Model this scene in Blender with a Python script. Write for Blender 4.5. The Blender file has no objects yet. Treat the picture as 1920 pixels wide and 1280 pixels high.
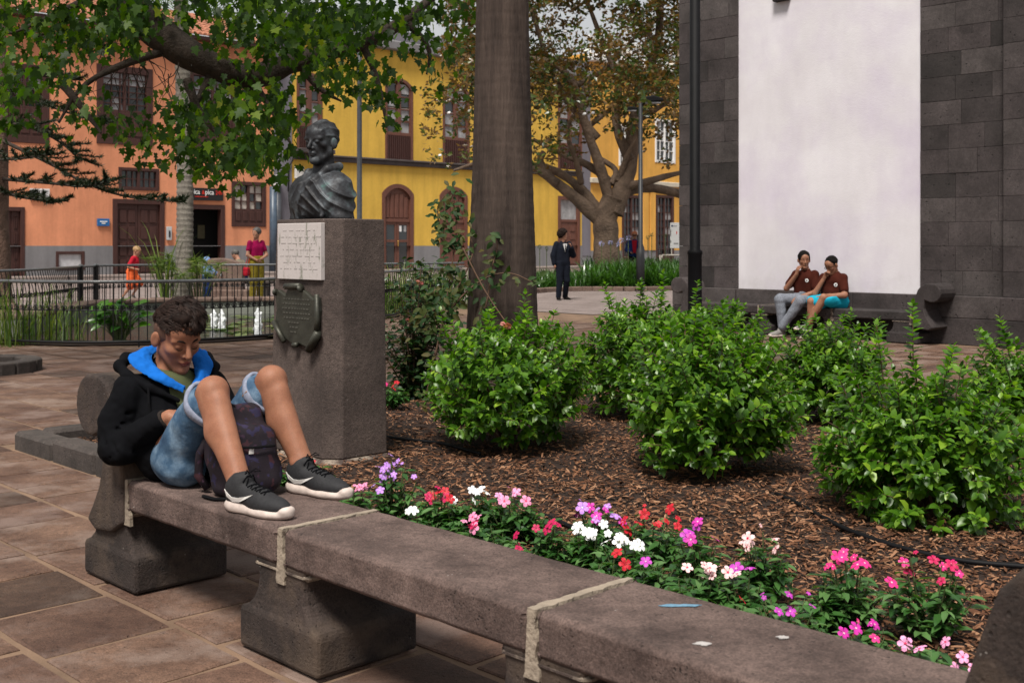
import bpy, math, random
import numpy as np
from mathutils import Matrix, Vector, Euler, noise as mnoise
from math import sin, cos, pi, radians
random.seed(7); RNG = np.random.default_rng(7)
scene = bpy.context.scene
COL = scene.collection
# ------------------------------------------------------------------ camera
FPX = 2164.0; HOR = 458.0; CAMH = 1.35
cam_d = bpy.data.cameras.new('camera'); cam = bpy.data.objects.new('camera', cam_d); COL.objects.link(cam)
cam.location = (0, 0, CAMH); cam.rotation_euler = (radians(90), 0, 0)
cam_d.sensor_width = 36; cam_d.lens = 36 * FPX / 1920
cam_d.shift_y = -(640 - HOR) / 1920
cam_d.clip_start = .1; cam_d.clip_end = 600
cam_d.dof.use_dof = True; cam_d.dof.focus_distance = 6.0; cam_d.dof.aperture_fstop = 7.0
scene.camera = cam
# ------------------------------------------------------------------ sky and sun
SUN_EL, SUN_AZ = radians(60), radians(196)      # azimuth measured clockwise from +Y: soft sun from behind left of the camera
world = bpy.data.worlds.new('World'); scene.world = world; world.use_nodes = True
wn = world.node_tree; wn.nodes.clear()
sky = wn.nodes.new('ShaderNodeTexSky'); sky.sky_type = 'NISHITA'; sky.sun_disc = False
sky.sun_elevation = SUN_EL; sky.sun_rotation = SUN_AZ; sky.dust_density = 4; sky.air_density = 1.2
mixw = wn.nodes.new('ShaderNodeMixRGB'); mixw.inputs[0].default_value = .62; mixw.inputs[2].default_value = (11.0, 10.8, 10.6, 1)
bgn = wn.nodes.new('ShaderNodeBackground'); bgn.inputs[1].default_value = .055
won = wn.nodes.new('ShaderNodeOutputWorld')
wn.links.new(sky.outputs[0], mixw.inputs[1]); wn.links.new(mixw.outputs[0], bgn.inputs[0]); wn.links.new(bgn.outputs[0], won.inputs[0])
sun_d = bpy.data.lights.new('sun', 'SUN'); sun_d.energy = 3.9; sun_d.angle = radians(16); sun_d.color = (1, .95, .87)
sun = bpy.data.objects.new('sun', sun_d); COL.objects.link(sun)
sdir = Vector((sin(SUN_AZ) * cos(SUN_EL), cos(SUN_AZ) * cos(SUN_EL), sin(SUN_EL)))
sun.rotation_euler = sdir.to_track_quat('Z', 'Y').to_euler(); sun.location = (-20, -20, 30)
vs = scene.view_settings
scene.display_settings.display_device = 'sRGB'
vs.view_transform = 'Standard'; vs.look = 'None'; vs.exposure = 0.45; vs.gamma = 1; vs.use_curve_mapping = False
# ------------------------------------------------------------------ frames.  The town grid: u runs along the near bench, v across it
UD = Vector((.698, -.716, 0)).normalized(); VD = Vector((-UD.y, UD.x, 0)); OO = Vector((-.742, 3.69, 0))
def mat4(x, y, z, o):
    m = Matrix.Identity(4)
    for i, c in enumerate((x, y, z, o)):
        for r in range(3): m[r][i] = c[r]
    return m
def frame(u, v, z=0, yaw=0):
    return mat4(UD, VD, Vector((0, 0, 1)), OO + UD * u + VD * v + Vector((0, 0, z))) @ Matrix.Rotation(yaw, 4, 'Z')
def W(u, v, z=0): return OO + UD * u + VD * v + Vector((0, 0, z))
def G(px, py, z=0):
    Y = FPX * (CAMH - z) / (py - HOR); return Vector(((px - 960) / FPX * Y, Y, z))
def P(px, py, Y): return Vector(((px - 960) / FPX * Y, Y, CAMH - (py - HOR) * Y / FPX))
def inuv(p): d = Vector((p[0], p[1], 0)) - OO; return d.dot(UD), d.dot(VD)
# ------------------------------------------------------------------ objects
def tag(o, label=None, cat=None, group=None, kind=None):
    if label: o['label'] = label
    if cat: o['category'] = cat
    if group: o['group'] = group
    if kind: o['kind'] = kind
    return o
def root(name, M, label=None, cat=None, group=None):
    o = bpy.data.objects.new(name, None); COL.objects.link(o); o.matrix_world = M if isinstance(M, Matrix) else Matrix.Translation(M)
    o.empty_display_size = .1
    return tag(o, label, cat, group)
def link(name, me, parent=None, M=None):
    o = bpy.data.objects.new(name, me); COL.objects.link(o)
    if parent: o.parent = parent
    if M is not None: o.matrix_local = M if isinstance(M, Matrix) else Matrix.Translation(M)
    return o
class MB:
    def __init__(s): s.v = []; s.f = []; s.m = []; s.cur = 0
    def add(s, vs, fs, M=None):
        n = len(s.v)
        if M is not None: vs = [M @ Vector(p) for p in vs]
        s.v += [tuple(p) for p in vs]; s.f += [tuple(i + n for i in f) for f in fs]; s.m += [s.cur] * len(fs); return s
    def box(s, x0, x1, y0, y1, z0, z1, M=None):
        return s.add([(x0,y0,z0),(x1,y0,z0),(x1,y1,z0),(x0,y1,z0),(x0,y0,z1),(x1,y0,z1),(x1,y1,z1),(x0,y1,z1)],
                     [(0,3,2,1),(4,5,6,7),(0,1,5,4),(1,2,6,5),(2,3,7,6),(3,0,4,7)], M)
    def cbox(s, x0, x1, y0, y1, z0, z1, b=.01, M=None):      # chamfered box
        vs = []
        for sx in (0,1):
            for sy in (0,1):
                for sz in (0,1):
                    X = (x0,x1)[sx]; Y = (y0,y1)[sy]; Z = (z0,z1)[sz]; dx = b*(1-2*sx); dy = b*(1-2*sy); dz = b*(1-2*sz)
                    vs += [(X, Y+dy, Z+dz), (X+dx, Y, Z+dz), (X+dx, Y+dy, Z)]
        I = lambda a, c, d, k: (a*4 + c*2 + d)*3 + k
        fs = [(I(0,0,0,0),I(0,0,1,0),I(0,1,1,0),I(0,1,0,0)),(I(1,0,0,0),I(1,1,0,0),I(1,1,1,0),I(1,0,1,0)),
              (I(0,0,0,1),I(1,0,0,1),I(1,0,1,1),I(0,0,1,1)),(I(0,1,0,1),I(0,1,1,1),I(1,1,1,1),I(1,1,0,1)),
              (I(0,0,0,2),I(0,1,0,2),I(1,1,0,2),I(1,0,0,2)),(I(0,0,1,2),I(1,0,1,2),I(1,1,1,2),I(0,1,1,2))]
        for c in (0,1):
            for d in (0,1):
                fs.append((I(c,d,0,0),I(c,d,0,1),I(c,d,1,1),I(c,d,1,0)) if (c+d)%2==0 else (I(c,d,0,1),I(c,d,0,0),I(c,d,1,0),I(c,d,1,1)))
                fs.append((I(c,0,d,2),I(c,0,d,0),I(c,1,d,0),I(c,1,d,2)) if (c+d)%2==0 else (I(c,0,d,0),I(c,0,d,2),I(c,1,d,2),I(c,1,d,0)))
                fs.append((I(0,c,d,1),I(0,c,d,2),I(1,c,d,2),I(1,c,d,1)) if (c+d)%2==0 else (I(0,c,d,2),I(0,c,d,1),I(1,c,d,1),I(1,c,d,2)))
        for a in (0,1):
            for c in (0,1):
                for d in (0,1):
                    t = (I(a,c,d,0),I(a,c,d,1),I(a,c,d,2)); fs.append(t if (a+c+d)%2==0 else t[::-1])
        return s.add(vs, fs, M)
    def tube(s, pts, rad, n=8, caps=True, M=None, squash=None):
        pts = [Vector(p) for p in pts]; k = len(pts)
        if not hasattr(rad, '__len__'): rad = [rad]*k
        vs = []; prev = None
        for i, p in enumerate(pts):
            t = (pts[min(i+1,k-1)] - pts[max(i-1,0)]).normalized()
            if prev is None:
                a = Vector((0,0,1)) if abs(t.z) < .9 else Vector((1,0,0)); prev = t.cross(a).normalized()
            x = (prev - t*prev.dot(t)).normalized(); y = t.cross(x); prev = x
            for j in range(n):
                an = 2*pi*j/n; vs.append(p + (x*cos(an) + y*sin(an))*rad[i])
        fs = [(i*n+j, i*n+(j+1)%n, (i+1)*n+(j+1)%n, (i+1)*n+j) for i in range(k-1) for j in range(n)]
        if caps: fs += [tuple(range(n))[::-1], tuple((k-1)*n+j for j in range(n))]
        return s.add(vs, fs, M)
    def lathe(s, prof, n=16, M=None):
        vs = [(r*cos(2*pi*j/n), r*sin(2*pi*j/n), z) for r, z in prof for j in range(n)]
        k = len(prof)
        fs = [(i*n+j, i*n+(j+1)%n, (i+1)*n+(j+1)%n, (i+1)*n+j) for i in range(k-1) for j in range(n)] + [tuple(range(n))[::-1], tuple((k-1)*n+j for j in range(n))]
        return s.add(vs, fs, M)
    def prism(s, poly, h0, h1, axis='z', M=None):             # poly CCW extruded along the axis
        n = len(poly)
        def q(a, b, h): return (a,b,h) if axis=='z' else ((a,h,b) if axis=='y' else (h,a,b))
        vs = [q(a,b,h0) for a,b in poly] + [q(a,b,h1) for a,b in poly]
        fs = [tuple(range(n))[::-1], tuple(range(n,2*n))] + [(i,(i+1)%n,n+(i+1)%n,n+i) for i in range(n)]
        if axis == 'y': fs = [f[::-1] for f in fs]
        return s.add(vs, fs, M)
    def loft(s, rings, M=None, caps=True):
        n = len(rings[0]); vs = [p for r in rings for p in r]
        fs = [(i*n+j, i*n+(j+1)%n, (i+1)*n+(j+1)%n, (i+1)*n+j) for i in range(len(rings)-1) for j in range(n)]
        if caps: fs += [tuple(range(n))[::-1], tuple((len(rings)-1)*n+j for j in range(n))]
        return s.add(vs, fs, M)
    def mesh(s, name, mats, smooth=False):
        me = bpy.data.meshes.new(name); me.from_pydata(s.v, [], s.f)
        for m in (mats if isinstance(mats, (list, tuple)) else [mats]): me.materials.append(m)
        if any(s.m): me.polygons.foreach_set('material_index', s.m)
        if smooth: me.polygons.foreach_set('use_smooth', [True]*len(me.polygons))
        me.update(); return me
    def build(s, name, mats, parent=None, M=None, smooth=False):
        return link(name, s.mesh(name, mats, smooth), parent, M)
def bevel(o, w, seg=3):
    b = o.modifiers.new('bevel', 'BEVEL'); b.width = w; b.segments = seg; b.limit_method = 'ANGLE'; b.angle_limit = radians(35); return o
def npmesh(name, V, F, mats, smooth=False, rnd=None, mi=None):
    me = bpy.data.meshes.new(name); k = F.shape[1]
    me.vertices.add(len(V)); me.vertices.foreach_set('co', np.ascontiguousarray(V, dtype=np.float32).ravel())
    me.loops.add(F.size); me.loops.foreach_set('vertex_index', F.astype(np.int32).ravel())
    me.polygons.add(len(F)); me.polygons.foreach_set('loop_start', np.arange(0, F.size, k, dtype=np.int32))
    me.polygons.foreach_set('loop_total', np.full(len(F), k, dtype=np.int32))
    for m in (mats if isinstance(mats, (list, tuple)) else [mats]): me.materials.append(m)
    if mi is not None: me.polygons.foreach_set('material_index', np.asarray(mi, dtype=np.int32))
    me.update(calc_edges=True)
    if smooth: me.polygons.foreach_set('use_smooth', np.ones(len(F), dtype=bool))
    if rnd is not None:
        a = me.attributes.new('rnd', 'FLOAT', 'POINT'); a.data.foreach_set('value', rnd.astype(np.float32))
    me.validate(); return me
def unit(a): return a / np.maximum(np.linalg.norm(a, axis=-1, keepdims=True), 1e-9)
def scatter(name, tv, tf, pos, d, nrm, size, mats, parent=None, rnd=None, wid=None, M=None, smooth=False):
    """many small copies of one template (x = along, y = across, z = normal) joined in one mesh"""
    tv = np.array(tv, float); tf = np.array(tf); pos = np.asarray(pos, float); N = len(pos)
    d = unit(np.asarray(d, float)); s = unit(np.cross(np.asarray(nrm, float), d)); n = np.cross(d, s)
    size = np.broadcast_to(size, N)[:, None, None]; wd = np.ones(N) if wid is None else wid
    V = pos[:, None] + size*(tv[None,:,0,None]*d[:,None] + tv[None,:,1,None]*s[:,None]*wd[:,None,None] + tv[None,:,2,None]*n[:,None])
    F = (tf[None] + (np.arange(N)*len(tv))[:,None,None]).reshape(-1, tf.shape[1])
    r = RNG.random(N) if rnd is None else rnd
    return link(name, npmesh(name, V.reshape(-1,3), F, mats, smooth, np.repeat(r, len(tv))), parent, M)
LEAF = ([(0,0,0),(.33,.24,.07),(.33,0,0),(.33,-.24,.07),(.72,.18,.02),(.72,0,-.05),(.72,-.18,.02),(1,0,-.14)],
        [(0,2,1),(0,3,2),(1,2,5),(1,5,4),(2,3,6),(2,6,5),(4,5,7),(5,6,7)])
LEAFS = ([(0,0,0),(.45,.26,.05),(1,0,-.1),(.45,-.26,.05),(.45,0,0)], [(0,4,1),(4,2,1),(0,3,4),(3,2,4)])
BLADE = ([(0,.5,0),(0,-.5,0),(.5,.42,.03),(.5,-.42,.03),(.85,.2,-.08),(.85,-.2,-.08),(1,0,-.2)], [(0,1,2),(2,1,3),(2,3,4),(4,3,5),(4,5,6)])
_a = [(0,0),(-.1,.2),(.12,.46),(.3,.28),(.55,.5),(.58,.22),(1,0),(.58,-.22),(.55,-.5),(.3,-.28),(.12,-.46),(-.1,-.2)]
LOBED = ([(x, y, .1*abs(y)-.12*x*x) for x,y in _a] + [(.35,0,-.03)], [(12,i,(i+1)%12) for i in range(12)])
LOBED = (LOBED[0], [f[::-1] for f in LOBED[1]])
NEEDLE = ([(0,.5,0),(0,-.5,0),(1,0,0)], [(0,1,2)])
# ------------------------------------------------------------------ materials
def col(c): return (c[0], c[1], c[2], 1)
class NT:
    def __init__(s, name):
        s.m = bpy.data.materials.new(name); s.m.use_nodes = True; s.t = s.m.node_tree; s.b = s.t.nodes['Principled BSDF']; s.out = s.t.nodes['Material Output']
        g = s.t.nodes.new('ShaderNodeNewGeometry'); s.geo = g; s.pos = g.outputs['Position']
    def n(s, t, **kw):
        x = s.t.nodes.new(t)
        for k, v in kw.items(): setattr(x, k, v)
        return x
    def l(s, a, b): s.t.links.new(a, b)
    def noise(s, sc, det=5, rough=.55, vec=None):
        x = s.n('ShaderNodeTexNoise'); x.inputs['Scale'].default_value = sc; x.inputs['Detail'].default_value = det; x.inputs['Roughness'].default_value = rough
        s.l(vec or s.pos, x.inputs['Vector']); return x.outputs['Fac']
    def vor(s, sc, feat='F1', vec=None, out='Distance'):
        x = s.n('ShaderNodeTexVoronoi'); x.feature = feat; x.inputs['Scale'].default_value = sc; s.l(vec or s.pos, x.inputs['Vector']); return x.outputs[out]
    def ramp(s, f, pts):
        x = s.n('ShaderNodeValToRGB'); e = x.color_ramp.elements
        while len(e) < len(pts): e.new(.5)
        for i, (p, c) in enumerate(pts): e[i].position = p; e[i].color = col(c) if hasattr(c, '__len__') else (c,c,c,1)
        s.l(f, x.inputs[0]); return x.outputs[0]
    def mix(s, f, a, b, mode='MIX'):
        x = s.n('ShaderNodeMixRGB', blend_type=mode)
        for i, q in enumerate((f, a, b)):
            if hasattr(q, 'is_linked'): s.l(q, x.inputs[i])
            elif i == 0: x.inputs[0].default_value = q
            else: x.inputs[i].default_value = col(q)
        return x.outputs[0]
    def math(s, op, a, b=0, c=0):
        x = s.n('ShaderNodeMath', operation=op)
        for i, q in enumerate((a, b, c)):
            if hasattr(q, 'is_linked'): s.l(q, x.inputs[i])
            else: x.inputs[i].default_value = q
        return x.outputs[0]
    def scalev(s, v3, vec=None):
        x = s.n('ShaderNodeMapping'); x.inputs['Scale'].default_value = v3; s.l(vec or s.pos, x.inputs[0]); return x.outputs[0]
    def objv(s): return s.n('ShaderNodeTexCoord').outputs['Object']
    def bump(s, h, st=.5, dist=.01, prev=None):
        x = s.n('ShaderNodeBump'); x.inputs['Strength'].default_value = st; x.inputs['Distance'].default_value = dist; s.l(h, x.inputs['Height'])
        if prev: s.l(prev, x.inputs['Normal'])
        s.l(x.outputs[0], s.b.inputs['Normal']); return x.outputs[0]
    def fin(s, c=None, rough=.8, spec=.5, metal=0):
        if c is not None:
            if hasattr(c, 'is_linked'): s.l(c, s.b.inputs['Base Color'])
            else: s.b.inputs['Base Color'].default_value = col(c)
        s.b.inputs['Roughness'].default_value = rough; s.b.inputs['Specular IOR Level'].default_value = spec; s.b.inputs['Metallic'].default_value = metal
        return s.m
def simple(name, c, rough=.7, var=.12, nsc=6, bsc=60, bst=.25, bd=.004, spec=.4, metal=0, orand=0):
    t = NT(name); f = t.noise(nsc)
    r = t.ramp(f, [(.3, [x*(1-var) for x in c]), (.7, [min(1, x*(1+var)) for x in c])])
    if orand:
        oi = t.n('ShaderNodeObjectInfo'); r = t.mix(1, r, t.ramp(oi.outputs['Random'], [(0, 1-orand), (1, 1)]), 'MULTIPLY')
    if bst: t.bump(t.noise(bsc), bst, bd)
    return t.fin(r, rough, spec, metal)
def stone(name, c, c2, pit=.5, sc=3, pitsc=55, orand=.25, rough=.85, bst=.6, stain=None):
    t = NT(name); big = t.noise(sc, 6, .6); fine = t.noise(160, 3, .6)
    r = t.ramp(big, [(.3, c), (.68, c2)])
    r = t.mix(.8, r, t.ramp(fine, [(.33, .4), (.62, 1.0)]), 'MULTIPLY'); r = t.mix(.5, r, t.ramp(t.noise(28, 5, .7), [(.35, .38), (.62, 1)]), 'MULTIPLY')
    warp = t.n('ShaderNodeVectorMath', operation='ADD'); t.l(t.pos, warp.inputs[0])
    nz = t.n('ShaderNodeTexNoise'); nz.inputs['Scale'].default_value = 30; t.l(t.pos, nz.inputs['Vector'])
    sm = t.n('ShaderNodeVectorMath', operation='SCALE'); sm.inputs['Scale'].default_value = .02; t.l(nz.outputs['Color'], sm.inputs[0]); t.l(sm.outputs[0], warp.inputs[1])
    vd = t.vor(pitsc, vec=warp.outputs[0]); mask = t.noise(9, 3)
    p = t.math('MULTIPLY', t.ramp(vd, [(.13, 1), (.24, 0)]), t.ramp(mask, [(.45, 0), (.62, 1)]))
    r = t.mix(t.math('MULTIPLY', p, pit), r, (.012, .010, .009))
    sp = t.vor(37, vec=warp.outputs[0]); sm2 = t.ramp(t.noise(14, 2), [(.58, 0), (.63, 1)])
    r = t.mix(t.math('MULTIPLY', t.math('MULTIPLY', t.ramp(sp, [(.07, 1), (.11, 0)]), sm2), .6), r, (.4, .37, .34))
    if stain: r = t.mix(t.ramp(t.noise(2.3, 7, .65), [(.48, 0), (.62, .8)]), r, stain)
    if orand:
        oi = t.n('ShaderNodeObjectInfo'); r = t.mix(1, r, t.ramp(oi.outputs['Random'], [(0, 1-orand), (.5, (1-.35*orand, 1-.42*orand, 1-.38*orand)), (1, 1)]), 'MULTIPLY')
    h = t.math('SUBTRACT', t.math('ADD', t.noise(70, 6, .7), t.math('MULTIPLY', big, .6)), t.math('MULTIPLY', p, .8))
    t.bump(h, bst, .008); return t.fin(r, rough, .35)
def leafmat(name, cols, rough=.4, trans=.35, spec=.5, under=None, transc=None):
    t = NT(name); a = t.n('ShaderNodeAttribute', attribute_name='rnd')
    n = len(cols); r = t.ramp(a.outputs['Fac'], [(i/(n-1) if n > 1 else 0, c) for i, c in enumerate(cols)])
    r = t.mix(.35, r, t.ramp(t.noise(35, 3), [(.3, .5), (.7, 1)]), 'MULTIPLY')
    if under: r = t.mix(t.geo.outputs['Backfacing'], r, under)
    t.fin(r, rough, spec)
    tr = t.n('ShaderNodeBsdfTranslucent'); t.l(t.mix(1, r, transc or (1.6, 1.9, .5), 'MULTIPLY'), tr.inputs[0])
    mx = t.n('ShaderNodeMixShader'); mx.inputs[0].default_value = trans; t.l(t.b.outputs[0], mx.inputs[1]); t.l(tr.outputs[0], mx.inputs[2]); t.l(mx.outputs[0], t.out.inputs[0])
    return t.m
def wood(name, c, rough=.55):
    t = NT(name); v = t.scalev((30, 30, 2.5)); r = t.ramp(t.noise(1, 6, .6, v), [(.3, [x*.65 for x in c]), (.7, [x*1.25 for x in c])])
    t.bump(t.noise(1, 4, .6, v), .3, .003); return t.fin(r, rough, .4)
def plaster(name, c, dirt=.18):
    t = NT(name); r = t.ramp(t.noise(.6, 6, .6), [(.3, [x*(1-dirt) for x in c]), (.7, c)])
    v = t.scalev((2.5, 2.5, .25)); r = t.mix(.5, r, t.ramp(t.noise(1, 5, .6, v), [(.3, .62), (.6, 1)]), 'MULTIPLY')
    r = t.mix(.25, r, t.ramp(t.noise(9, 6, .7), [(.35, .7), (.65, 1)]), 'MULTIPLY')
    t.bump(t.noise(25, 6, .7), .35, .02); return t.fin(r, .9, .2)
m_basalt = stone('basalt', (.048,.040,.039), (.120,.102,.100), pit=.9, sc=2.2, pitsc=17, orand=.62)
m_joint = simple('dark_joint', (.075,.063,.06), .95)
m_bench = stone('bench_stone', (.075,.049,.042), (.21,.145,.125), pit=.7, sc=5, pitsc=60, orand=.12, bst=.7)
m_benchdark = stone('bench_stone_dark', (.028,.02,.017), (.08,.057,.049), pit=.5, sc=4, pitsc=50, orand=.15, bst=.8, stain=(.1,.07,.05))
m_mortar = simple('pale_mortar', (.27,.22,.17), .95, .25, 14, 60, .8, .01)
m_ped = stone('pedestal_stone', (.06,.044,.039), (.135,.10,.087), pit=.8, sc=2.5, pitsc=75, orand=0)
m_paver = stone('paver', (.105,.054,.036), (.245,.145,.098), pit=.35, sc=3.2, pitsc=45, orand=.6, rough=.7, bst=.8, stain=(.22,.16,.13))
m_kerb = stone('kerb_stone', (.04,.033,.03), (.10,.082,.073), pit=.4, sc=3, pitsc=40, orand=.25)
m_ground = simple('ground_mortar', (.165,.105,.068), .95, .3, 3, 60, .5, .01)
m_farpave = stone('far_paving', (.26,.21,.19), (.36,.3,.275), pit=.15, sc=.8, pitsc=30, orand=.3, bst=.2)
m_soil = simple('soil', (.022,.011,.007), .95, .4, 8, 40, .9, .03)
def chipmat():
    t = NT('bark_chip'); a = t.n('ShaderNodeAttribute', attribute_name='rnd')
    r = t.ramp(a.outputs['Fac'], [(0,(.03,.012,.006)), (.4,(.11,.046,.022)), (.75,(.23,.105,.053)), (1,(.36,.20,.115))])
    r = t.mix(.4, r, t.ramp(t.noise(60, 3), [(.3,.5),(.7,1)]), 'MULTIPLY'); return t.fin(r, .8, .25)
m_chip = chipmat()
m_white = None
def whitewall():
    t = NT('white_render'); r = t.ramp(t.noise(.9, 6, .6), [(.3, (.62,.59,.63)), (.7, (.72,.70,.74))])
    r = t.mix(t.ramp(t.noise(.8, 6, .6), [(.45,0),(.7,.7)]), r, (.54,.48,.6)); r = t.mix(.35, r, t.ramp(t.noise(1, 6, .7, t.scalev((3,3,.8))), [(.35,.86),(.6,1)]), 'MULTIPLY')
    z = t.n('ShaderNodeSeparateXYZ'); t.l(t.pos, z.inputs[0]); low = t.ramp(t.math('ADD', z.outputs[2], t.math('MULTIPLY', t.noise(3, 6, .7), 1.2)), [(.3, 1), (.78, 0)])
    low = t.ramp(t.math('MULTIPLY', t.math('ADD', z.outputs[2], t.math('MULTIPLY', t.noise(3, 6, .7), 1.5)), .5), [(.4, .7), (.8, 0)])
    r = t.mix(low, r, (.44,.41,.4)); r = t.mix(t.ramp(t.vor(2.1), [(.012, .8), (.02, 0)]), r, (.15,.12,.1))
    t.bump(t.noise(35, 6, .7), .3, .008); return t.fin(r, .9, .2)
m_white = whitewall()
m_orange = plaster('orange_render', (.78,.32,.175), .28); m_yellow = plaster('yellow_render', (.74,.47,.085)); m_amber = plaster('amber_render', (.74,.40,.09))
m_plinth = plaster('grey_plinth', (.23,.225,.235)); m_quoin = plaster('lilac_grey_render', (.2,.19,.22)); m_cornice = stone('cornice_stone', (.07,.06,.06), (.12,.1,.1), sc=2, orand=0)
m_wood = wood('dark_red_wood', (.055,.021,.017)); m_wood2 = wood('brown_wood', (.13,.052,.036)); m_wwhite = simple('white_paint', (.7,.7,.7), .5, .05)
m_glass = NT('window_glass').fin((.03,.035,.04), .08, .8); m_curtain = simple('curtain', (.3,.3,.31), .9, .3, 4, 30, .1); m_curt2 = simple('paper', (.5,.45,.4), .8, .25, 3)
m_dark = simple('painted_hall_shade', (.004,.004,.004), .9, .1); m_iron = simple('black_iron', (.006,.006,.007), .5, .3, 20, 80, .3, .002, .3)
m_grail = simple('grey_painted_rail', (.1,.105,.11), .32, .3, 14, 80, .2, .002, .6)
m_pipe = simple('downpipe', (.05,.055,.065), .4, .2); m_pipe2 = simple('blue_grey_pipe', (.055,.08,.115), .4, .2)
m_tile = simple('roof_tile', (.3,.12,.07), .85, .35, 3, 30, .5, .01); m_lamp = simple('lamp_post_paint', (.005,.005,.006), .6, .2, 10, 60, .1, spec=.15); m_lampg = simple('grey_lamp_post', (.018,.019,.022), .5, .2)
m_water = NT('pond_water')
m_water.bump(m_water.noise(16, 5, .6), .35, .03); m_water = m_water.fin(m_water.ramp(m_water.noise(3), [(.4,(.012,.016,.01)),(.6,(.04,.045,.035))]), .06, .8)
m_foam = simple('white_spray', (.85,.87,.9), .4, .05, 30, 70, .6, .01)
m_shrub = leafmat('shrub_leaf', [(.02,.06,.005),(.055,.145,.010),(.12,.25,.016),(.27,.42,.035)], .38, .34)
m_vinca = leafmat('vinca_leaf', [(.018,.065,.014),(.05,.135,.03),(.12,.23,.075)], .28, .2)
m_rose = leafmat('rose_leaf', [(.008,.024,.009),(.014,.045,.013),(.03,.075,.018),(.06,.04,.015)], .35, .2)
m_plane = leafmat('plane_leaf', [(.009,.024,.004),(.017,.045,.006),(.035,.08,.008),(.09,.16,.012),(.2,.2,.02)], .5, .45, .25, transc=(3.0,3.2,.35))
m_magn = leafmat('magnolia_leaf', [(.02,.045,.008),(.045,.08,.012),(.10,.12,.02)], .3, .3, .6, under=(.12,.07,.022), transc=(2.4,2.2,.6))
m_arau = leafmat('araucaria_needle', [(.008,.018,.008),(.016,.034,.012),(.035,.04,.012)], .6, .1)
m_grass = leafmat('grass_blade', [(.05,.11,.015),(.1,.17,.025),(.2,.22,.05)], .5, .35); m_agap = leafmat('agapanthus_leaf', [(.02,.06,.012),(.045,.12,.018),(.07,.17,.03)], .28, .25, .7)
m_lily = leafmat('arum_leaf', [(.02,.08,.012),(.06,.17,.016),(.1,.24,.02)], .25, .35)
m_pad = leafmat('lily_pad', [(.06,.12,.02),(.16,.2,.04)], .4, .1); m_ivy = leafmat('climber_leaf', [(.010,.034,.008),(.03,.075,.013),(.09,.075,.022)], .6, .3, .25)
m_stem = simple('green_stem', (.06,.08,.025), .7, .3, 20); m_bark = simple('branch_bark', (.035,.025,.019), .9, .4, 12, 40, .9, .02); m_twig = simple('brown_twig', (.09,.05,.03), .8, .3, 20)
def barkmat(name, c, c2, zs, bst=.9):
    t = NT(name); v = t.scalev((9, 9, zs)); f = t.noise(1, 6, .7, v); v2 = t.scalev((60, 60, 5)); f2 = t.noise(1, 5, .7, v2)
    z = t.n('ShaderNodeSeparateXYZ'); t.l(t.pos, z.inputs[0]); rg = t.math('SINE', t.math('ADD', t.math('MULTIPLY', z.outputs[2], 95), t.math('MULTIPLY', t.noise(5, 5), 9)))
    r = t.mix(.6, t.ramp(f, [(.3, c), (.7, c2)]), t.ramp(f2, [(.3, .4), (.7, 1)]), 'MULTIPLY'); r = t.mix(.03, r, t.ramp(rg, [(0, .5), (.6, 1)]), 'MULTIPLY')
    t.bump(t.math('ADD', t.math('MULTIPLY', rg, .03), t.math('ADD', f, f2)), bst, .012); return t.fin(r, .9, .25)
m_palm = barkmat('palm_bark', (.030,.021,.018), (.10,.071,.058), 1.1); m_palm2 = barkmat('pale_palm_bark', (.16,.14,.12), (.33,.3,.26), 14); m_magbark = simple('magnolia_bark', (.15,.105,.075), .9, .45, 3, 14, 1, .05)
def bronze():
    t = NT('patinated_bronze'); v = t.objv(); f = t.noise(7, 6, .65, v); r = t.ramp(f, [(.36,(.010,.010,.011)), (.5,(.032,.033,.037)), (.6,(.075,.085,.095)), (.7,(.09,.16,.15))])
    t.bump(t.noise(28, 6, .65, v), .45, .005); return t.fin(r, .55, .3, .35)
m_bronze = bronze(); m_bronze2 = simple('dark_bronze_plaque', (.045,.045,.035), .5, .35, 14, 60, .6, .003, .5, .5)
def marble():
    t = NT('weathered_marble'); v = t.scalev((22, 22, 7)); r = t.mix(t.ramp(t.noise(1, 6, .75, v), [(.54, 0), (.66, .85)]), (.46,.42,.41), (.13,.14,.1)); t.bump(t.noise(50), .2, .003); return t.fin(r, .7, .3)
m_marble = marble()
def skin(name, c):
    t = NT(name); r = t.ramp(t.noise(22, 4), [(.3, [c[0]*.88, c[1]*.84, c[2]*.84]), (.7, c)]); r = t.mix(.3, r, t.ramp(t.noise(240, 3), [(.35,.5),(.6,1)]), 'MULTIPLY'); r = t.mix(.45, r, t.ramp(t.noise(13, 4), [(.35,(.62,.5,.45)),(.6,(1,1,1))]), 'MULTIPLY')
    t.b.inputs['Subsurface Weight'].default_value = .12; t.b.inputs['Subsurface Radius'].default_value = (.02,.008,.004); t.b.inputs['Subsurface Scale'].default_value = .3
    t.bump(t.noise(260, 3), .12, .001); return t.fin(r, .58, .3)
m_skin = skin('tan_skin', (.31,.14,.082)); m_lip = skin('lip', (.27,.075,.06)); m_skin2 = skin('fair_skin', (.45,.24,.16)); m_skinm = skin('brown_skin', (.32,.155,.095))
m_hair = simple('dark_brown_hair', (.011,.0055,.004), .8, .6, 60, 120, .4, .002, .15); m_hairb = simple('black_hair', (.006,.005,.0045), .85, .4, 40, spec=.1); m_blond = simple('blond_hair', (.3,.18,.08), .6, .3, 60)
m_redhair = simple('ginger_hair', (.42,.14,.06), .6, .3, 60); m_greyhair = simple('grey_hair', (.07,.065,.06), .6, .4, 50)
def cloth(name, c, var=.15, rough=.9, sc=9, b=.35): return simple(name, c, rough, var, sc, 240, b, .0015, .08)
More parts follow.
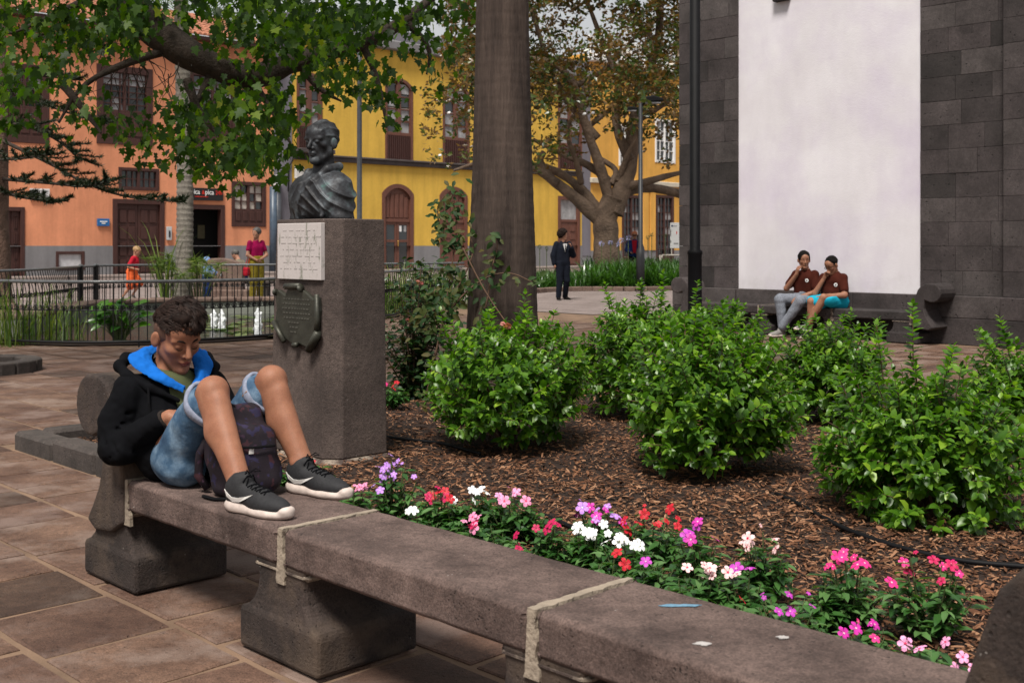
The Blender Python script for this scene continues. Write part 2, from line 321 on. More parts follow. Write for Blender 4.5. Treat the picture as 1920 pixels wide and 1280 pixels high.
m_hoodie = cloth('black_fleece', (.0032,.0034,.0045)); m_blue = cloth('bright_blue_fleece', (.008,.11,.43)); m_green = cloth('olive_cotton', (.075,.085,.04)); m_cuff = cloth('ribbed_cuff', (.025,.02,.018))
def denim():
    t = NT('washed_denim'); v = t.objv(); r = t.ramp(t.noise(9, 5, .6, v), [(.28,(.014,.035,.075)), (.5,(.05,.10,.17)), (.68,(.17,.25,.34))]); r = t.mix(.35, r, t.ramp(t.noise(420, 2), [(.3,.4),(.7,1)]), 'MULTIPLY')
    t.bump(t.noise(14, 3, .5), .6, .015); return t.fin(r, .9, .2)
m_denim = denim(); m_denimcuff = simple('turned_up_denim', (.2,.22,.29), .9, .2, 60, 200, .5, .002)
def packmat():
    t = NT('galaxy_print_fabric'); nz = t.n('ShaderNodeTexNoise'); nz.inputs['Scale'].default_value = 14; nz.inputs['Detail'].default_value = 6; t.l(t.objv(), nz.inputs['Vector']); c = t.vor(3.5, 'F1', nz.outputs['Color'], 'Color'); s = t.n('ShaderNodeSeparateXYZ'); t.l(c, s.inputs[0])
    r = t.ramp(s.outputs[0], [(0,(.006,.005,.01)), (.3,(.02,.008,.014)), (.55,(.045,.014,.02)), (.8,(.016,.013,.045)), (1,(.09,.045,.07))]); r = t.mix(.5, r, t.ramp(t.noise(18, 5, .6, t.objv()), [(.3,.3),(.7,1)]), 'MULTIPLY')
    t.bump(t.noise(30, 4), .4, .006); return t.fin(r, .75, .3)
m_pack = packmat(); m_blackfab = cloth('black_webbing', (.006,.006,.007)); m_shoe = simple('black_knit_shoe', (.012,.012,.014), .75, .3, 90, 260, .6, .002); m_sole = simple('dirty_white_sole', (.5,.42,.38), .6, .2, 30); m_swoosh = simple('silver_white_logo', (.66,.64,.62), .4, .03)
m_brown = cloth('maroon_brown_cotton', (.047,.011,.007)); m_greymel = simple('grey_melange', (.17,.185,.22), .9, .35, 60, 200, .3, .002); m_turq = cloth('turquoise_nylon', (.012,.33,.47)); m_suit = cloth('dark_navy_suit', (.009,.011,.018)); m_red = cloth('red_cotton', (.4,.015,.03)); m_orangecl = cloth('orange_cotton', (.72,.13,.04))
m_magenta = cloth('magenta_cotton', (.24,.005,.055)); m_olive = cloth('olive_yellow_trousers', (.24,.19,.025)); m_ltblue = cloth('light_blue_jacket', (.16,.25,.45), .3); m_navy = cloth('navy_cotton', (.015,.035,.13)); m_khaki = cloth('khaki_cotton', (.17,.15,.11)); m_gum = simple('grey_shoe', (.2,.19,.18), .7)
# ------------------------------------------------------------------ signed-distance modelling (bodies, bust, clothes)
class SDF:
    def __init__(s, lo, hi, h):
        s.lo = np.array(lo, float); s.h = h; n = np.ceil((np.array(hi)-s.lo)/h).astype(int)+1; s.n = n
        s.f = np.full(n, 9., np.float32); s.ax = [s.lo[i]+h*np.arange(n[i]) for i in range(3)]
    def _w(s, lo, hi):
        a = np.clip(np.floor((np.array(lo)-s.lo)/s.h).astype(int), 0, s.n-1); b = np.clip(np.ceil((np.array(hi)-s.lo)/s.h).astype(int)+1, 1, s.n)
        if (b <= a).any(): return None
        sl = tuple(slice(x, y) for x, y in zip(a, b))
        return sl, s.ax[0][sl[0]][:,None,None], s.ax[1][sl[1]][None,:,None], s.ax[2][sl[2]][None,None,:]
    def _op(s, sl, d, k, sub):
        A = s.f[sl]; d = d.astype(np.float32)
        if sub: A2 = -A; h = np.maximum(k-np.abs(A2-d), 0)/k; s.f[sl] = -(np.minimum(A2, d)-h*h*k/4) if False else np.maximum(A, -d)+(np.maximum(k-np.abs(A+d), 0)/k)**2*k/4
        else: h = np.maximum(k-np.abs(A-d), 0)/k; s.f[sl] = np.minimum(A, d)-h*h*k/4
    def cone(s, a, b, ra, rb=None, k=.02, sub=False, flat=None):
        rb = ra if rb is None else rb; a = np.array(a, float); b = np.array(b, float); m = max(ra, rb)+k+3*s.h
        w = s._w(np.minimum(a,b)-m, np.maximum(a,b)+m)
        if w is None: return s
        sl, X, Y, Z = w; ab = b-a; L = max((ab**2).sum(), 1e-12)
        t = np.clip(((X-a[0])*ab[0]+(Y-a[1])*ab[1]+(Z-a[2])*ab[2])/L, 0, 1)
        d = np.sqrt((X-a[0]-t*ab[0])**2+(Y-a[1]-t*ab[1])**2+(Z-a[2]-t*ab[2])**2)-(ra+t*(rb-ra))
        s._op(sl, d, k, sub); return s
    def chain(s, pts, rs, k=.02, sub=False):
        for i in range(len(pts)-1): s.cone(pts[i], pts[i+1], rs[i] if hasattr(rs,'__len__') else rs, rs[i+1] if hasattr(rs,'__len__') else rs, k, sub)
        return s
    def ell(s, c, r, R=None, k=.02, sub=False):
        c = np.array(c, float); r = np.array(r, float); m = r.max()+k+3*s.h; w = s._w(c-m, c+m)
        if w is None: return s
        sl, X, Y, Z = w; X = X-c[0]; Y = Y-c[1]; Z = Z-c[2]
        if R is None: q = [X, Y, Z]
        else: q = [X*R[i][0]+Y*R[i][1]+Z*R[i][2] for i in range(3)]     # R rows = local axes
        k0 = np.sqrt(sum((q[i]/r[i])**2 for i in range(3))); k1 = np.sqrt(sum((q[i]/r[i]**2)**2 for i in range(3)))
        s._op(sl, k0*(k0-1)/np.maximum(k1, 1e-6), k, sub); return s
    def rbox(s, c, hs, rr, R=None, k=.02, sub=False):
        c = np.array(c, float); hs = np.array(hs, float); m = np.linalg.norm(hs)+k+3*s.h; w = s._w(c-m, c+m)
        sl, X, Y, Z = w; X = X-c[0]; Y = Y-c[1]; Z = Z-c[2]
        if R is None: q = [X, Y, Z]
        else: q = [X*R[i][0]+Y*R[i][1]+Z*R[i][2] for i in range(3)]
        q = [np.abs(q[i])-(hs[i]-rr) for i in range(3)]
        d = np.sqrt(sum(np.maximum(x, 0)**2 for x in q))+np.minimum(np.maximum(np.maximum(q[0], q[1]), q[2]), 0)-rr
        s._op(sl, d, k, sub); return s
    def cut(s, axis, val, keep_above=True):
        sh = [1,1,1]; sh[axis] = -1; g = s.ax[axis].reshape(sh); d = (val-g) if keep_above else (g-val); s.f = np.maximum(s.f, d.astype(np.float32)); return s
    def half(s, p, n):                                       # remove everything on the side n points to
        n = np.array(n, float); n /= np.linalg.norm(n); p = np.array(p, float)
        d = (s.ax[0][:,None,None]-p[0])*n[0]+(s.ax[1][None,:,None]-p[1])*n[1]+(s.ax[2][None,None,:]-p[2])*n[2]; s.f = np.maximum(s.f, d.astype(np.float32)); return s
    def warp(s, fn): s.f = s.f + fn(s.ax[0][:,None,None], s.ax[1][None,:,None], s.ax[2][None,None,:]).astype(np.float32); return s
    def mesh(s):
        f = s.f; ins = f < 0; nx, ny, nz = f.shape
        c = np.zeros((nx-1, ny-1, nz-1), np.int8)
        for i in (0,1):
            for j in (0,1):
                for k in (0,1): c += ins[i:nx-1+i, j:ny-1+j, k:nz-1+k]
        act = np.argwhere((c > 0) & (c < 8)); N = len(act); idx = np.full(c.shape, -1, np.int64); idx[tuple(act.T)] = np.arange(N)
        corner = np.array([(i,j,k) for i in (0,1) for j in (0,1) for k in (0,1)])
        vals = np.stack([f[tuple((act+o).T)] for o in corner], 1)
        acc = np.zeros((N,3)); cnt = np.zeros(N)
        for a in range(8):
            for b in range(a+1, 8):
                if np.abs(corner[a]-corner[b]).sum() != 1: continue
                va, vb = vals[:,a], vals[:,b]; mk = (va < 0) != (vb < 0); t = np.where(mk, va/np.where(mk, va-vb, 1), 0)
                acc += np.where(mk[:,None], corner[a]+t[:,None]*(corner[b]-corner[a]), 0); cnt += mk
        V = s.lo+s.h*(act+acc/cnt[:,None]); F = []
        for ax in range(3):
            e = [(1,0,0),(0,1,0),(0,0,1)][ax]; o1, o2 = [(0,1,0),(1,0,0),(1,0,0)][ax], [(0,0,1),(0,0,1),(0,1,0)][ax]
            A = ins[:nx-e[0], :ny-e[1], :nz-e[2]]; B = ins[e[0]:, e[1]:, e[2]:]; ch = np.argwhere(A != B)
            ch = ch[((ch-o1-o2) >= 0).all(1) & (ch < np.array(c.shape)).all(1)]
            o1 = np.array(o1); o2 = np.array(o2); q = np.stack([idx[tuple((ch-o1-o2).T)], idx[tuple((ch-o2).T)], idx[tuple(ch.T)], idx[tuple((ch-o1).T)]], 1)
            sg = A[tuple(ch.T)]
            if ax == 1: sg = ~sg
            q[~sg] = q[~sg][:, ::-1]; F.append(q)
        F = np.concatenate(F); F = F[(F >= 0).all(1)]
        return V, F
    def build(s, name, mats, parent=None, M=None, disp=None, mi=None):
        V, F = s.mesh()
        if disp is not None: V = disp(V)
        return link(name, npmesh(name, V, F, mats, True, mi=mi(V[F].mean(1)) if mi else None), parent, M)
def wav(V, A, sc, seed=0):
    r = np.random.default_rng(seed); o = np.zeros(len(V))
    for i in range(6):
        k = r.normal(size=3); k *= sc*(1+.5*i)/np.linalg.norm(k); o += np.sin(V@k+r.random()*6.28)/(1+.5*i)
    return A*o/3
def wrinkle(A, sc, seed=0):
    def fn(V):
        r = np.random.default_rng(seed); D = np.stack([wav(V, A, sc, seed+i) for i in range(3)], 1); return V+D
    return fn
# ================================================================== GROUND
KV = .95                                          # kerb line of the planting bed, in v
BED = [(-4.44,1.08),(3.4,1.08),(3.4,6.6),(-4.44,6.6)]
def inpoly(x, y, poly):
    r = False; n = len(poly)
    for i in range(n):
        a, b = poly[i], poly[i-1]
        if (a[1] > y) != (b[1] > y) and x < (b[0]-a[0])*(y-a[1])/(b[1]-a[1])+a[0]: r = not r
    return r
mb = MB(); mb.add([(-90,-12,0),(120,-12,0),(120,160,0),(-90,160,0)], [(0,1,2,3)])
ground = tag(mb.build('ground', m_ground), kind='structure')
NEARF = [G(x, y) for x, y in [(-130,640),(-60,643),(0,648),(130,653),(270,651),(400,646),(510,638),(620,620),(720,600),(800,586),(870,572)]]
FARF = [G(x, y) for x, y in [(-160,624),(-60,624),(0,619),(80,609),(150,592),(215,584),(350,582),(515,581),(700,577),(870,570)]]
pondpoly = [(p.x, p.y) for p in NEARF] + [(p.x, p.y) for p in FARF[::-1]]
tiles = []; rt = random.Random(3)
for iv in range(-14, 46):
    v0 = -.05+iv*.475; u = -26+rt.random()*.5
    while u < 9:
        L = rt.choice([.34,.40,.46,.52,.60]); cx, cv = u+L/2, v0+.235; p = W(cx, cv)
        if p.y > 1.6 and abs(p.x) < p.y*.50+.6 and p.y < 24 and cv < 12.6 and not inpoly(cx, cv, BED) and not (inpoly(p.x, p.y, pondpoly)):
            k = 1
            for (a, b) in ((u, v0), (u+L, v0), (u, v0+.47), (u+L, v0+.47)):
                if inpoly(a, b, [(-4.6,.98),(3.45,.98),(3.45,6.65),(-4.6,6.65)]): k = 0
            if k: tiles.append((p.length, u, v0, L))
        u += L
tiles.sort(); tmesh = {}
def tilemesh(L, k):
    if (L, k) in tmesh: return tmesh[(L, k)]
    r = random.Random(int(L*100)+k); w = .475; g = .014; b = .006; mb = MB()
    J_ = [r.uniform(-.006,.009) for _ in range(16)]; mf = [r.uniform(-.005,.005) for _ in range(4)]
    def ring(i, z): q = g+i; return [(q+J_[0], q+J_[1], z), (L*.5, q+mf[0], z), (L-q-J_[2], q+J_[3], z), (L-q-mf[1], w*.5, z), (L-q-J_[4], w-q-J_[5], z), (L*.5, w-q-mf[2], z), (q+J_[6], w-q-J_[7], z), (q+mf[3], w*.5, z)]
    mb.loft([ring(0,-.02), ring(0,.002), ring(b,.007)]); tmesh[(L, k)] = mb.mesh('paving_stone', m_paver); return tmesh[(L, k)]
for i, (d, u, v0, L) in enumerate(tiles[:300]):
    o = link('paving_stone', tilemesh(L, i % 6), ground, frame(u, v0, rt.uniform(-.001, .002)))
    if i % 3 == 1: pass
mb = MB()
for d, u, v0, L in tiles[300:]:
    z = .007+rt.uniform(-.001,.001); mb.add([W(u+.016, v0+.016, z), W(u+L-.012, v0+.012, z), W(u+L-.012, v0+.463, z), W(u+.012, v0+.463, z)], [(0,1,2,3)])
far = mb.build('distant_paving', m_paver, ground); tag(far, kind='stuff')
# the pale slabs of the far square, with joints
mb = MB()
for i in range(-30, 60):
    for j in range(0, 60):
        u = -45+i*1.0+(j%2)*.5; v = -4+j*.8; p = W(u, v)
        if p.y < 22.5 or p.y > 62 or abs(p.x) > p.y*.5+1: continue
        if inpoly(p.x, p.y, pondpoly): continue
        mb.add([W(u+.015, v+.015, .012), W(u+.985, v+.015, .012), W(u+.985, v+.785, .012), W(u+.015, v+.785, .012)], [(0,1,2,3)])
tag(mb.build('far_square_slabs', m_farpave, ground), kind='stuff')
# road strip along the houses' side
# ------------------------------------------------------------------ planting bed
mb = MB(); N = 46; VV = []
u0, u1, v0, v1 = -4.44, 3.4, 1.08, 6.6
for i in range(N+1):
    for j in range(N+1):
        u = u0+(u1-u0)*i/N; v = v0+(v1-v0)*j/N; p = W(u, v)
        edge = min(u-u0, v-v0, u1-u, v1-v)
        z = .03+min(edge, .5)*.08+.018*mnoise.noise(Vector((u*2, v*2, 0)))
        mb.v.append(tuple(W(u, v, z)))
for i in range(N):
    for j in range(N):
        u = u0+(u1-u0)*(i+.5)/N; v = v0+(v1-v0)*(j+.5)/N
        if inpoly(u, v, BED): mb.f.append((i*(N+1)+j, (i+1)*(N+1)+j, (i+1)*(N+1)+j+1, i*(N+1)+j+1)); mb.m.append(0)
bed = tag(mb.build('planting_bed', m_soil, smooth=True), kind='structure')
def bedz(u, v):
    edge = min(u-u0, v-v0, u1-u, v1-v); return .03+max(0, min(edge, .5))*.08+.018*mnoise.noise(Vector((u*2, v*2, 0)))
pos = []; 
while len(pos) < 64000:
    u = random.uniform(u0, u1); v = random.uniform(v0, v1); p = W(u, v)
    if not inpoly(u, v, BED): continue
    if abs(p.x) > p.y*.5+.3 or p.y < 2 or random.random() > min(1, (4.6/p.y)**1.6): continue
    pos.append(W(u, v, bedz(u, v)+random.uniform(.0, .022)))
N = len(pos); pos = np.array(pos); an = RNG.random(N)*6.28
d = np.stack([np.cos(an), np.sin(an), RNG.normal(0, .22, N)], 1); nr = np.stack([RNG.normal(0,.35,N), RNG.normal(0,.35,N), np.ones(N)], 1)
CHIP = ([(-.5,-.11,0),(.0,-.14,.05),(.5,-.08,0),(.5,.08,0),(0,.13,.05),(-.5,.1,0)], [(0,1,4,5),(1,2,3,4)])
o = scatter('bark_mulch', CHIP[0], CHIP[1], pos, d, nr, .014+.034*RNG.random(N)**1.6, m_chip, bed, wid=.5+RNG.random(N)*.9); tag(o, kind='stuff')
# kerb stones round the bed corner
kb = root('bed_kerb', W(-3.2, .9), 'low dark stone kerb edging the bark bed behind the bench', 'kerb')
kinv = kb.matrix_world.inverted()
def kerbrun(a, b, w=.17, h=.13):
    d = (b-a); L = d.length; n = max(1, round(L/.62)); x = d.normalized(); y = Vector((-x.y, x.x, 0))
    for i in range(n):
        q = MB().cbox(.006, L/n-.006, -w/2, w/2, -.03, h+random.uniform(-.012,.01), .022).build('kerb_stone', m_kerb, kb, kinv @ mat4(x, y, Vector((0,0,1)), a+x*(L/n*i)))
kerbrun(W(-4.59,1.0), W(3.3,1.0)); kerbrun(W(-4.505,1.09), W(-4.505,6.68)); kerbrun(W(-4.4,6.68), W(3.3,6.68))
# round kerb at the left edge
rk = root('tree_pit_kerb', G(-40, 697), 'low round stone kerb of a tree pit at the left edge of the picture', 'kerb')
for i in range(12):
    a0, a1 = 2*pi*i/12+.012, 2*pi*(i+1)/12-.012; mb = MB()
    mb.prism([(.42*cos(a0),.42*sin(a0)),(.62*cos(a0),.62*sin(a0)),(.63*cos((a0+a1)/2),.63*sin((a0+a1)/2)),(.62*cos(a1),.62*sin(a1)),(.42*cos(a1),.42*sin(a1))], -.02, .13)
    bevel(mb.build('kerb_stone', m_kerb, rk), .015, 2)
mb = MB().lathe([(.01,.0),(.42,.0),(.42,.07),(.01,.08)], 18); mb.build('soil', m_soil, rk)
# ================================================================== STONE BENCH
SEAT = .44
def scroll_profile(ext=0):
    # (along, up); the seat lies at positive 'along', the roll curls outward to negative
    pts = [(.0,SEAT-.12),(.0,SEAT),(-.012,SEAT+.07),(-.035,SEAT+.14),(-.06,SEAT+.22),(-.09,SEAT+.30),(-.14,SEAT+.355),(-.20,SEAT+.385)]
    c = (-.29, SEAT+.262); r = .127
    for k in range(9): a = radians(82+k*25); pts.append((c[0]+r*cos(a), c[1]+r*sin(a)))
    pts += [(-.185,SEAT+.165),(-.175,SEAT+.05),(-.205,SEAT-.05),(-.26,SEAT-.13),(-.315,SEAT-.2),(-.24,SEAT-.235),(-.1,SEAT-.22),(0,SEAT-.17)]
    return pts
def baluster(mat, w=.37, d=.34, name='pedestal_foot', parent=None, M=None):
    # splayed foot: block, flared neck
    prof = [(.225,.2,0),(.225,.2,.125),(.216,.197,.136),(.186,.192,.148),(.158,.188,.172),(.14,.186,.205),(.132,.185,.245),(.138,.186,.285),(.152,.187,.318)]
    rings = []
    for a, b, z in prof:
        a *= w/.37; b *= d/.358
        rings.append([(-a,-b,z),(a,-b,z),(a,b,z),(-a,b,z)])
    o = MB().loft(rings).build(name, mat, parent, M); bevel(o, .014, 2); return o
def ragged_joint(par, x, width, th, wide=1.0):
    r = random.Random(int(x*100)+5); m = MB(); n = 26; A, B = [], []
    for k in range(n+1):
        v = width*k/n; hw = wide*(.010+.007*mnoise.noise(Vector((v*22, x, 0)))+r.uniform(0,.006)); A.append((x-hw, v)); B.append((x+wide*(.010+.008*mnoise.noise(Vector((v*22, x, 7)))+r.uniform(0,.006)), v))
    m.prism(B+A[::-1], SEAT-.02, SEAT+.0018, 'z')
    A, B = [], []
    for k in range(13): z = SEAT-.004-(th+.05)*k/12; g_ = wide*(.011+.012*(k/12)**2); A.append((x-g_-.010*mnoise.noise(Vector((z*25, x, 3)))-.003*r.random(), z)); B.append((x+g_*1.2+.014*mnoise.noise(Vector((z*25, x, 9)))+.003*r.random(), z))
    m.prism(A+B[::-1], -.0012, .012, 'y'); m.build('mortar_joint', m_mortar, par)
def stone_bench(name, M, slabs, width, label, bases, mat, matd, left=True, right=True, th=.12):
    r = root(name, M, label, 'bench')
    x = 0; n = len(slabs)
    for i, L in enumerate(slabs):
        mb = MB().cbox(x+.016, x+L-.016, 0, width, SEAT-th, SEAT, .012)
        o = mb.build('seat_slab', mat, r)
        me = o.data
        sub = o.modifiers.new('cut', 'SUBSURF'); sub.subdivision_type = 'SIMPLE'; sub.levels = sub.render_levels = 4
        bv = bevel(o, .022, 3); o.modifiers.move(1, 0)
        tx = o.modifiers.new('worn', 'DISPLACE'); tt = bpy.data.textures.get('worn') or bpy.data.textures.new('worn', 'CLOUDS'); tt.noise_scale = .06; tx.texture = tt; tx.strength = .006; tx.mid_level = .5
        if i < n-1:
            ragged_joint(r, x+L, width, th)
        x += L
    tot = x
    for sd in ([0] if left else []) + ([1] if right else []):
        pr = scroll_profile()
        if sd == 0: poly = [(a, b) for a, b in pr]
        else: poly = [(tot-a, b) for a, b in pr][::-1]
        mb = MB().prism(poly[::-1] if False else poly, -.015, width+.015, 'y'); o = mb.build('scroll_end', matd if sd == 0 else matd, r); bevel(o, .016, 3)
        ragged_joint(r, .0 if sd == 0 else tot, width, th, 1.5)
    for bx in bases:
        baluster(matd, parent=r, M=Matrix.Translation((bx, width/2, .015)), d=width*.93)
        # patchy mortar pack between foot and slab
        MB().cbox(bx-.155, bx+.155, .001, width-.03, .29, SEAT-th+.004, .02).build('bearing_block', m_bearing, r)
    return r
t = NT('mortar_smeared_stone'); rr = t.mix(t.ramp(t.noise(7, 7, .7), [(.42, 0), (.56, 1)]), (.075,.055,.048), (.33,.27,.215)); rr = t.mix(.5, rr, t.ramp(t.noise(60, 4), [(.3,.5),(.7,1)]), 'MULTIPLY'); t.bump(t.noise(60, 6, .7), .8, .01); m_bearing = t.fin(rr, .95, .2)
US = -1.0                                       # left end of the slabs, in u
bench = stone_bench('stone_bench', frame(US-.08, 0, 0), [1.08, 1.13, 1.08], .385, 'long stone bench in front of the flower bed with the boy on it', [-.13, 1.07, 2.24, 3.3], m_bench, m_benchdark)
# bird marks and a blue chalk mark on the near slab
# ================================================================== CHURCH
CV = 13.19
CH = frame(-8.49, CV, 0)                          # local x = along the wall to the right, y = into the wall
ch = root('church', CH, 'dark stone and white rendered church wall at the right behind the two seated men', 'church')
XL, XP0, XP1, XR = 0, 1.15, 4.16, 5.35             # corner, panel left, panel right, step to next pier
HT = 7.6
MB().box(.02, 9, .03, 8, .0, HT).build('wall_core', m_joint, ch)
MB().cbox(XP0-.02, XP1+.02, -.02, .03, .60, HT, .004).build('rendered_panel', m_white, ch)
bm_ = {}
def blk(L, H=.33, D=.12):
    k = (round(L, 2), H, D)
    if k not in bm_: bm_[k] = MB().cbox(.002, L-.002, 0, D, .002, H-.002, .003).mesh('stone_block', m_basalt)
    return bm_[k]
def courses(x0, x1, z0, yf, seed, H=.33, M=None, top=HT):
    r = random.Random(seed); z = z0; i = 0
    while z < top-.05:
        x = x0; cuts = [x0]
        while x1-x > .62: x += round(r.choice([.3,.4,.5,.58]), 2); cuts.append(x)
        cuts.append(x1)
        for a, b in zip(cuts, cuts[1:]):
            T = Matrix.Translation((a, yf+r.uniform(-.003,.003), z)); link('stone_block', blk(b-a, H), ch, (M @ T) if M else T)
        z += H; i += 1
courses(XL, XP0, .66, -.05, 1); courses(XP1, XR, .66, -.05, 2); courses(XR+.0, XR+2.4, .66, -.16, 3, top=6)
# the return side of the corner (faces left)
courses(0, .9, .66, 0, 4, M=mat4(Vector((0,1,0)), Vector((-1,0,0)), Vector((0,0,1)), Vector((0,.08,0))) , top=HT) if False else None
side = mat4(Vector((0,-1,0)), Vector((1,0,0)), Vector((0,0,1)), Vector((-.005, 1.4, 0)))
courses(0, 1.33, .66, 0, 4, M=side)
# plinth courses
for x0, x1, yf in [(XL-.08, XP0, -.13), (XP0, XP1, -.1), (XP1, XR, -.15), (XR, XR+2.4, -.27)]:
    n = max(1, round((x1-x0)/1.0))
    for k in range(n):
        a = x0+(x1-x0)*k/n; b = x0+(x1-x0)*(k+1)/n
        for z0, z1 in ((0,.36),(.36,.66)):
            MB().cbox(a+.003, b-.003, yf, .2, z0+.002, z1-.002, .008).build('plinth_stone', m_basalt, ch)
MB().cbox(-.12, XP0-.2, -.2, .3, 0, .16, .01).build('plinth_step', m_basalt, ch)
# window surround above the panel
sur = MB(); sx = XP0+.68
sur.cbox(sx, sx+.26, -.13, .02, 5.04, 6.6, .01); sur.cbox(sx+.2, sx+2.2, -.11, .02, 5.24, 5.42, .01); sur.cbox(sx+2.0, sx+2.2, -.11, .02, 5.42, 6.6, .01)
sur.build('window_surround', m_basalt, ch); MB().cbox(sx+.28, sx+1.98, -.06, .02, 5.44, 6.5, .005).build('window', m_glass, ch)
MB().cbox(-.2, 8, -.35, 8.2, HT, HT+.3, .03).build('cornice', m_cornice, ch)
# stone bench against the wall
wb = stone_bench('wall_bench', frame(-8.49+XP0-.5, CV-.56, 0), [1.22, 1.22, 1.2], .42, 'dark stone bench built against the white church wall under the two men', [.12, 1.22, 2.44, 3.5], m_basalt, m_basalt)
for c in wb.children:
    if c.name.startswith('mortar') or c.name.startswith('bearing'): c.data.materials[0] = m_bearing
# ================================================================== HOUSES (one straight street front; local x along, y inward)
HU = -42.25
def HF(v): return frame(HU, v, 0, radians(90))      # local x = +v
def pxv(px):                                       # where a line of sight meets the street front
    k = (px-960)/FPX; a = OO.x+UD.x*HU; b = OO.y+UD.y*HU; return (k*b-a)/(VD.x-k*VD.y)
def pxz(px, py): return CAMH-(py-HOR)*W(HU, pxv(px)).y/FPX
def wall_holes(x0, x1, z0, z1, holes, th=.35, y=0):
    xs = sorted({x0, x1, *[h[0] for h in holes], *[h[1] for h in holes]}); zs = sorted({z0, z1, *[h[2] for h in holes], *[h[3] for h in holes]})
    xs = [x for x in xs if x0 <= x <= x1]; zs = [z for z in zs if z0 <= z <= z1]; mb = MB()
    for a, b in zip(xs, xs[1:]):
        for c, d in zip(zs, zs[1:]):
            mx, mz = (a+b)/2, (c+d)/2
            if any(h[0] < mx < h[1] and h[2] < mz < h[3] for h in holes): continue
            mb.add([(a,y,c),(b,y,c),(b,y,d),(a,y,d)], [(0,1,2,3)])
    for h in holes:
        a, b, c, d = max(h[0],x0), min(h[1],x1), max(h[2],z0), min(h[3],z1)
        if a >= b or c >= d: continue
        mb.add([(a,y,c),(a,y+th,c),(a,y+th,d),(a,y,d)], [(3,2,1,0)]); mb.add([(b,y,c),(b,y+th,c),(b,y+th,d),(b,y,d)], [(0,1,2,3)])
        mb.add([(a,y,d),(b,y,d),(b,y+th,d),(a,y+th,d)], [(0,1,2,3)]); mb.add([(a,y,c),(b,y,c),(b,y+th,c),(a,y+th,c)], [(3,2,1,0)])
    return mb
def framebox(mb, x0, x1, z0, z1, w, y0, y1):
    mb.cbox(x0, x0+w, y0, y1, z0, z1, .01); mb.cbox(x1-w, x1, y0, y1, z0, z1, .01); mb.cbox(x0+w-.004, x1-w+.004, y0+.003, y1, z1-w, z1-.002, .01); mb.cbox(x0+w-.004, x1-w+.004, y0+.003, y1, z0+.002, z0+w, .01)
def casement(par, x0, x1, z0, z1, nx, nz, mw, panel=0, frame_w=.14, proud=.04, curt=(), npan=4, mull=True):
    w = MB(); framebox(w, x0, x1, z0, z1, frame_w, -proud, .14); f = w.build('window_frame', mw, par)
    a, b, c, d = x0+frame_w, x1-frame_w, z0+frame_w+panel, z1-frame_w
    g = MB(); mx = (a+b)/2
    if mull: g.cbox(mx-.06, mx+.06, .0, .12, c, d, .008)
    for i in range(1, nx): 
        X = a+(b-a)*i/nx
        if abs(X-mx) > .02 or not mull: g.box(X-.02, X+.02, .04, .09, c, d)
    for j in range(1, nz): Z = c+(d-c)*j/nz; g.box(a, b, .043, .088, Z-.02, Z+.02)
    g.build('glazing_bars', mw, f)
    k = 0
    for i in range(nx):
        for j in range(nz):
            X0 = a+(b-a)*i/nx+.018; X1 = a+(b-a)*(i+1)/nx-.018; Z0 = c+(d-c)*j/nz+.018; Z1 = c+(d-c)*(j+1)/nz-.018
            MB().box(X0, X1, .1, .108, Z0, Z1).build('pane', m_curtain if (i, j) in curt else m_glass, f)
    if panel:
        p = MB(); p.cbox(a, b, -.01, .1, z0+frame_w, z0+frame_w+panel, .01); p.build('apron_panel', mw, f)
        for i in range(npan):
            X0 = a+(b-a)*i/npan+.05; X1 = a+(b-a)*(i+1)/npan-.05; MB().cbox(X0, X1, -.035, .0, z0+frame_w+.08, z0+frame_w+panel-.08, .025).build('raised_panel', mw, f)
    return f
def leafdoor(par, x0, x1, z0, z1, mw, rows=4, fw=.16, leaves=2):
    w = MB(); framebox(w, x0, x1, z0-.1, z1, fw, -.05, .2); f = w.build('door_frame', mw, par)
    a, b = x0+fw, x1-fw
    for l in range(leaves):
        A = a+(b-a)*l/leaves+.01; B = a+(b-a)*(l+1)/leaves-.01; dd = MB().cbox(A, B, .08, .15, z0, z1-fw, .01).build('door_leaf', mw, f)
        for k in range(rows):
            for s in range(2):
                m0 = A+.08+(B-A-.16)*s/2+.03; m1 = A+.08+(B-A-.16)*(s+1)/2-.03; Z0 = z0+.15+(z1-fw-z0-.25)*k/rows; Z1 = z0+.15+(z1-fw-z0-.25)*(k+1)/rows-.12
                MB().cbox(m0, m1, .05, .085, Z0, Z1, .03).build('door_panel', mw, dd) if False else MB().cbox(m0, m1, .05, .085, Z0, Z1, .03).build('door_panel', mw, f)
    return f
def rooftiles(par, x0, x1, zl, y0, n, rise, run, name='roof_tiles'):
    mb = MB(); k = int((x1-x0)/.24)
    for i in range(k):
        xc = x0+(i+.5)*(x1-x0)/k
        for j in range(n):
            t0, t1 = j/n, (j+1.12)/n; r0, r1 = .095, .08; vs = []
            for (tt, rr_, dz) in ((t0, r0, .03), (t1, r1, 0)):
                for q in range(6): an = pi*q/5; vs.append((xc+rr_*cos(an), y0+run*tt, zl+rise*tt+rr_*sin(an)+dz))
            mb.add(vs, [(q, q+6, q+7, q+1) for q in range(5)]+[(0,1,2,3,4,5)])
    mb.add([(x0,y0,zl),(x1,y0,zl),(x1,y0+run,zl+rise),(x0,y0+run,zl+rise)], [(0,1,2,3)])
    o = mb.build(name, m_tile, par); tag(o, kind='stuff'); return o
PLZ = 1.27
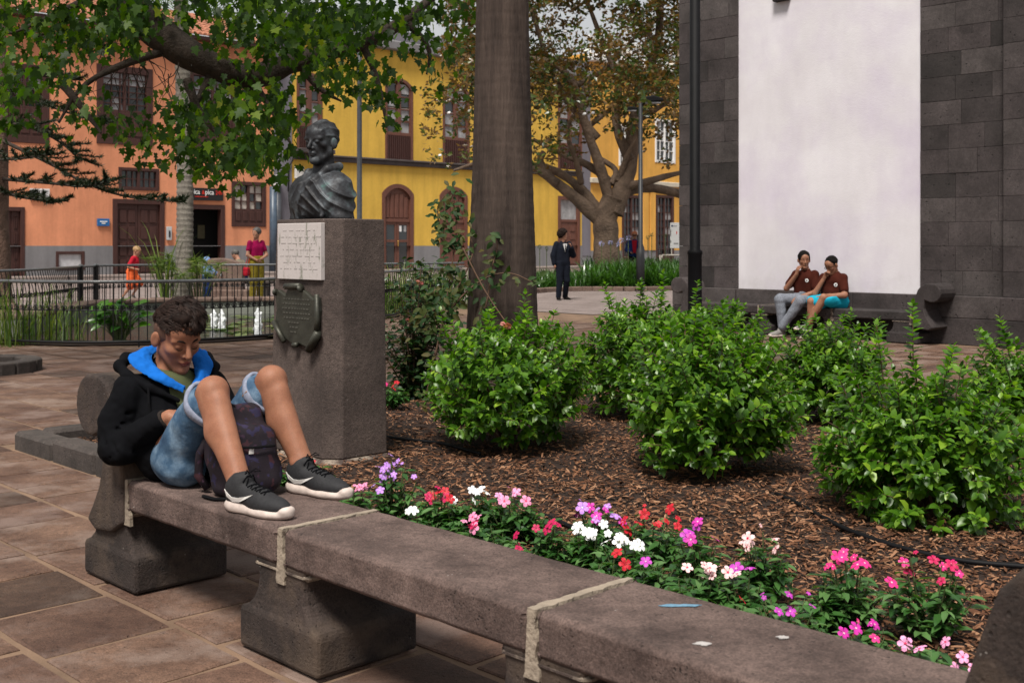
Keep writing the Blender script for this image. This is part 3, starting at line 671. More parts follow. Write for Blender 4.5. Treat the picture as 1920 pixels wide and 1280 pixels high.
# ---- orange house
V0, V1 = 8.0, pxv(510)
oh = root('orange_house', HF(V0), 'orange rendered house with dark red timber doors and windows behind the pond', 'house')
X = lambda px: pxv(px)-V0
def hole(px0, px1, pyt, pyb): m = (px0+px1)/2; return [X(px0), X(px1), pxz(m, pyb), pxz(m, pyt)]
HO = 10.15
h_left = [X(-2), X(46), 0, pxz(22, 388)]; h_pl = hole(104, 158, 471, 506); h_door = [X(211), X(308), 0, pxz(260, 374)]; h_ent = [X(352), X(421), 0, pxz(388, 384)]
h_win = hole(434, 498, 341, 425); h_low = hole(222, 298, 315, 357); h_up = hole(181, 286, 125, 272); h_up2 = hole(352, 446, 133, 284); h_upl = hole(0, 92, 120, 268)
ow = wall_holes(0, V1-V0, PLZ, HO, [h_left, h_door, h_ent, h_win, h_low, h_up, h_up2, h_upl]); ow.box(0, V1-V0, 1.2, 9, PLZ, HO); ow.build('wall', m_orange, oh)
wall_holes(0, V1-V0, 0, PLZ, [h_left, h_door, h_ent, h_pl], .38, -.03).build('plinth', m_plinth, oh)
MB().box(0, V1-V0, -.029, 0, PLZ-.001, PLZ+.02).build('plinth_cap', m_plinth, oh)
leafdoor(oh, *h_left[:2], 0.02, h_left[3], m_wood, 4)
leafdoor(oh, *h_door[:2], .02, h_door[3], m_wood, 4, .2)
w = MB(); framebox(w, h_ent[0], h_ent[1], -.2, h_ent[3], .2, -.05, .25); fr = w.build('entrance_frame', m_wood, oh); MB().box(h_ent[0]-.2, h_ent[1]+.2, .92, .97, -.1, h_ent[3]+.2).build('hall_shade_sheet', m_dark, oh)  # near-black sheet behind the open entrance stands in for the hall's shade
MB().cbox(h_ent[0]+.95, h_ent[0]+1.3, .85, .89, 1.6, 2.2, .01).build('notice', simple('dim_notice', (.1,.09,.05), .8), oh)
casement(oh, *h_win, 4, 3, m_wood, .62, .16, curt=()).children
for f in oh.children[-1].children:
    if f.name.startswith('pane') and random.random() < .55: f.data.materials[0] = m_curt2
casement(oh, *h_low, 6, 2, m_wood, 0, .13)
casement(oh, *h_up, 5, 6, m_wood, 1.15, .28, curt={(i, j) for i in range(5) for j in (4, 5)} | {(1,0),(2,0),(1,1)}, npan=3)
casement(oh, *h_up2, 5, 6, m_wood, 1.15, .28, curt={(i, j) for i in range(5) for j in (3, 4)}, npan=3)
casement(oh, *h_upl, 5, 6, m_wood, 1.15, .28, curt={(i, j) for i in range(5) for j in (4, 5)}, npan=3)
w = MB(); framebox(w, *h_pl, .12, -.05, .1); f = w.build('cellar_hatch_frame', m_wood, oh); MB().box(h_pl[0]+.1, h_pl[1]-.1, .04, .07, h_pl[2], h_pl[3]-.1).build('white_board', simple('grey_white_board', (.5,.5,.52), .7), f)
MB().cbox(-.3, V1-V0+.0, -.55, .3, HO, HO+.16, .02).build('eaves', m_wood, oh); rooftiles(oh, -.3, V1-V0, HO+.18, -.6, 9, 1.9, 5)
# ---- wall fixtures: things of their own
def plate(name, px0, px1, py0, py1, mat, label, cat, t_=.05, parent=None, y=-.03):
    v0_, v1_ = pxv(px0), pxv(px1); zt, zb = pxz((px0+px1)/2, py0), pxz((px0+px1)/2, py1)
    o = MB().cbox(0, v1_-v0_, -t_, 0, 0, zt-zb, .008).build(name, mat, None, frame(HU, v0_, zb, radians(90)) @ Matrix.Translation((0, y, 0))); tag(o, label, cat); return o, v1_-v0_, zt-zb
def text(s, size, mat, M, parent=None, name='lettering', ext=.006, sx=1, align='LEFT'):
    c = bpy.data.curves.new('t', 'FONT'); c.body = s; c.size = size; c.extrude = ext; c.align_x = align; c.resolution_u = 3
    to = bpy.data.objects.new('t', c); COL.objects.link(to); dg = bpy.context.evaluated_depsgraph_get(); me = bpy.data.meshes.new_from_object(to.evaluated_get(dg)); bpy.data.objects.remove(to)
    me.materials.clear(); me.materials.append(mat); o = link(name, me, parent); o.matrix_local = M @ Matrix.Diagonal((sx,1,1,1)); return o
UPR = Matrix.Rotation(radians(90), 4, 'X')
m_redl = simple('red_lettering', (.6,.03,.015), .5, .05); m_whl = simple('white_lettering', (.8,.8,.8), .5, .03)
sg, w_, h_ = plate('shop_sign', 352, 416, 353, 376, simple('black_sign_board', (.012,.012,.013), .4), 'black shop sign with white and red lettering over the dark entrance', 'sign', .1)
q_ = w_/2.2
for s_, x_, z_, h0, mt in (('pica', .10, .44, .42, m_whl), ('&', .80, .44, .34, m_redl), ('pica', 1.0, .43, .42, m_whl), ('24h', 1.68, .44, .34, m_redl), ('tienda autoservicio', .35, .22, .13, m_redl)): text(s_, h0*q_, mt, Matrix.Translation((x_*q_, -.11, z_*h_/.9)) @ UPR, sg, sx=.86)
pq, w_, h_ = plate('street_plaque', 181, 204, 410, 424, simple('blue_enamel', (.02,.12,.33), .35), 'small blue plaque on the orange wall left of the large door', 'plaque')
for k, (a, b) in enumerate(((.2,.8),(.35,.65))): MB().box(w_*a, w_*b, -.06, -.05, h_*(.55-.25*k), h_*(.68-.25*k)).build('text_line', m_whl, pq)
pq2, w_, h_ = plate('wall_panel', 55, 92, 354, 376, simple('white_panel', (.62,.62,.62), .6), 'white information plate on the orange wall behind the dark branches', 'plaque')
for k in range(4): MB().box(w_*.1, w_*.9, -.055, -.05, h_*(.2+.2*k), h_*(.25+.2*k)).build('text_line', m_plinth, pq2)
ip, w_, h_ = plate('intercom', 311, 320, 425, 450, simple('grey_metal_box', (.42,.44,.46), .4), 'pale intercom panel between the large door and the palm trunk', 'intercom', .08); MB().cbox(.08, w_-.08, -.11, -.08, .12, .4, .01).build('keypad', m_lamp, ip)
# ---- yellow house
Y0, Y1 = V1, pxv(1105)
yh = root('yellow_house', HF(Y0), 'yellow rendered house with arched brown doors and french windows', 'house')
X = lambda px: pxv(px)-Y0
HY = 11.0
ups = [(722,774,147,305),(830,880,157,312),(1046,1092,172,318)]; ups.append((556,604,136,292))
gnd = [(716,775,345,520),(824,876,350,520),(1046,1087,368,520)]
uph = []; gh = []
for a, b, c, d in ups: m = (a+b)/2; uph.append([X(a), X(b), pxz(m, d), pxz(m, c)])
for a, b, c, d in gnd: m = (a+b)/2; gh.append([X(a), X(b), 0, pxz(m, c)])
yw = wall_holes(0, Y1-Y0, PLZ, HY, uph+gh); yw.box(0, Y1-Y0, .36, 9, PLZ, HY)
def spandrel(mb, x0, x1, z1, rise, y0=0, y1=.35, n=10):
    w = x1-x0; R = (w*w/4+rise*rise)/(2*rise); cx = (x0+x1)/2; cz = z1-R; A = math.asin(w/2/R)
    for sgn in (-1, 1):
        poly = []
        for k in range(n+1): a = A*k/n; poly.append((cx+sgn*R*sin(a), cz+R*cos(a)))
        poly.append((cx+sgn*w/2, z1)) 
        if sgn < 0: poly = poly[::-1]
        mb.prism(poly[::-1], y0-.001*0, y1, 'y')
for h in uph[:2]+uph[3:]+gh[:2]: spandrel(yw, h[0], h[1], h[3]+.001, (h[1]-h[0])*.24)
yw.build('wall', m_yellow, yh)
wall_holes(0, Y1-Y0, 0, PLZ, gh, .38, -.03).build('plinth', m_plinth, yh)
MB().box(X(513), X(546), -.06, .1, PLZ-.6, HY).build('corner_strip', m_quoin, yh); MB().box(X(1106)-.7, X(1106), -.05, .1, PLZ-.6, HY).build('corner_strip', m_quoin, yh)
zs = 5.28
mb = MB()
for x0, x1 in ((X(546), Y1-Y0-.7),): mb.cbox(x0, x1, -.16, .02, zs, zs+.2, .02); mb.cbox(x0, x1, -.24, .02, zs+.2, zs+.3, .02)
mb.build('string_course', m_cornice, yh)
MB().cbox(-.1, Y1-Y0+.1, -.4, .4, HY, HY+.45, .05).build('cornice', m_plinth, yh); MB().box(0, Y1-Y0, .2, .5, HY+.45, HY+1.1).build('parapet', m_quoin, yh)
def archframe(par, h, mw, rise, fw=.14, y0=-.04, y1=.16, name='door_frame'):
    x0, x1, z0, z1 = h; w = x1-x0; R = (w*w/4+rise*rise)/(2*rise); cx = (x0+x1)/2; A = math.asin(w/2/R); cz = z1-R; n = 10; vo = []; vi = []
    sc = (w/2-fw)/(w/2)
    outer = [(x0, z0)]+[(cx+R*sin(-A+2*A*k/n), cz+R*cos(-A+2*A*k/n)) for k in range(n+1)]+[(x1, z0)]
    inner = [(x0+fw, z0)]+[(cx+(R*sin(-A+2*A*k/n))*sc, cz+R*cos(-A+2*A*k/n)-fw) for k in range(n+1)]+[(x1-fw, z0)]
    mb = MB(); m = len(outer); vs = [(a, y0, b) for a, b in outer]+[(a, y0, b) for a, b in inner]+[(a, y1, b) for a, b in outer]+[(a, y1, b) for a, b in inner]; fs = []
    for k in range(m-1): fs += [(k, m+k, m+k+1, k+1), (k, k+1, 2*m+k+1, 2*m+k), (m+k, 3*m+k, 3*m+k+1, m+k+1)]
    mb.add(vs, fs); return mb.build(name, mw, par), inner
for i, h in enumerate(gh):
    rise = (h[1]-h[0])*.24 if i < 2 else .02; fr, inner = archframe(yh, h, m_wood2, rise, .2)
    a, b, z1 = h[0]+.2, h[1]-.2, h[3]-.2; spr = z1-rise; mid = spr-(1.15 if i < 2 else .3)
    if i < 2:
        tp = MB(); poly = [(a, mid)]+[p for p in inner[1:-1]]+[(b, mid)]; tp.prism(poly, .1, .14, 'y'); tp.build('fanlight_panel', m_wood2, fr)
        for k in range(5):
            x0 = a+.06+(b-a-.12)*k/5+.035; x1 = a+.06+(b-a-.12)*(k+1)/5-.035; MB().cbox(x0, x1, .06, .105, mid+.12, spr+(.05 if k in (0,4) else .2), .03).build('fanlight_board', m_wood2, fr)
    else:
        MB().box(a, b, .12, .13, mid-.9, z1).build('fanlight_pane', m_curtain, fr); mid = mid-.9
    MB().cbox(a, b, .02, .13, mid-.08, mid+.08, .01).build('transom', m_wood2, fr)
    for l in (0, 1):
        A = a+(b-a)*l/2+.01; B = a+(b-a)*(l+1)/2-.01
        if i == 0:
            lf = MB(); framebox(lf, A, B, .02, mid-.08, .13, .06, .12); lf.cbox(A+.1, B-.1, .062, .118, 1.45, 1.58, .005); lf = lf.build('door_leaf', m_wood2, fr)
            MB().box(A+.12, B-.12, .1, .105, .2, mid-.2).build('pane', m_glass, lf)
            if l == 1: MB().cbox(A+.0, A+.06, .0, .06, 1.25, 1.55, .01).build('handle', simple('brass', (.6,.35,.1), .3, metal=.9), lf)
            for q in range(1 if l == 0 else 2):
                if l: MB().box(A+.15+q*.3, A+.3+q*.3, .09, .098, mid-.55, mid-.25).build('sticker', m_whl if q == 0 else m_curtain, lf)
        else:
            lf = MB().cbox(A, B, .06, .12, .02, mid-.08, .01).build('door_leaf', m_wood2, fr); rows = 3 if i == 1 else 5
            for k in range(rows):
                Z0 = .2+(mid-.35)*k/rows; Z1 = .2+(mid-.35)*(k+1)/rows-.12; MB().cbox(A+.14, B-.14, .03, .065, Z0, Z1, .03).build('door_panel', m_wood2, lf)
for i, h in enumerate(uph):
    rise = (h[1]-h[0])*.24 if i != 2 else .02; fr, inner = archframe(yh, h, m_wood2, rise, .13, -.03, .16, 'window_frame')
    a, b, z1 = h[0]+.13, h[1]-.13, h[3]-.13; bz = h[2]+1.45
    g = MB(); mx = (a+b)/2; g.cbox(mx-.09, mx+.09, .02, .1, bz, z1, .01)
    for s in (0, 1):
        c0, c1 = (a, mx-.09) if s == 0 else (mx+.09, b); g.box(c0, c0+.06, .03, .09, bz, z1-rise*.5); g.box(c1-.06, c1, .03, .09, bz, z1-rise*.5)
        for k in range(1, 5): Z = bz+(z1-rise*.4-bz)*k/4; g.box(c0+.06, c1-.06, .032, .088, Z-.03, Z+.03) if k < 4 else None
        for k in range(4):
            Z0 = bz+(z1-bz)*k/4; Z1 = bz+(z1-bz)*(k+1)/4; MB().box(c0+.05, c1-.05, .1, .106, Z0+.03, min(Z1, z1-rise*.3)-.02).build('pane', m_curtain if (k+s+i) % 3 else m_glass, fr)
    g.build('glazing_bars', m_wood2, fr)
    MB().cbox(a, b, .0, .1, bz-.1, bz+.06, .01).build('transom', m_wood2, fr); MB().box(a, b, .09, .12, h[2], bz).build('shutter_board', m_wood2, fr)
    for k in range(12): MB().box(a+(b-a)*(k+.25)/12, a+(b-a)*(k+.75)/12, -.02, .02, h[2]+.05, bz-.1).build('balcony_bar', m_wood, fr)
bal = MB(); bx0, bx1 = X(546), X(612); bal.cbox(bx0, bx1, -.75, 0, zs+.3, zs+.5, .02); bal.build('balcony_slab', m_cornice, yh)
# electric boxes and pipes
eb, _, _ = plate('meter_box', 551, 566, 313, 335, simple('pale_box', (.6,.58,.56), .5), 'pale meter box with a hanging cable on the yellow wall beside the bust', 'meter box', .18)
MB().tube([(-.1,-.1,.9),(-.35,-.08,.5),(-.38,-.08,-.6),(-.1,-.1,-.8)], .03, 6).build('cable', m_lamp, eb)
jb, _, _ = plate('junction_box', 508, 519, 329, 348, simple('white_box', (.66,.66,.68), .45), 'white junction box at the top of the downpipes between the two houses', 'junction box', .25, y=-.2)
for px, mt, lb, wd in ((509, m_pipe2, 'blue grey downpipe at the right edge of the orange house', .17), (517, m_pipe, 'dark grey downpipe beside the lilac corner strip', .17)):
    v = pxv(px); o = MB().tube([(0,-.15,0),(0,-.15,pxz(px, 350))], wd, 12).build('downpipe', mt, None, HF(v), True); tag(o, lb, 'downpipe')
# ---- amber building
A0, A1 = Y1, pxv(1330)
ah = root('amber_building', HF(A0), 'amber yellow building with white framed windows behind the magnolia', 'building')
X = lambda px: pxv(px)-A0
HA = 12.6
gdoor = [(1166,1203,366,500),(1229,1263,366,500)]; gup = [(1228,1266,224,306),(1160,1186,235,312)]
gh2 = [[X(a), X(b), 0, pxz((a+b)/2, c)] for a, b, c, d in gdoor]; gu2 = [[X(a), X(b), pxz((a+b)/2, d), pxz((a+b)/2, c)] for a, b, c, d in gup]
aw = wall_holes(0, A1-A0, PLZ-.3, HA, gh2+gu2); aw.box(0, A1-A0, .36, 9, PLZ, HA); aw.build('wall', m_amber, ah); wall_holes(0, A1-A0, 0, PLZ-.3, gh2, .38, -.03).build('plinth', m_plinth, ah)
for h in gh2: casement(ah, h[0], h[1], -.1, h[3], 4, 8, m_wood, .5, .18, curt={(2,3),(3,3),(2,5),(3,5),(0,6)})
for h in gu2: casement(ah, *h, 4, 4, m_wwhite, .0, .16, curt={(0,3),(1,2)}); 
MB().cbox(0, A1-A0, -.2, .02, pxz(1200, 345)-.1, pxz(1200, 345)+.2, .03).build('string_course', simple('cream_stone', (.5,.46,.38), .8), ah)
MB().cbox(-.1, A1-A0, -.4, .3, HA-.5, HA-.1, .05).build('cornice', m_wwhite, ah)
mb = MB(); n = 26
for k in range(n): x = (A1-A0)*(k+.5)/n; mb.lathe([(.09,0),(.12,.1),(.05,.2),(.11,.5),(.05,.75),(.1,.85)], 8, Matrix.Translation((x, .1, HA)))
mb.cbox(0, A1-A0, -.05, .25, HA+.85, HA+1.05, .02); mb.build('balustrade', m_wwhite, ah)
for px in (1180,1215,1225): pass
for px0, px1 in ((1205,1228),): MB().cbox(X(px0), X(px0)+.5, -.08, .0, PLZ-.3, pxz(1200, 345)-.1, .02).build('pilaster', m_amber, ah); MB().cbox(X(px1)-.5, X(px1), -.08, .0, PLZ-.3, pxz(1200,345)-.1, .02).build('pilaster', m_amber, ah)
# pale paving strip (pavement) along the houses
mb = MB().box(0, 60, -2.2, -.03, 0, .12); o = mb.build('pavement', m_farpave, None, HF(4)); tag(o, kind='structure')
# ================================================================== POND AND FENCES
mb = MB(); pw = [G(x, y) for x, y in [(120,642),(270,646),(400,641),(510,634),(640,616),(715,600),(715,588),(510,589),(400,589),(240,592),(170,606)]]
tag(MB().add([(p.x, p.y, .035) for p in pw], [tuple(range(len(pw)))]).build('pond_water', m_water), kind='structure')
pe = [G(x, y) for x, y in [(-140,641),(0,646),(130,650),(270,648),(400,643),(510,636),(620,618),(720,599),(870,572)]]+[G(x, y) for x, y in [(870,571),(515,583),(215,587),(150,596),(80,612),(0,622),(-150,626)]]
tag(MB().add([(p.x, p.y, .02) for p in pe], [tuple(range(len(pe)))]).build('pond_margin_soil', m_soil), kind='structure')
pr = root('pond_rim', G(400, 590), 'brown stone rim of the lily pond below the far railing', 'pond rim'); ri = pr.matrix_world.inverted()
def interp(pts, step):
    out = []; 
    for a, b in zip(pts, pts[1:]):
        n = max(1, int(round((b-a).length/step))); out += [a.lerp(b, i/n) for i in range(n)]
    return out+[pts[-1]]
def smooth(pts, k=2):
    for _ in range(k):
        q = [pts[0]]
        for a, b in zip(pts, pts[1:]): q += [a.lerp(b, .25), a.lerp(b, .75)]
        pts = q+[pts[-1]]
    return pts
m_rim = stone('rim_stone', (.16,.1,.08), (.27,.19,.15), pit=.2, sc=3, orand=.3)
m_inner = plaster('pond_inner_render', (.22,.23,.2))
rim = interp(smooth([G(x, y) for x, y in [(40,634),(110,618),(165,604),(225,597),(330,592),(510,591),(720,588),(800,582)]]), .7)
for a, b in zip(rim, rim[1:]):
    x = (b-a).normalized(); y = Vector((-x.y, x.x, 0)); L = (b-a).length
    M = ri @ mat4(x, y, Vector((0,0,1)), a); MB().cbox(.008, L-.008, -.05, .5, .26, .34, .02).build('rim_stone', m_rim, pr, M); MB().box(0, L, 0, .4, -.1, .258).build('rim_wall', m_inner, pr, M)
def fence(name, path, H, label, belly, group=None, spacing=.107, posts=()):
    P_ = smooth(path, 2); r = root(name, path[3], label, 'fence'); inv = r.matrix_world.inverted()
    L = [0]; 
    for a, b in zip(P_, P_[1:]): L.append(L[-1]+(b-a).length)
    def at(s):
        for i in range(len(L)-1):
            if L[i+1] >= s: break
        t_ = (s-L[i])/max(L[i+1]-L[i], 1e-6); p = P_[i].lerp(P_[i+1], t_); return p, (P_[i+1]-P_[i]).normalized()
    up = lambda z: [inv @ Vector((p.x, p.y, z)) for p in P_]
    MB().tube(up(H), .023, 8).build('top_rail', m_grail, r, None, True); MB().tube(up(.075), .019, 6).build('bottom_rail', m_iron, r, None, True)
    MB().tube(up(H-.3), .008, 6).build('middle_rail', m_iron, r, None, True) if False else None
    MB().tube(up(.49), .007, 5).build('scroll_rail', m_iron, r)
    bars = {}
    def bar(bl):
        k = round(bl, 1)
        if k not in bars:
            pts = [(0, -(.10*k)*(.5*sin(pi*t_)**1+.9*sin(pi*t_)*(1-t_)), .075+(H-.075)*t_) for t_ in [i/10 for i in range(11)]] if k else [(0,0,.075),(0,0,H)]
            bars[k] = MB().tube(pts, .0075, 5).mesh('bar', m_iron)
        return bars[k]
    sc = []
    for sgn in (-1, 1):
        pts = []
        for k in range(15): a = -pi/2+k/14*radians(430); rr_ = .036*(1-.6*k/14); pts.append((sgn*(.012+.026-.0+rr_*0+cos(a)*rr_*1), 0, .036+sin(a)*rr_+.0))
        sc.append(pts)
    mb = MB(); [mb.tube(p, .0065, 4) for p in sc]; scr = mb.mesh('scroll', m_iron); leg = MB().box(-.012,.012,-.012,.012,-.02,.075).mesh('foot', m_iron)
    n = int(L[-1]/spacing)
    for i in range(n):
        p, t_ = at(i*spacing); y = Vector((-t_.y, t_.x, 0)); M = inv @ mat4(t_, y, Vector((0,0,1)), p)
        link('bar', bar(belly(i*spacing/L[-1])), r, M); 
        if i < 148: link('scroll', scr, r, M @ Matrix.Translation((spacing/2, 0, .485)))
        if i % 22 == 10: link('foot', leg, r, M)
    for s_ in posts:
        p, t_ = at(s_*L[-1]); MB().box(-.04,.04,-.04,.04,0,H+.01).build('post', m_iron, r, inv @ mat4(t_, Vector((-t_.y, t_.x, 0)), Vector((0,0,1)), p)); MB().lathe([(.045,0),(.05,.02),(.02,.05)], 10).build('post_cap', m_grail, r, inv @ Matrix.Translation((p.x, p.y, H)))
    return r, at, L[-1]
fence('near_railing', NEARF, .86, 'black iron railing along the near side of the pond behind the boy', lambda t_: max(0, min(1, (t_-.62)*6)))
fence('far_railing', FARF, .93, 'black iron railing with posts along the far side of the pond', lambda t_: 1 if t_ < .3 else (1 if t_ > .93 else 0), posts=(.352, .405))
for px, pyg, zt, lb in ((401,618,.27,'leftmost of the three white water jets in the pond'), (416,619,.28,'middle of the three white water jets in the pond'), (483,630,.36,'tallest white water jet in the pond near the pedestal')):
    g = G(px, pyg); s = SDF((-.12,-.12,-.02), (.12,.12,zt+.06), .012); s.chain([(0,0,0),(.01,0,zt*.5),(0,0,zt)], [.055,.05,.022], .02)
    for k in range(7): s.ell((random.uniform(-.05,.05), random.uniform(-.03,.03), random.uniform(0,zt*.85)), (.025,.025,.045), k=.02)
    o = s.build('fountain_jet', m_foam, None, Matrix.Translation(g+Vector((0,0,.03))), wrinkle(.012, 60)); tag(o, lb, 'fountain jet', 'water jets in the pond')
# lily pads
pp = []
while len(pp) < 240:
    px, py = random.uniform(365, 715), random.uniform(596, 636)
    if mnoise.noise(Vector((px*.02, py*.12, 3))) > -.02 or random.random() < .08: g = G(px, py); pp.append((g.x, g.y, .042+random.random()*.01))
PAD = ([(cos(a), sin(a), 0) for a in [i*pi/5 for i in range(10)]]+[(0,0,-.03)], [(10,i,(i+1)%10) for i in range(9)])
n = len(pp); o = scatter('water_lily_pads', PAD[0], PAD[1], pp, RNG.normal(size=(n,3))*[1,1,.05], np.array([[0,0,1.]]*n)+RNG.normal(0,.05,(n,3)), .06+.08*RNG.random(n), m_pad); tag(o, kind='stuff', label='green lily pads floating on the pond', cat='lily pads')
def rotF(yaw=0, pitch=0, roll=0):
    """rows forward, left, up; yaw to the left, pitch up"""
    M = Matrix.Rotation(yaw, 3, 'Z') @ Matrix.Rotation(-pitch, 3, 'Y') @ Matrix.Rotation(roll, 3, 'X'); return np.array(M.transposed())
# ================================================================== MONUMENT
PU0, PU1, PV0, PV1 = -2.975, -2.33, 1.85, 2.26
pd = root('stone_pedestal', W(-2.65, 2.1), 'tall dark stone pedestal with a chamfered corner carrying the bronze bust', 'pedestal'); pi_ = pd.matrix_world.inverted() @ frame(0, 0, 0)
def ped_ring(z, e, tl, c=.085): return [(PU0-e+tl, PV0-e, z), (PU1+e-c, PV0-e, z), (PU1+e, PV0-e+c, z), (PU1+e, PV1+e, z), (PU0-e+tl, PV1+e, z)]
o = MB().loft([ped_ring(.10, .0, 0), ped_ring(.8, -.005, .025), ped_ring(1.50, -.012, .05)]).build('shaft', m_ped, pd, pi_); bevel(o, .008, 2)
o = MB().loft([ped_ring(-.02, .055, 0), ped_ring(.055, .05, 0)]).build('base', m_ped, pd, pi_); bevel(o, .012, 2)
o = MB().loft([ped_ring(.058, .028, 0), ped_ring(.078, .03, 0), ped_ring(.098, .0, 0)]).build('base_mortar', m_bearing, pd, pi_)
pl = MB().cbox(-2.87, -2.415, PV0-.012, PV0+.02, 1.14, 1.475, .003).build('marble_plaque', m_marble, pd, pi_)
m_ink = simple('worn_lettering', (.41,.375,.365), .9)
mb = MB(); rr = random.Random(5)
for k in range(7):
    z = 1.43-.038*k; x = -2.84+rr.random()*.05
    while x < -2.46: L = rr.uniform(.012,.05); mb.box(x, x+L, PV0-.0135, PV0-.011, z, z+.008); x += L+rr.uniform(.01,.03)
tag(mb.build('worn_text', m_ink, pl), kind='stuff')
# scroll shaped bronze plaque
bx, bz = -2.65, .93
out = [(-.235,.12),(-.2,.145),(-.12,.115),(-.09,.165),(.02,.165),(.09,.14),(.17,.1),(.215,.115),(.225,.03),(.205,-.09),(.215,-.13),(.12,-.19),(.02,-.17),(-.05,-.175),(-.12,-.15),(-.235,-.045),(-.215,.03)]
o = MB().prism([(bx+a, bz+b) for a, b in out], PV0-.022, PV0+.01, 'y').build('bronze_plaque', m_bronze2, pd, pi_); bevel(o, .008, 2); bp = o
for pts, r_ in (([(-.10,.168),(.05,.172)], .02), ([(.055,.16),(.06,.162)], .026), ([(-.215,.13),(-.21,.13)], .022), ([(.222,.13),(.228,-.02),(.215,-.09)], .015), ([(.235,-.09),(.14,-.2)], .024), ([(-.235,-.05),(-.12,-.165)], .016), ([(-.02,-.18),(.02,-.175)], .016)):
    MB().tube([(bx+a, PV0-.03, bz+b) for a, b in pts], r_, 10).build('rolled_edge', m_bronze2, bp, None, True)
mb = MB()
for k in range(8):
    z = bz+.09-.028*k; x = bx-.15+rr.random()*.03+(.01*k if k > 4 else 0)
    while x < bx+.13-(.02*k if k > 4 else 0): L = rr.uniform(.008,.028); mb.box(x, x+L, PV0-.0255, PV0-.021, z, z+.008); x += L+.009
tag(mb.build('raised_text', simple('rubbed_bronze', (.09,.088,.075), .45, metal=.4), bp), kind='stuff')
def headsdf(S, c, R, s, nose=1.0, jaw=1.0, brow=1.0, eyeopen=True, k=.012):
    """human head; R rows: forward, left, up"""
    R = np.array(R, float); c = np.array(c, float)
    T = lambda x, y, z: c+s*(R[0]*x+R[1]*y+R[2]*z)
    E = lambda p, r, k_=k, sub=False: S.ell(T(*p), np.array(r)*s, R, k_*s, sub)
    Cn = lambda a, b, ra, rb, k_=k, sub=False: S.cone(T(*a), T(*b), ra*s, rb*s, k_*s, sub)
    E((-.014,0,.036), (.096,.075,.086), .02); E((.024,0,-.022), (.068,.056,.084), .03)
    for y in (-1,1):
        Cn((-.002,y*.046*jaw,-.045), (.060,y*.015*jaw,-.098), .021, .017, .03); E((.056,y*.038,-.016), (.026,.024,.02), .025)
    E((.078,0,-.097), (.02,.02,.018), .02); E((.05,0,.055), (.045,.058,.045), .03)
    for y in (-1,1):
        E((.097,y*.031,.010), (.019,.020,.014), .012, True); Cn((.083,y*.012,.027), (.072,y*.05,.026), .0085*brow, .0075*brow, .012); E((.0745,y*.031,.007), (.0155,.0165,.0125), .003)
    Cn((.088,0,.02), (.114*nose,0,-.024), .0075, .0115, .010); E((.105,0,-.027), (.013,.0105,.010), .006)
    for y in (-1,1): E((.091,y*.0125,-.031), (.011,.0075,.008), .005)
    E((.082,0,-.055), (.016,.027,.014), .012); E((.0945,0,-.0555), (.0085,.022,.0052), .004); E((.0925,0,-.0665), (.0085,.018,.006), .004); Cn((.103,-.02,-.0612), (.103,.02,-.0612), .0012, .0012, .004, True)
    for y in (-1,1):
        a = T(-.010,y*.083,-.004); q = np.array([R[0]*.85-R[1]*(.5*y), R[1]*.85+R[0]*.5*y, R[2]]); q = unit(q)
        S.ell(a, np.array((.020,.009,.033))*s, q, .005*s); S.ell(T(-.001,y*.093,.0), np.array((.010,.006,.018))*s, q, .006*s, True)
    return T
BM = frame(-2.74, 2.07, 1.5, radians(-90))         # x forward = -v, y left = +u
bust = root('bronze_bust', BM, 'weathered bronze bust of a man with swept back hair on the tall stone pedestal', 'bust')
S = SDF((-.2,-.32,-.02), (.22,.32,.68), .005)
S.ell((-.02,0,.10), (.13,.24,.17), k=.03); S.ell((0,-.13,.17), (.105,.115,.11), k=.05); S.ell((-.01,.13,.17), (.105,.115,.11), k=.05); S.ell((.04,0,.12), (.115,.2,.13), k=.05); S.ell((-.06,0,.24), (.075,.12,.075), k=.05)
S.cone((0,-.215,.0), (0,-.165,.17), .075, .075, .04); S.cone((0,.215,.0), (0,.165,.17), .075, .075, .04)
S.ell((-.01,0,.14), (.105,.235,.15), k=.06)
S.chain([(-.06,-.10,.31),(.03,-.095,.295),(.11,-.05,.215),(.14,-.005,.13)], [.024,.022,.02,.016], .012); S.chain([(-.06,.10,.325),(.03,.105,.305),(.11,.055,.22),(.142,.0,.12)], [.028,.025,.021,.017], .012)
S.chain([(.125,0,.13),(.13,.0,.03)], [.014,.012], .02); S.chain([(.05,-.15,.24),(.12,-.1,.12),(.12,-.08,.0)], [.015,.012,.01], .03); S.chain([(-.02,.17,.26),(.07,.15,.16),(.11,.16,.02)], [.02,.014,.012], .03); S.chain([(.02,.21,.2),(.09,.19,.08)], .014, .03)
S.cone((-.035,0,.26), (-.015,0,.40), .066, .062, .03); S.cone((.03,-.035,.25), (.0,-.02,.37), .02, .02, .03)
RB = rotF(radians(17), radians(-3), 0)
T = headsdf(S, (0,0,.47), RB, 1.09, nose=1.02, jaw=1.08, brow=1.35)
for y in (-1,1): S.cone(T(.092,y*.012,-.034), T(.078,y*.03,-.062), .003, .003, .008, True); S.cone(T(.075,y*.045,-.02), T(.05,y*.05,-.06), .008, .008, .03, True)
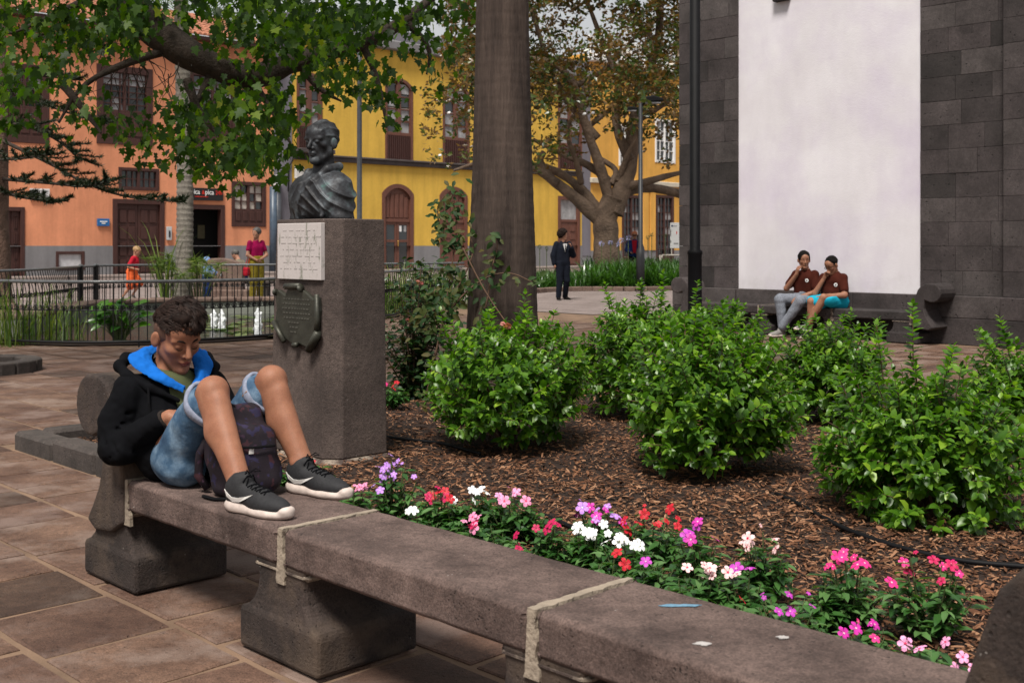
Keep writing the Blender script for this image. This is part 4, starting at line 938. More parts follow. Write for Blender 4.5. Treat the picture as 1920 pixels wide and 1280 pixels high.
# swept back hair
S.ell(T(-.026,0,.044), np.array((.096,.0815,.089))*1.09, RB, .006)
def bust_d(V):
    V = wrinkle(.0009, 70, 3)(V); c = T(0,0,0); L = (V-c)@RB.T/1.09; N_ = V-np.array([0,0,.12]); N_[:,2] *= .3; N_ = unit(N_); m = np.clip((.30-V[:,2])*14, 0, 1)*np.clip(V[:,2]*14, 0, 1)
    w = wav(V, .035, 9, 5); s1 = V[:,1]*.75+V[:,2]*.9-V[:,0]*.2+w; r1 = (1-np.abs(np.sin(s1*52)))**1.6; s2 = V[:,1]*1.0-V[:,2]*.35+w*1.3; r2 = (1-np.abs(np.sin(s2*44+1)))**1.6; lf = 1/(1+np.exp(-(V[:,1]-V[:,2]*.25+.03)*30))
    V = V+N_*(m*(.016*(r1*lf+r2*(1-lf))-.004))[:,None]
    hm = ((L[:,2] > .034+.9*np.maximum(L[:,0]-.035,0)) & (L[:,0] < .078) | ((L[:,0] < -.035) & (L[:,2] > -.045))).astype(float)*(np.abs(V[:,2]-c[2]) < .2)*(V[:,2] > .36)
    an = np.arctan2(L[:,1], np.maximum(L[:,2]+.05, .02)); g = (1-np.abs(np.sin(an*13+.8*np.sin(L[:,0]*40))))**1.3; HN = unit(V-T(-.02,0,.035)); return V+HN*(hm*(.0065*g-.001))[:,None]
S.cut(2, 0.002)
o = S.build('bust_figure', m_bronze, bust, disp=bust_d)
# ================================================================== TREES AND PLANTS
def jit(pts, a): return [Vector(p)+Vector((random.uniform(-a,a), random.uniform(-a,a), random.uniform(-a,a))) for p in pts]
def smoothr(pts, rad, k=2):
    pts = [Vector(p) for p in pts]; rad = list(rad)
    for _ in range(k):
        q, r = [pts[0]], [rad[0]]
        for i in range(len(pts)-1): q += [pts[i].lerp(pts[i+1], .25), pts[i].lerp(pts[i+1], .75)]; r += [rad[i]*.75+rad[i+1]*.25, rad[i]*.25+rad[i+1]*.75]
        pts, rad = q+[pts[-1]], r+[rad[-1]]
    return pts, rad
# big palm trunk
PC = Vector((-.075, 9.0, 0))
pt = root('palm_tree', PC, 'massive dark palm trunk rising out of the shrub bed in the middle', 'palm tree')
prof = [(-.05,.5),(0.02,.47),(.1,.38),(.25,.325),(.5,.29),(.8,.272),(1.2,.262),(1.6,.25),(2.0,.235),(2.4,.222),(2.9,.207),(3.4,.2),(4.2,.195),(5.5,.19),(9,.18)]
rings = []; n = 72
zz = np.concatenate([np.arange(-.05, 3.6, .03), np.arange(3.6, 9, .15)])
for z in zz:
    r = np.interp(z, [p[0] for p in prof], [p[1] for p in prof]); rg = []
    for j in range(n):
        a = 2*pi*j/n; rr_ = r*(1+.02*mnoise.noise(Vector((cos(a)*2, sin(a)*2, z*.8)))+.018*mnoise.noise(Vector((cos(a)*9, sin(a)*9, z*.9))))+.0012*sin(z*58+3*mnoise.noise(Vector((cos(a)*3, sin(a)*3, z*3))))
        rg.append((rr_*cos(a)-.0*z, rr_*sin(a), z))
    rings.append(rg)
MB().loft(rings).build('trunk', m_palm, pt, None, True)
def frond(L, az, el, mat, parent, base, nl=34, ll=.5, seed=0):
    r = random.Random(seed); pts = []; p = Vector(base); e = el
    for k in range(12): pts.append(p.copy()); p = p+Vector((cos(az)*cos(e), sin(az)*cos(e), sin(e)))*L/11; e -= .17
    P1 = []; D1 = []; N1 = []
    for k in range(nl):
        t_ = .15+.85*k/nl; i = min(int(t_*11), 10); q = pts[i].lerp(pts[i+1], t_*11-i); tn = (pts[i+1]-pts[i]).normalized(); sd = tn.cross(Vector((0,0,1))).normalized()
        for s_ in (-1,1): P1.append(q); D1.append(sd*s_+tn*.55+Vector((0,0,-.25))); N1.append(Vector((0,0,1)))
    f = scatter('frond', BLADE[0], BLADE[1], P1, D1, N1, ll, mat, parent, wid=np.full(len(P1), .07)); MB().tube(pts, [.03*(1-k/12)+.004 for k in range(12)], 5).build('midrib', m_stem, f)
for k in range(14): frond(2.6, k*2*pi/14, .9-.5*(k%3), m_plane, pt, (0,0,8.9), seed=k)
# slender ringed palm in the pond margin
pc2 = G(343, 588); p2 = root('slender_palm', pc2, 'slender pale ringed palm trunk standing by the pond in front of the orange house', 'palm tree')
rings = []
for z in np.arange(0, 6.4, .035): 
    r = np.interp(z, [0,.15,.5,3,6.5], [.26,.2,.165,.15,.13])+.006*(1 if (int(z/.035) % 3) else -1); rings.append([(r*cos(2*pi*j/20)+.04*sin(z*.7), r*sin(2*pi*j/20), z) for j in range(20)])
MB().loft(rings).build('trunk', m_palm2, p2, None, True)
for k in range(12): frond(1.7, k*2*pi/12, 1.0-.4*(k%3), m_plane, p2, (.0,0,6.35), 28, .4, seed=k+50)
# climber on the palm
def twig(pts, r0, r1, name, mat, parent, M=None):
    q, r = smoothr(pts, np.linspace(r0, r1, len(pts)), 2); return MB().tube(q, r, 5).build(name, mat, parent, M, True)
cl = root('climbing_plant', PC+Vector((-.3,-.1,0)), 'leafy climber clinging to the left side of the big palm trunk', 'climber'); ci = cl.matrix_world.inverted()
LP = []; LD = []; LN = []; rc = random.Random(4)
strands = [([(800,740,8.75),(822,640,8.7),(838,560,8.72),(850,480,8.74),(858,420,8.76),(846,365,8.8)], 170, .06),
           ([(845,560,8.6),(870,520,8.62),(890,470,8.66),(880,440,8.68)], 30, .05), ([(905,600,8.6),(918,540,8.64),(922,500,8.66),(935,460,8.7),(925,440,8.7)], 38, .03),
           ([(840,585,8.6),(880,540,8.6),(920,515,8.6),(960,510,8.58),(1000,530,8.55)], 46, .035), ([(830,455,8.8),(822,420,8.85),(820,385,8.9),(835,365,8.9)], 36, .03), ([(790,600,8.9),(830,570,8.8),(850,520,8.75)], 120, .08)]
for path, n, sp in strands:
    pts = [P(*q) for q in path]; pts2, _ = smoothr(pts, [1]*len(pts)); twig([ci @ p for p in pts], .009, .003, 'stem', m_twig, cl)
    for k in range(n): q = rc.choice(pts2)+Vector((rc.gauss(0,sp), rc.gauss(0,.03)-.02, rc.gauss(0,sp))); LP.append(ci @ q); LD.append((rc.uniform(-1,1), rc.uniform(-.6,.1), rc.uniform(-1,.3))); LN.append((rc.uniform(-.4,.4), -1, rc.uniform(.2,1)))
tag(scatter('foliage', LEAF[0], LEAF[1], LP, LD, LN, .045+.04*RNG.random(len(LP)), m_ivy, cl), kind='stuff')
twig([ci @ P(*q) for q in [(868,465,8.55),(905,540,8.5),(945,600,8.45),(985,650,8.4)]], .008, .005, 'bare_stem', m_twig, cl)
# ---- shrubs
def shrub(u_px, Y, rx, rz, zc, label, seed, shoots=(), n=300, ry=None, dens=1.0):
    r = random.Random(seed); X = (u_px-960)/FPX*Y; zc -= .035; o = root('leafy_shrub', Vector((X, Y, .05)), label, 'shrub', 'glossy green shrubs in the bark bed')
    LP, LD, LN, LS = [], [], [], []; st = MB(); lob = [(Vector((r.gauss(0,1), r.gauss(0,1), r.gauss(0,.7))).normalized(), r.uniform(.5,1)) for _ in range(7)]; ry = ry or rx
    def spray(base, d, L, sz):
        d = d.normalized(); k = max(4, int(L/.020)); side = d.cross(Vector((r.gauss(0,1), r.gauss(0,1), r.gauss(0,1)))).normalized()
        st.tube([base, base+d*L*.5, base+d*L], [.0035,.0025,.0015], 4, False)
        for i in range(k):
            t_ = (i+.5)/k; p = base+d*L*t_; side = (Matrix.Rotation(1.57, 3, d) @ side)
            s_ = sz*(1.0-.45*abs(t_-.45))*(r.uniform(.75,1.15)) if t_ < .9 else sz*.55
            for sg in (-1,1):
                if r.random() < .12: continue
                ld = side*sg*1.0+d*(.35+.5*t_)+Vector((0,0,-.12)); LP.append(p); LD.append(ld); LN.append(Vector((r.gauss(0,.25), r.gauss(0,.25), 1))+d*.5); LS.append(s_)
        LP.append(base+d*L); LD.append(d+Vector((r.gauss(0,.3), r.gauss(0,.3), 0))); LN.append(Vector((0,0,1))); LS.append(sz*.5)
    n = int(n*1.22)
    for i in range(n):
        z = 1-2*(i+.5)/n; a = i*2.39996+r.gauss(0,.15); q = Vector((math.sqrt(max(0, 1-z*z))*cos(a), math.sqrt(max(0, 1-z*z))*sin(a), z))
        if q.z < -.80: continue
        b = .96+sum(.24*w*max(0, q.dot(l))**3 for l, w in lob)-.1; dep = r.choice([1,1,.95,.85,.7,.5])*r.uniform(.84,1.10)*b
        c = Vector((q.x*rx, q.y*ry, q.z*rz))*dep; base = c+Vector((0,0,zc)); 
        if base.z < .03: base.z = .03+r.random()*.06
        d = Vector((q.x, q.y, q.z*.5+.35+r.gauss(0,.15)))+Vector((r.gauss(0,.3), r.gauss(0,.3), 0))
        L = r.uniform(.08,.19); spray(base-d.normalized()*L*.6, d, L, r.uniform(.056,.078))
    for (dx, dz, L, lean) in shoots:
        b = Vector((dx, r.uniform(-.1,.1), dz)); spray(b, Vector((lean, r.uniform(-.1,.1), 1)), L, .07); 
    for i in range(18):
        a = r.random()*6.28; q_ = r.random()**.6; L = r.uniform(.10,.22); spray(Vector((cos(a)*rx*q_*.9, sin(a)*ry*q_*.9, zc+rz*math.sqrt(1-(q_*.9)**2)*.86)), Vector((cos(a)*q_*.7+r.gauss(0,.15), sin(a)*q_*.7, 1)), L, .068)
    for i in range(16): a = r.random()*6.28; e = Vector((cos(a)*rx*.75, sin(a)*ry*.75, zc+r.uniform(-.2,.6)*rz)); st.tube([(r.gauss(0,.03), r.gauss(0,.03), 0), Vector((e.x*.35, e.y*.35, e.z*.5)), e], [.011,.008,.004], 5, False)
    f = scatter('foliage', LEAF[0], LEAF[1], LP, LD, LN, np.array(LS), m_shrub, o, wid=np.full(len(LP), 1.28), rnd=np.clip(RNG.normal(.45,.22,len(LP)),0,1), smooth=False); tag(f, kind='stuff'); tag(st.build('branches', m_twig, o), kind='stuff')
    return o
shrub(952, 7.3, .50, .38, .42, 'broad shrub just below the palm trunk, leftmost of the shrubs', 1, [(-.4,.72,.16,-.2),(.1,.75,.24,.05),(.25,.7,.18,.3),(-.1,.78,.12,0)], 430)
shrub(1205, 8.6, .46, .44, .46, 'shrub right of the palm, between it and the black lamp post', 2, [(-.25,.82,.2,-.2),(.15,.85,.24,.05),(.38,.8,.22,.1),(0,.88,.15,-.1)], 360)
shrub(1330, 6.5, .46, .38, .42, 'large shrub in the centre of the right half, bark visible beneath it', 3, [(-.1,.74,.2,.1),(.3,.7,.15,.2),(-.35,.68,.14,-.3),(.1,.76,.2,-.05)], 430)
shrub(1560, 8.4, .38, .31, .37, 'shrub directly below the two seated men', 4, [(.1,.66,.16,.1),(-.15,.66,.12,-.1),(.3,.6,.16,.3)], 300)
shrub(1350, 9.0, .34, .34, .42, 'shrub partly hidden behind the large central shrub, below the wall bench', 5, [(.1,.66,.2,.1),(-.1,.7,.16,0),(.25,.6,.2,.3)], 220)
shrub(1730, 5.5, .45, .33, .34, 'nearest shrub at the right, with two tall upright shoots', 6, [(-.02,.68,.33,.0),(-.2,.66,.26,-.12),(.1,.68,.14,.2),(.3,.6,.14,.3),(-.35,.58,.12,-.4)], 440)
shrub(1925, 7.0, .34, .30, .36, 'shrub cut off by the right edge of the picture', 7, [(-.1,.66,.2,-.3),(-.2,.6,.22,-.6),(.1,.7,.14,0)], 260)
# ---- rose bush left of the palm
rs = root('rose_bush', Vector((-.83, 9.7, .03)), 'loose dark leaved rose bush with a few pink blooms beside the palm trunk', 'rose bush'); LP, LD, LN = [], [], []; rr = random.Random(9)
for k in range(27):
    a = rr.random()*6.28; R_ = rr.uniform(.15,.46); top = Vector((cos(a)*R_-.02, sin(a)*R_*.7, rr.uniform(.5,1.12)*(1.15-R_*.6))); pts = [Vector((rr.gauss(0,.03),rr.gauss(0,.03),0)), Vector((top.x*.4, top.y*.4, top.z*.5)), top]
    q, r_ = smoothr(pts, [.009,.007,.003]); MB().tube(q, r_, 5, False).build('stem', m_twig, rs)
    for p in q[2:]:
        for j in range(8): LP.append(p+Vector((rr.gauss(0,.07), rr.gauss(0,.07), rr.gauss(0,.05)))); LD.append((rr.gauss(0,1), rr.gauss(0,1), rr.uniform(-.6,.3))); LN.append((rr.gauss(0,.5), rr.gauss(0,.5), 1))
tag(scatter('foliage', LEAF[0], LEAF[1], LP, LD, LN, .045+.035*RNG.random(len(LP)), m_rose, rs, wid=np.full(len(LP), 1.15)), kind='stuff')
m_rosep = leafmat('rose_petal', [(.5,.16,.15),(.65,.32,.27)], .5, .3)
def bloom(p, r, parent, mat, n=14):
    q = [Vector((RNG.normal(), RNG.normal(), RNG.normal()+.6)).normalized() for _ in range(n)]; sz = r*1.3
    scatter('rose_bloom', [(0,0,0),(.5,.45,.1),(1,.3,-.05),(1,-.3,-.05),(.5,-.45,.1)], [(0,1,4),(1,2,3),(1,3,4)], [p+x*r*.35 for x in q], [x.cross(Vector((.3,.2,1))) for x in q], q, sz, mat, parent)
for px, py, Y, r_ in ((786,530,9.6,.026),(766,600,9.5,.02)): bloom(rs.matrix_world.inverted() @ P(px, py, Y), r_, rs, m_rosep)
sr = root('single_rose', P(948, 610, 7.35), 'single salmon rose on a thin stem above the leftmost shrub', 'rose'); bloom(Vector((0,0,0)), .028, sr, m_rosep, 18); MB().tube([(0,0,-.02),(.02,.05,-.25),(.03,.1,-.5)], .003, 5).build('stem', m_stem, sr)
# ---- bedding flowers
FL = {'lilac':((.42,.2,.6),(.6,.5,.7)), 'pink':((.72,.25,.42),(.6,.02,.1)), 'red':((.45,.008,.02),(.3,.0,.01)), 'white':((.8,.8,.8),(.75,.75,.5)), 'crimson':((.42,.004,.07),(.2,0,.02)), 'magenta':((.5,.02,.3),(.7,.4,.5)), 'pale':((.78,.5,.5),(.5,.0,.05)), 'hot':((.68,.025,.2),(.8,.4,.5)), 'purple':((.42,.035,.38),(.6,.3,.5)), 'lightpink':((.72,.3,.5),(.6,.02,.1))}
fmesh = {}
for nm, (c, e) in FL.items():
    m1 = simple(nm+'_petal', c, .55, .1, 40, 100, .1); m2 = simple(nm+'_eye', e, .6, .05); mb = MB()
    for k in range(5):
        a = 2*pi*k/5; M = Matrix.Rotation(a, 4, 'Z'); mb.add([(.08,0,0),(.34,.26,.10),(.72,.36,.06),(.93,.14,-.02),(.9,-.18,-.02),(.62,-.34,.1),(.3,-.2,.04),(.55,0,.07)], [(0,7,1),(1,7,2),(2,7,3),(3,7,4),(4,7,5),(5,7,6),(6,7,0)], M)
    mb.cur = 1; mb.lathe([(.16,.04),(.13,.075),(.02,.06)], 7); mb.tube([(0,0,.05),(0,0,-.5)], .04, 4, False); fmesh[nm] = mb.mesh('blossom', [m1, m2])
def flowerplant(px, ytop, H, spread, cols, label, nf=6, seed=0, Y=None):
    Y = Y or FPX*(CAMH-.06-H)/(ytop-HOR); R_ = spread/FPX*Y/2*1.0; X = (px-960)/FPX*Y; uu, vv = inuv((X, Y)); z0 = bedz(uu, vv); r = random.Random(seed+int(px)); o = root('bedding_plant', Vector((X, Y, z0)), label, 'flower', 'bedding flowers behind the stone bench')
    LP, LD, LN, LS = [], [], [], []; st = MB(); tips = []
    for k in range(int(20+R_*110)):
        a = r.random()*6.28; q = math.sqrt(r.random())*R_; h = H*(1-.45*(q/R_)**2)*r.uniform(.55,1); tip = Vector((cos(a)*q, sin(a)*q, h)); st.tube([(0,0,0), (tip.x*.6, tip.y*.6, h*.5), tip], [.004,.003,.002], 4, False); tips.append(tip)
        for j in range(8):
            t_ = .35+.65*(j//2)/3.5; p = Vector((tip.x*(.3+.7*t_), tip.y*(.3+.7*t_), h*t_)); b = r.random()*6.28; LP.append(p); LD.append((cos(b), sin(b), r.uniform(-.35,.35))); LN.append((r.gauss(0,.2), r.gauss(0,.2), 1)); LS.append(r.uniform(.042,.072))
    f = scatter('foliage', LEAF[0], LEAF[1], LP, LD, LN, np.array(LS), m_vinca, o, wid=np.full(len(LP), .85)); tag(f, kind='stuff'); st.build('stems', m_stem, o)
    tips.sort(key=lambda t_: -t_.z-.3*t_.y*-1*0-random.random()*.05); k = 0
    for i in range(nf):
        tp = tips[i % len(tips)]; c = cols[i % len(cols)]; s_ = r.choice([.010,.017,.02,.023,.026,.028])*r.uniform(.9,1.08)
        dd = Vector((r.gauss(0,.55), -.55+r.gauss(0,.5), .8)).normalized(); M = Matrix.Translation(tp+Vector((r.gauss(0,.012), r.gauss(0,.012)-.01, .022))) @ dd.to_track_quat('Z', 'Y').to_matrix().to_4x4() @ Matrix.Rotation(r.random()*6, 4, 'Z') @ Matrix.Scale(s_, 4)
        link('blossom', fmesh[c], o, M)
    return o
fp = [(668,898,.20,70,['pink'],'pink flowering plant beside the boy\'s rear shoe',5), (738,850,.34,100,['lilac'],'tall lilac flowering plant in front of the pedestal corner',20), (828,905,.22,110,['red','crimson'],'dark red flowering plant right of the tall lilac one',10), (905,902,.24,80,['white'],'small plant with three large white blooms near the red one',5), (955,918,.22,110,['pink','lightpink'],'pink flowering plant right of the white blooms',7), (1025,962,.24,90,['crimson'],'crimson flowering plant left of the gap in the row',4), (878,965,.18,90,['pink','pink','crimson'],'low pink flowering plant touching the bench edge, below the white blooms',6), (965,1000,.15,100,['crimson'],'low plant with one big crimson bloom at the bench edge',3), (1120,938,.26,120,['lilac','magenta'],'mauve flowering plant at the back of the row, above the white cluster',12), (1100,978,.22,110,['white'],'white flowering plant under the mauve one',9), (1180,1002,.2,130,['white'],'broad white flowering plant against the bench',9), (1225,950,.24,140,['red'],'bright red flowering plant beside the mauve one',11), (1310,985,.25,110,['magenta','purple'],'magenta flowering plant right of the bright red one',6), (1432,990,.28,110,['pale'],'tall pale pink plant whose blooms have red eyes',8), (1320,1040,.22,110,['pale'],'low pale pink plant at the bench edge under the magenta one',8), (1470,1080,.24,150,['purple'],'purple flowering plant spilling to the bench edge',7), (1395,1060,.2,110,['pale','purple'],'small mixed pale and purple plant between the tall pale one and the bench',4), (1595,1035,.25,130,['hot'],'hot pink flowering plant standing alone on the bark',8), (1742,1025,.31,160,['crimson','hot'],'tall crimson pink plant, rightmost of the upright ones',11), (1620,1142,.18,120,['magenta','hot'],'low pink plant near the bench, below the hot pink one',7), (1735,1190,.15,110,['lightpink'],'low light pink plant near the right end of the bench',4), (1800,1222,.14,80,['lightpink'],'last light pink plant before the bench scroll',3), (1918,1130,.16,60,['lilac'],'lilac bloom half hidden by the bench scroll at the right edge',3), (598,868,.16,60,['red'],'small red flower under the pedestal beside the boy\'s shoe',3), (530,865,.16,50,['red'],'leafy sprig between the boy\'s legs and the pedestal',0)]
for i, a in enumerate(fp): flowerplant(*a[:6], nf=a[6], seed=i)
flowerplant(738, 722, .22, 60, ['hot','red'], 'red and pink flowers behind the right side of the pedestal', 6, 77, Y=9.0)
# low leafy seedlings between the flowering ones
rl = random.Random(44)
for i, (px, yt) in enumerate(((700,940),(790,950),(850,935),(930,975),(1000,945),(1060,1000),(1140,1035),(1230,1040),(1275,1075),(1385,1110),(1550,1090))):
    flowerplant(px, yt, .16, 100, [rl.choice(['pink','white','red','purple'])], 'mostly leafy low plant in the flower strip, '+['first', 'second', 'third', 'fourth', 'fifth', 'sixth', 'seventh', 'eighth', 'ninth', 'tenth', 'eleventh', 'twelfth', 'thirteenth', 'fourteenth', 'fifteenth', 'sixteenth', 'seventeenth', 'eighteenth', 'nineteenth'][i]+' of its kind from the left', rl.choice([0,0,1,2]), 300+i)
# irrigation hoses
for pts, lb in (([(720,818),(780,826),(830,830),(900,850)], 'black irrigation hose left of the shrubs beside the pedestal'), ([(1455,925),(1500,945),(1560,980),(1620,1005),(1700,1030),(1800,1052),(1930,1062)], 'long black irrigation hose running past the nearest shrub'), ([(1020,965),(1100,1000),(1240,1090),(1330,1115),(1400,1075)], 'black irrigation hose half buried among the flowers')):
    q = smooth([G(x, y, .09) for x, y in pts]); o = MB().tube(q, .011, 7).build('irrigation_hose', m_lamp, None, None, True); tag(o, lb, 'hose')
# ---- overhanging plane tree
pln = root('plane_tree', Vector((-7.6, 11.5, 0)), 'leafy plane tree reaching in from the upper left over the pond', 'tree'); li = pln.matrix_world.inverted()
def limb(parent, inv, pts, r0, r1, mat, name='limb', n=10, jt=0):
    q, r = smoothr([inv @ p for p in pts], np.linspace(r0, r1, len(pts)), 2); r = [x*(1+.1*random.uniform(-1,1)) for x in r]; return MB().tube(q, r, n).build(name, mat, parent, None, True)
limb(pln, li, [Vector((-7.6,11.5,-.05)), Vector((-7.5,11.5,2)), Vector((-7,11.6,4))], .38, .3, m_bark, 'trunk', 16)
L1 = [Vector((-7.1,11.6,3.6)), P(60,-150,12), P(190,-60,12), P(250,20,12), P(330,90,12), P(400,125,12.1), P(470,150,12.4), P(530,125,12.7), P(600,100,13), P(680,85,13.3), P(760,40,13.6), P(840,-30,14)]
limb(pln, li, L1, .24, .05, m_bark)
subs = [[P(240,0,12), P(300,-30,11.8), P(380,-60,11.5)], [P(400,130,12.1), P(370,190,12), P(350,230,11.8)], [P(470,150,12.4), P(480,200,12.3), P(420,215,12)], [P(330,90,12), P(230,120,11.8), P(150,160,11.5), P(110,230,11.3)], [P(200,-20,12), P(100,30,11.6), P(30,60,11.4)], [P(560,120,12.8), P(600,170,12.8), P(640,190,12.9)], [P(680,85,13.3), P(710,150,13.3), P(725,240,13.3)], [P(760,40,13.6), P(810,90,13.7), P(800,140,13.8)], [P(350,150,12),P(380,230,11.9),P(450,280,11.8)], [P(120,160,11.5), P(160,210,11.4), P(190,250,11.3)], [P(470,150,12.4), P(520,220,12.4), P(545,270,12.3)]]
for s_ in subs: limb(pln, li, s_, .05, .012, m_bark, 'branch', 7)
mb = MB(); rt_ = random.Random(12)     # bare twigs in front of the window
for k in range(26):
    a = P(rt_.uniform(190,340), rt_.uniform(80,150), 11.9); p = li @ a; pts = [p]
    d = Vector((rt_.uniform(-.6,.5), 0, -1))
    for j in range(6): d = (d+Vector((rt_.gauss(0,.45), rt_.gauss(0,.2), rt_.gauss(0,.25)))).normalized(); p = p+d*.09; pts.append(p)
    mb.tube(pts, [.006,.005,.004,.004,.003,.003,.002], 4, False)
mb.build('bare_twigs', m_bark, pln)
blobs = [(40,20,110,60,1.3),(150,30,120,60,1.3),(280,-20,120,60,1.2),(60,110,85,50,1.3),(20,200,60,50,1.1),(130,95,50,45,.7),(230,60,70,45,.7),(330,30,90,50,.9),(450,10,110,60,1.2),(560,20,110,60,1.3),(480,90,70,40,.8),(560,70,80,50,1.2),(640,40,100,55,1.2),(650,110,80,50,1.25),(600,150,60,40,.9),(720,20,90,45,1.1),(715,110,42,40,.8),(728,190,26,58,.65),(690,160,50,40,.7),(800,20,80,40,.8),(810,85,50,38,.6),(845,150,28,18,.3),(150,195,42,40,.5),(190,220,28,30,.22),(230,262,22,20,.1),(110,255,28,40,.3),(280,215,60,35,.45),(265,262,50,40,.6),(330,230,70,45,.9),(400,240,80,50,1.1),(470,240,75,55,1.25),(530,230,50,50,.9),(350,290,55,35,.7),(430,300,80,36,1.1),(500,290,50,35,.9),(400,190,70,40,.8),(500,180,60,40,.8),(400,330,30,16,.3),(470,325,40,16,.4),(565,180,40,35,.6),(860,40,30,40,.5),(60,-80,140,70,1.2),(250,-120,200,80,1.2),(500,-110,200,80,1.2),(750,-90,180,70,1),(900,-120,120,70,.8)]
LP, LD, LN, LS = [], [], [], []; rb = random.Random(21)
for (px, py, rx, ry, dn) in blobs:
    for k in range(int(dn*rx*ry/34)):
        a = rb.random()*6.28; q = math.sqrt(rb.random()); Y = rb.choice([10.6,11.4,12.2,12.8,13.6])+rb.gauss(0,.5)
        if px > 600: Y += .8
        x = px+cos(a)*q*rx; y = py+sin(a)*q*ry; c = P(x, y, Y)
        if mnoise.noise(c*1.9) < .0: continue
        for j in range(3):
            LP.append(li @ (c+Vector((rb.gauss(0,.08), rb.gauss(0,.08), rb.gauss(0,.08))))); LD.append((rb.gauss(0,.55), rb.gauss(0,.55), -1+rb.gauss(0,.35))); LN.append((rb.gauss(0,.7), rb.gauss(0,.7)-.3, .7+rb.gauss(0,.3))); LS.append(rb.uniform(.06,.12))
for k in range(5000):                               # the crown above the frame
    c = Vector((rb.uniform(-9,1), rb.uniform(8,17), rb.uniform(5.2,8.5)))
    if mnoise.noise(c*.6) < -.15: continue
    LP.append(li @ c); LD.append((rb.gauss(0,.6), rb.gauss(0,.6), -1)); LN.append((rb.gauss(0,.6), rb.gauss(0,.6), 1)); LS.append(.15)
f = scatter('crown', LOBED[0], LOBED[1], LP, LD, LN, np.array(LS), m_plane, pln, rnd=np.clip(RNG.beta(1.6,2.6,len(LP)),0,1)); tag(f, kind='stuff')
# ---- araucaria
ac = G(-8, 606); ar = root('araucaria_tree', ac, 'norfolk pine with layered dark branches at the left edge', 'tree'); ai = ar.matrix_world.inverted()
AY = ac.y; rings = []
for z in np.arange(-.1, 11, .12):
    r = np.interp(z, [-.1,0,.25,.6,1.2,3,8,11], [.62,.5,.33,.25,.22,.19,.13,.03]); rings.append([(r*(1+.12*mnoise.noise(Vector((cos(2*pi*j/18)*3, sin(2*pi*j/18)*3, z*2))))*cos(2*pi*j/18), r*(1+.12*mnoise.noise(Vector((cos(2*pi*j/18)*3, sin(2*pi*j/18)*3, z*2))))*sin(2*pi*j/18), z) for j in range(18)])
m_arb = simple('araucaria_bark', (.16,.1,.075), .95, .45, 6, 30, 1, .03); MB().loft(rings).build('trunk', m_arb, ar, None, True)
S = SDF((-.9,-.9,-.1), (1.7,.9,.6), .04); S.ell((0,0,-.05), (.75,.7,.42), k=.1)
for k in range(16): a = random.random()*6.28; S.cone((0,0,.3), (cos(a)*.95*(1.3 if cos(a) > 0 else .8), sin(a)*.8, -.02), .12, .07, .06)
S.build('root_mound', m_arb, ar, disp=wrinkle(.03, 9))
def araubranch(path, nb, sp, seed):
    r = random.Random(seed); pts = [ai @ P(*q) for q in path]; q, rad = smoothr(pts, np.linspace(.035, .01, len(pts)), 2); br = MB().tube(q, rad, 6).build('branch', m_bark, ar, None, True)
    LP, LD, LN, LS = [], [], [], []
    for k in range(nb):
        t_ = (.18+.82*k/nb)*(len(q)-1); i = min(int(t_), len(q)-2); b = q[i].lerp(q[i+1], t_-i); tn = (q[i+1]-q[i]).normalized(); sd = tn.cross(Vector((0,0,1))).normalized()*(1 if k % 2 else -1)
        d = (sd*r.uniform(.3,1)+tn*.9+Vector((0,0,r.uniform(.0,.5)))).normalized(); L = sp*r.uniform(.5,1)*(1-.45*k/nb)
        for j in range(54):
            s_ = j/54; p = b+d*L*s_+Vector((0,0,.12*L*s_*s_-.10*L*s_)); 
            for e in (0,1): LP.append(p); LD.append(d*.75+Vector((r.gauss(0,.5), r.gauss(0,.5), r.gauss(0,.5)+.25))); LN.append((r.gauss(0,1), r.gauss(0,1), 1)); LS.append(r.uniform(.055,.1))
    n = len(LP); tag(scatter('needles', NEEDLE[0], NEEDLE[1], LP, LD, LN, np.array(LS), m_arau, br, wid=np.full(n, .26)), kind='stuff')
for i, (pth, nb, sp) in enumerate([([(0,262,AY),(60,290,AY-.6),(110,315,AY-1),(160,345,AY-1.4),(240,372,AY-1.6),(335,378,AY-1.8)], 34, .62), ([(0,232,AY),(50,235,AY-.5),(110,262,AY-1),(150,300,AY-1.2)], 28, .7), ([(0,335,AY),(50,340,AY-.6),(110,345,AY-1.2),(160,352,AY-1.5),(200,340,AY-1.8)], 26, .6), ([(0,360,AY),(50,372,AY-.7),(105,380,AY-1.3)], 20, .6), ([(0,170,AY),(60,185,AY-.7),(120,210,AY-1.4),(200,232,AY-2)], 24, .5), ([(0,285,AY),(-60,300,AY-1),(20,300,AY-2),(90,290,AY-2.6)], 24, .7), ([(0,130,AY),(60,140,AY+.8),(140,150,AY+1.4)], 20, .5), ([(0,300,AY),(-80,310,AY+.8),(-160,330,AY+1.2)], 20, .7), ([(0,60,AY),(90,70,AY+.5),(200,90,AY+1)], 20, .6), ([(0,255,AY),(-70,250,AY-.8),(-150,270,AY-1.2)], 20, .7)]): araubranch(pth, nb, sp, i)
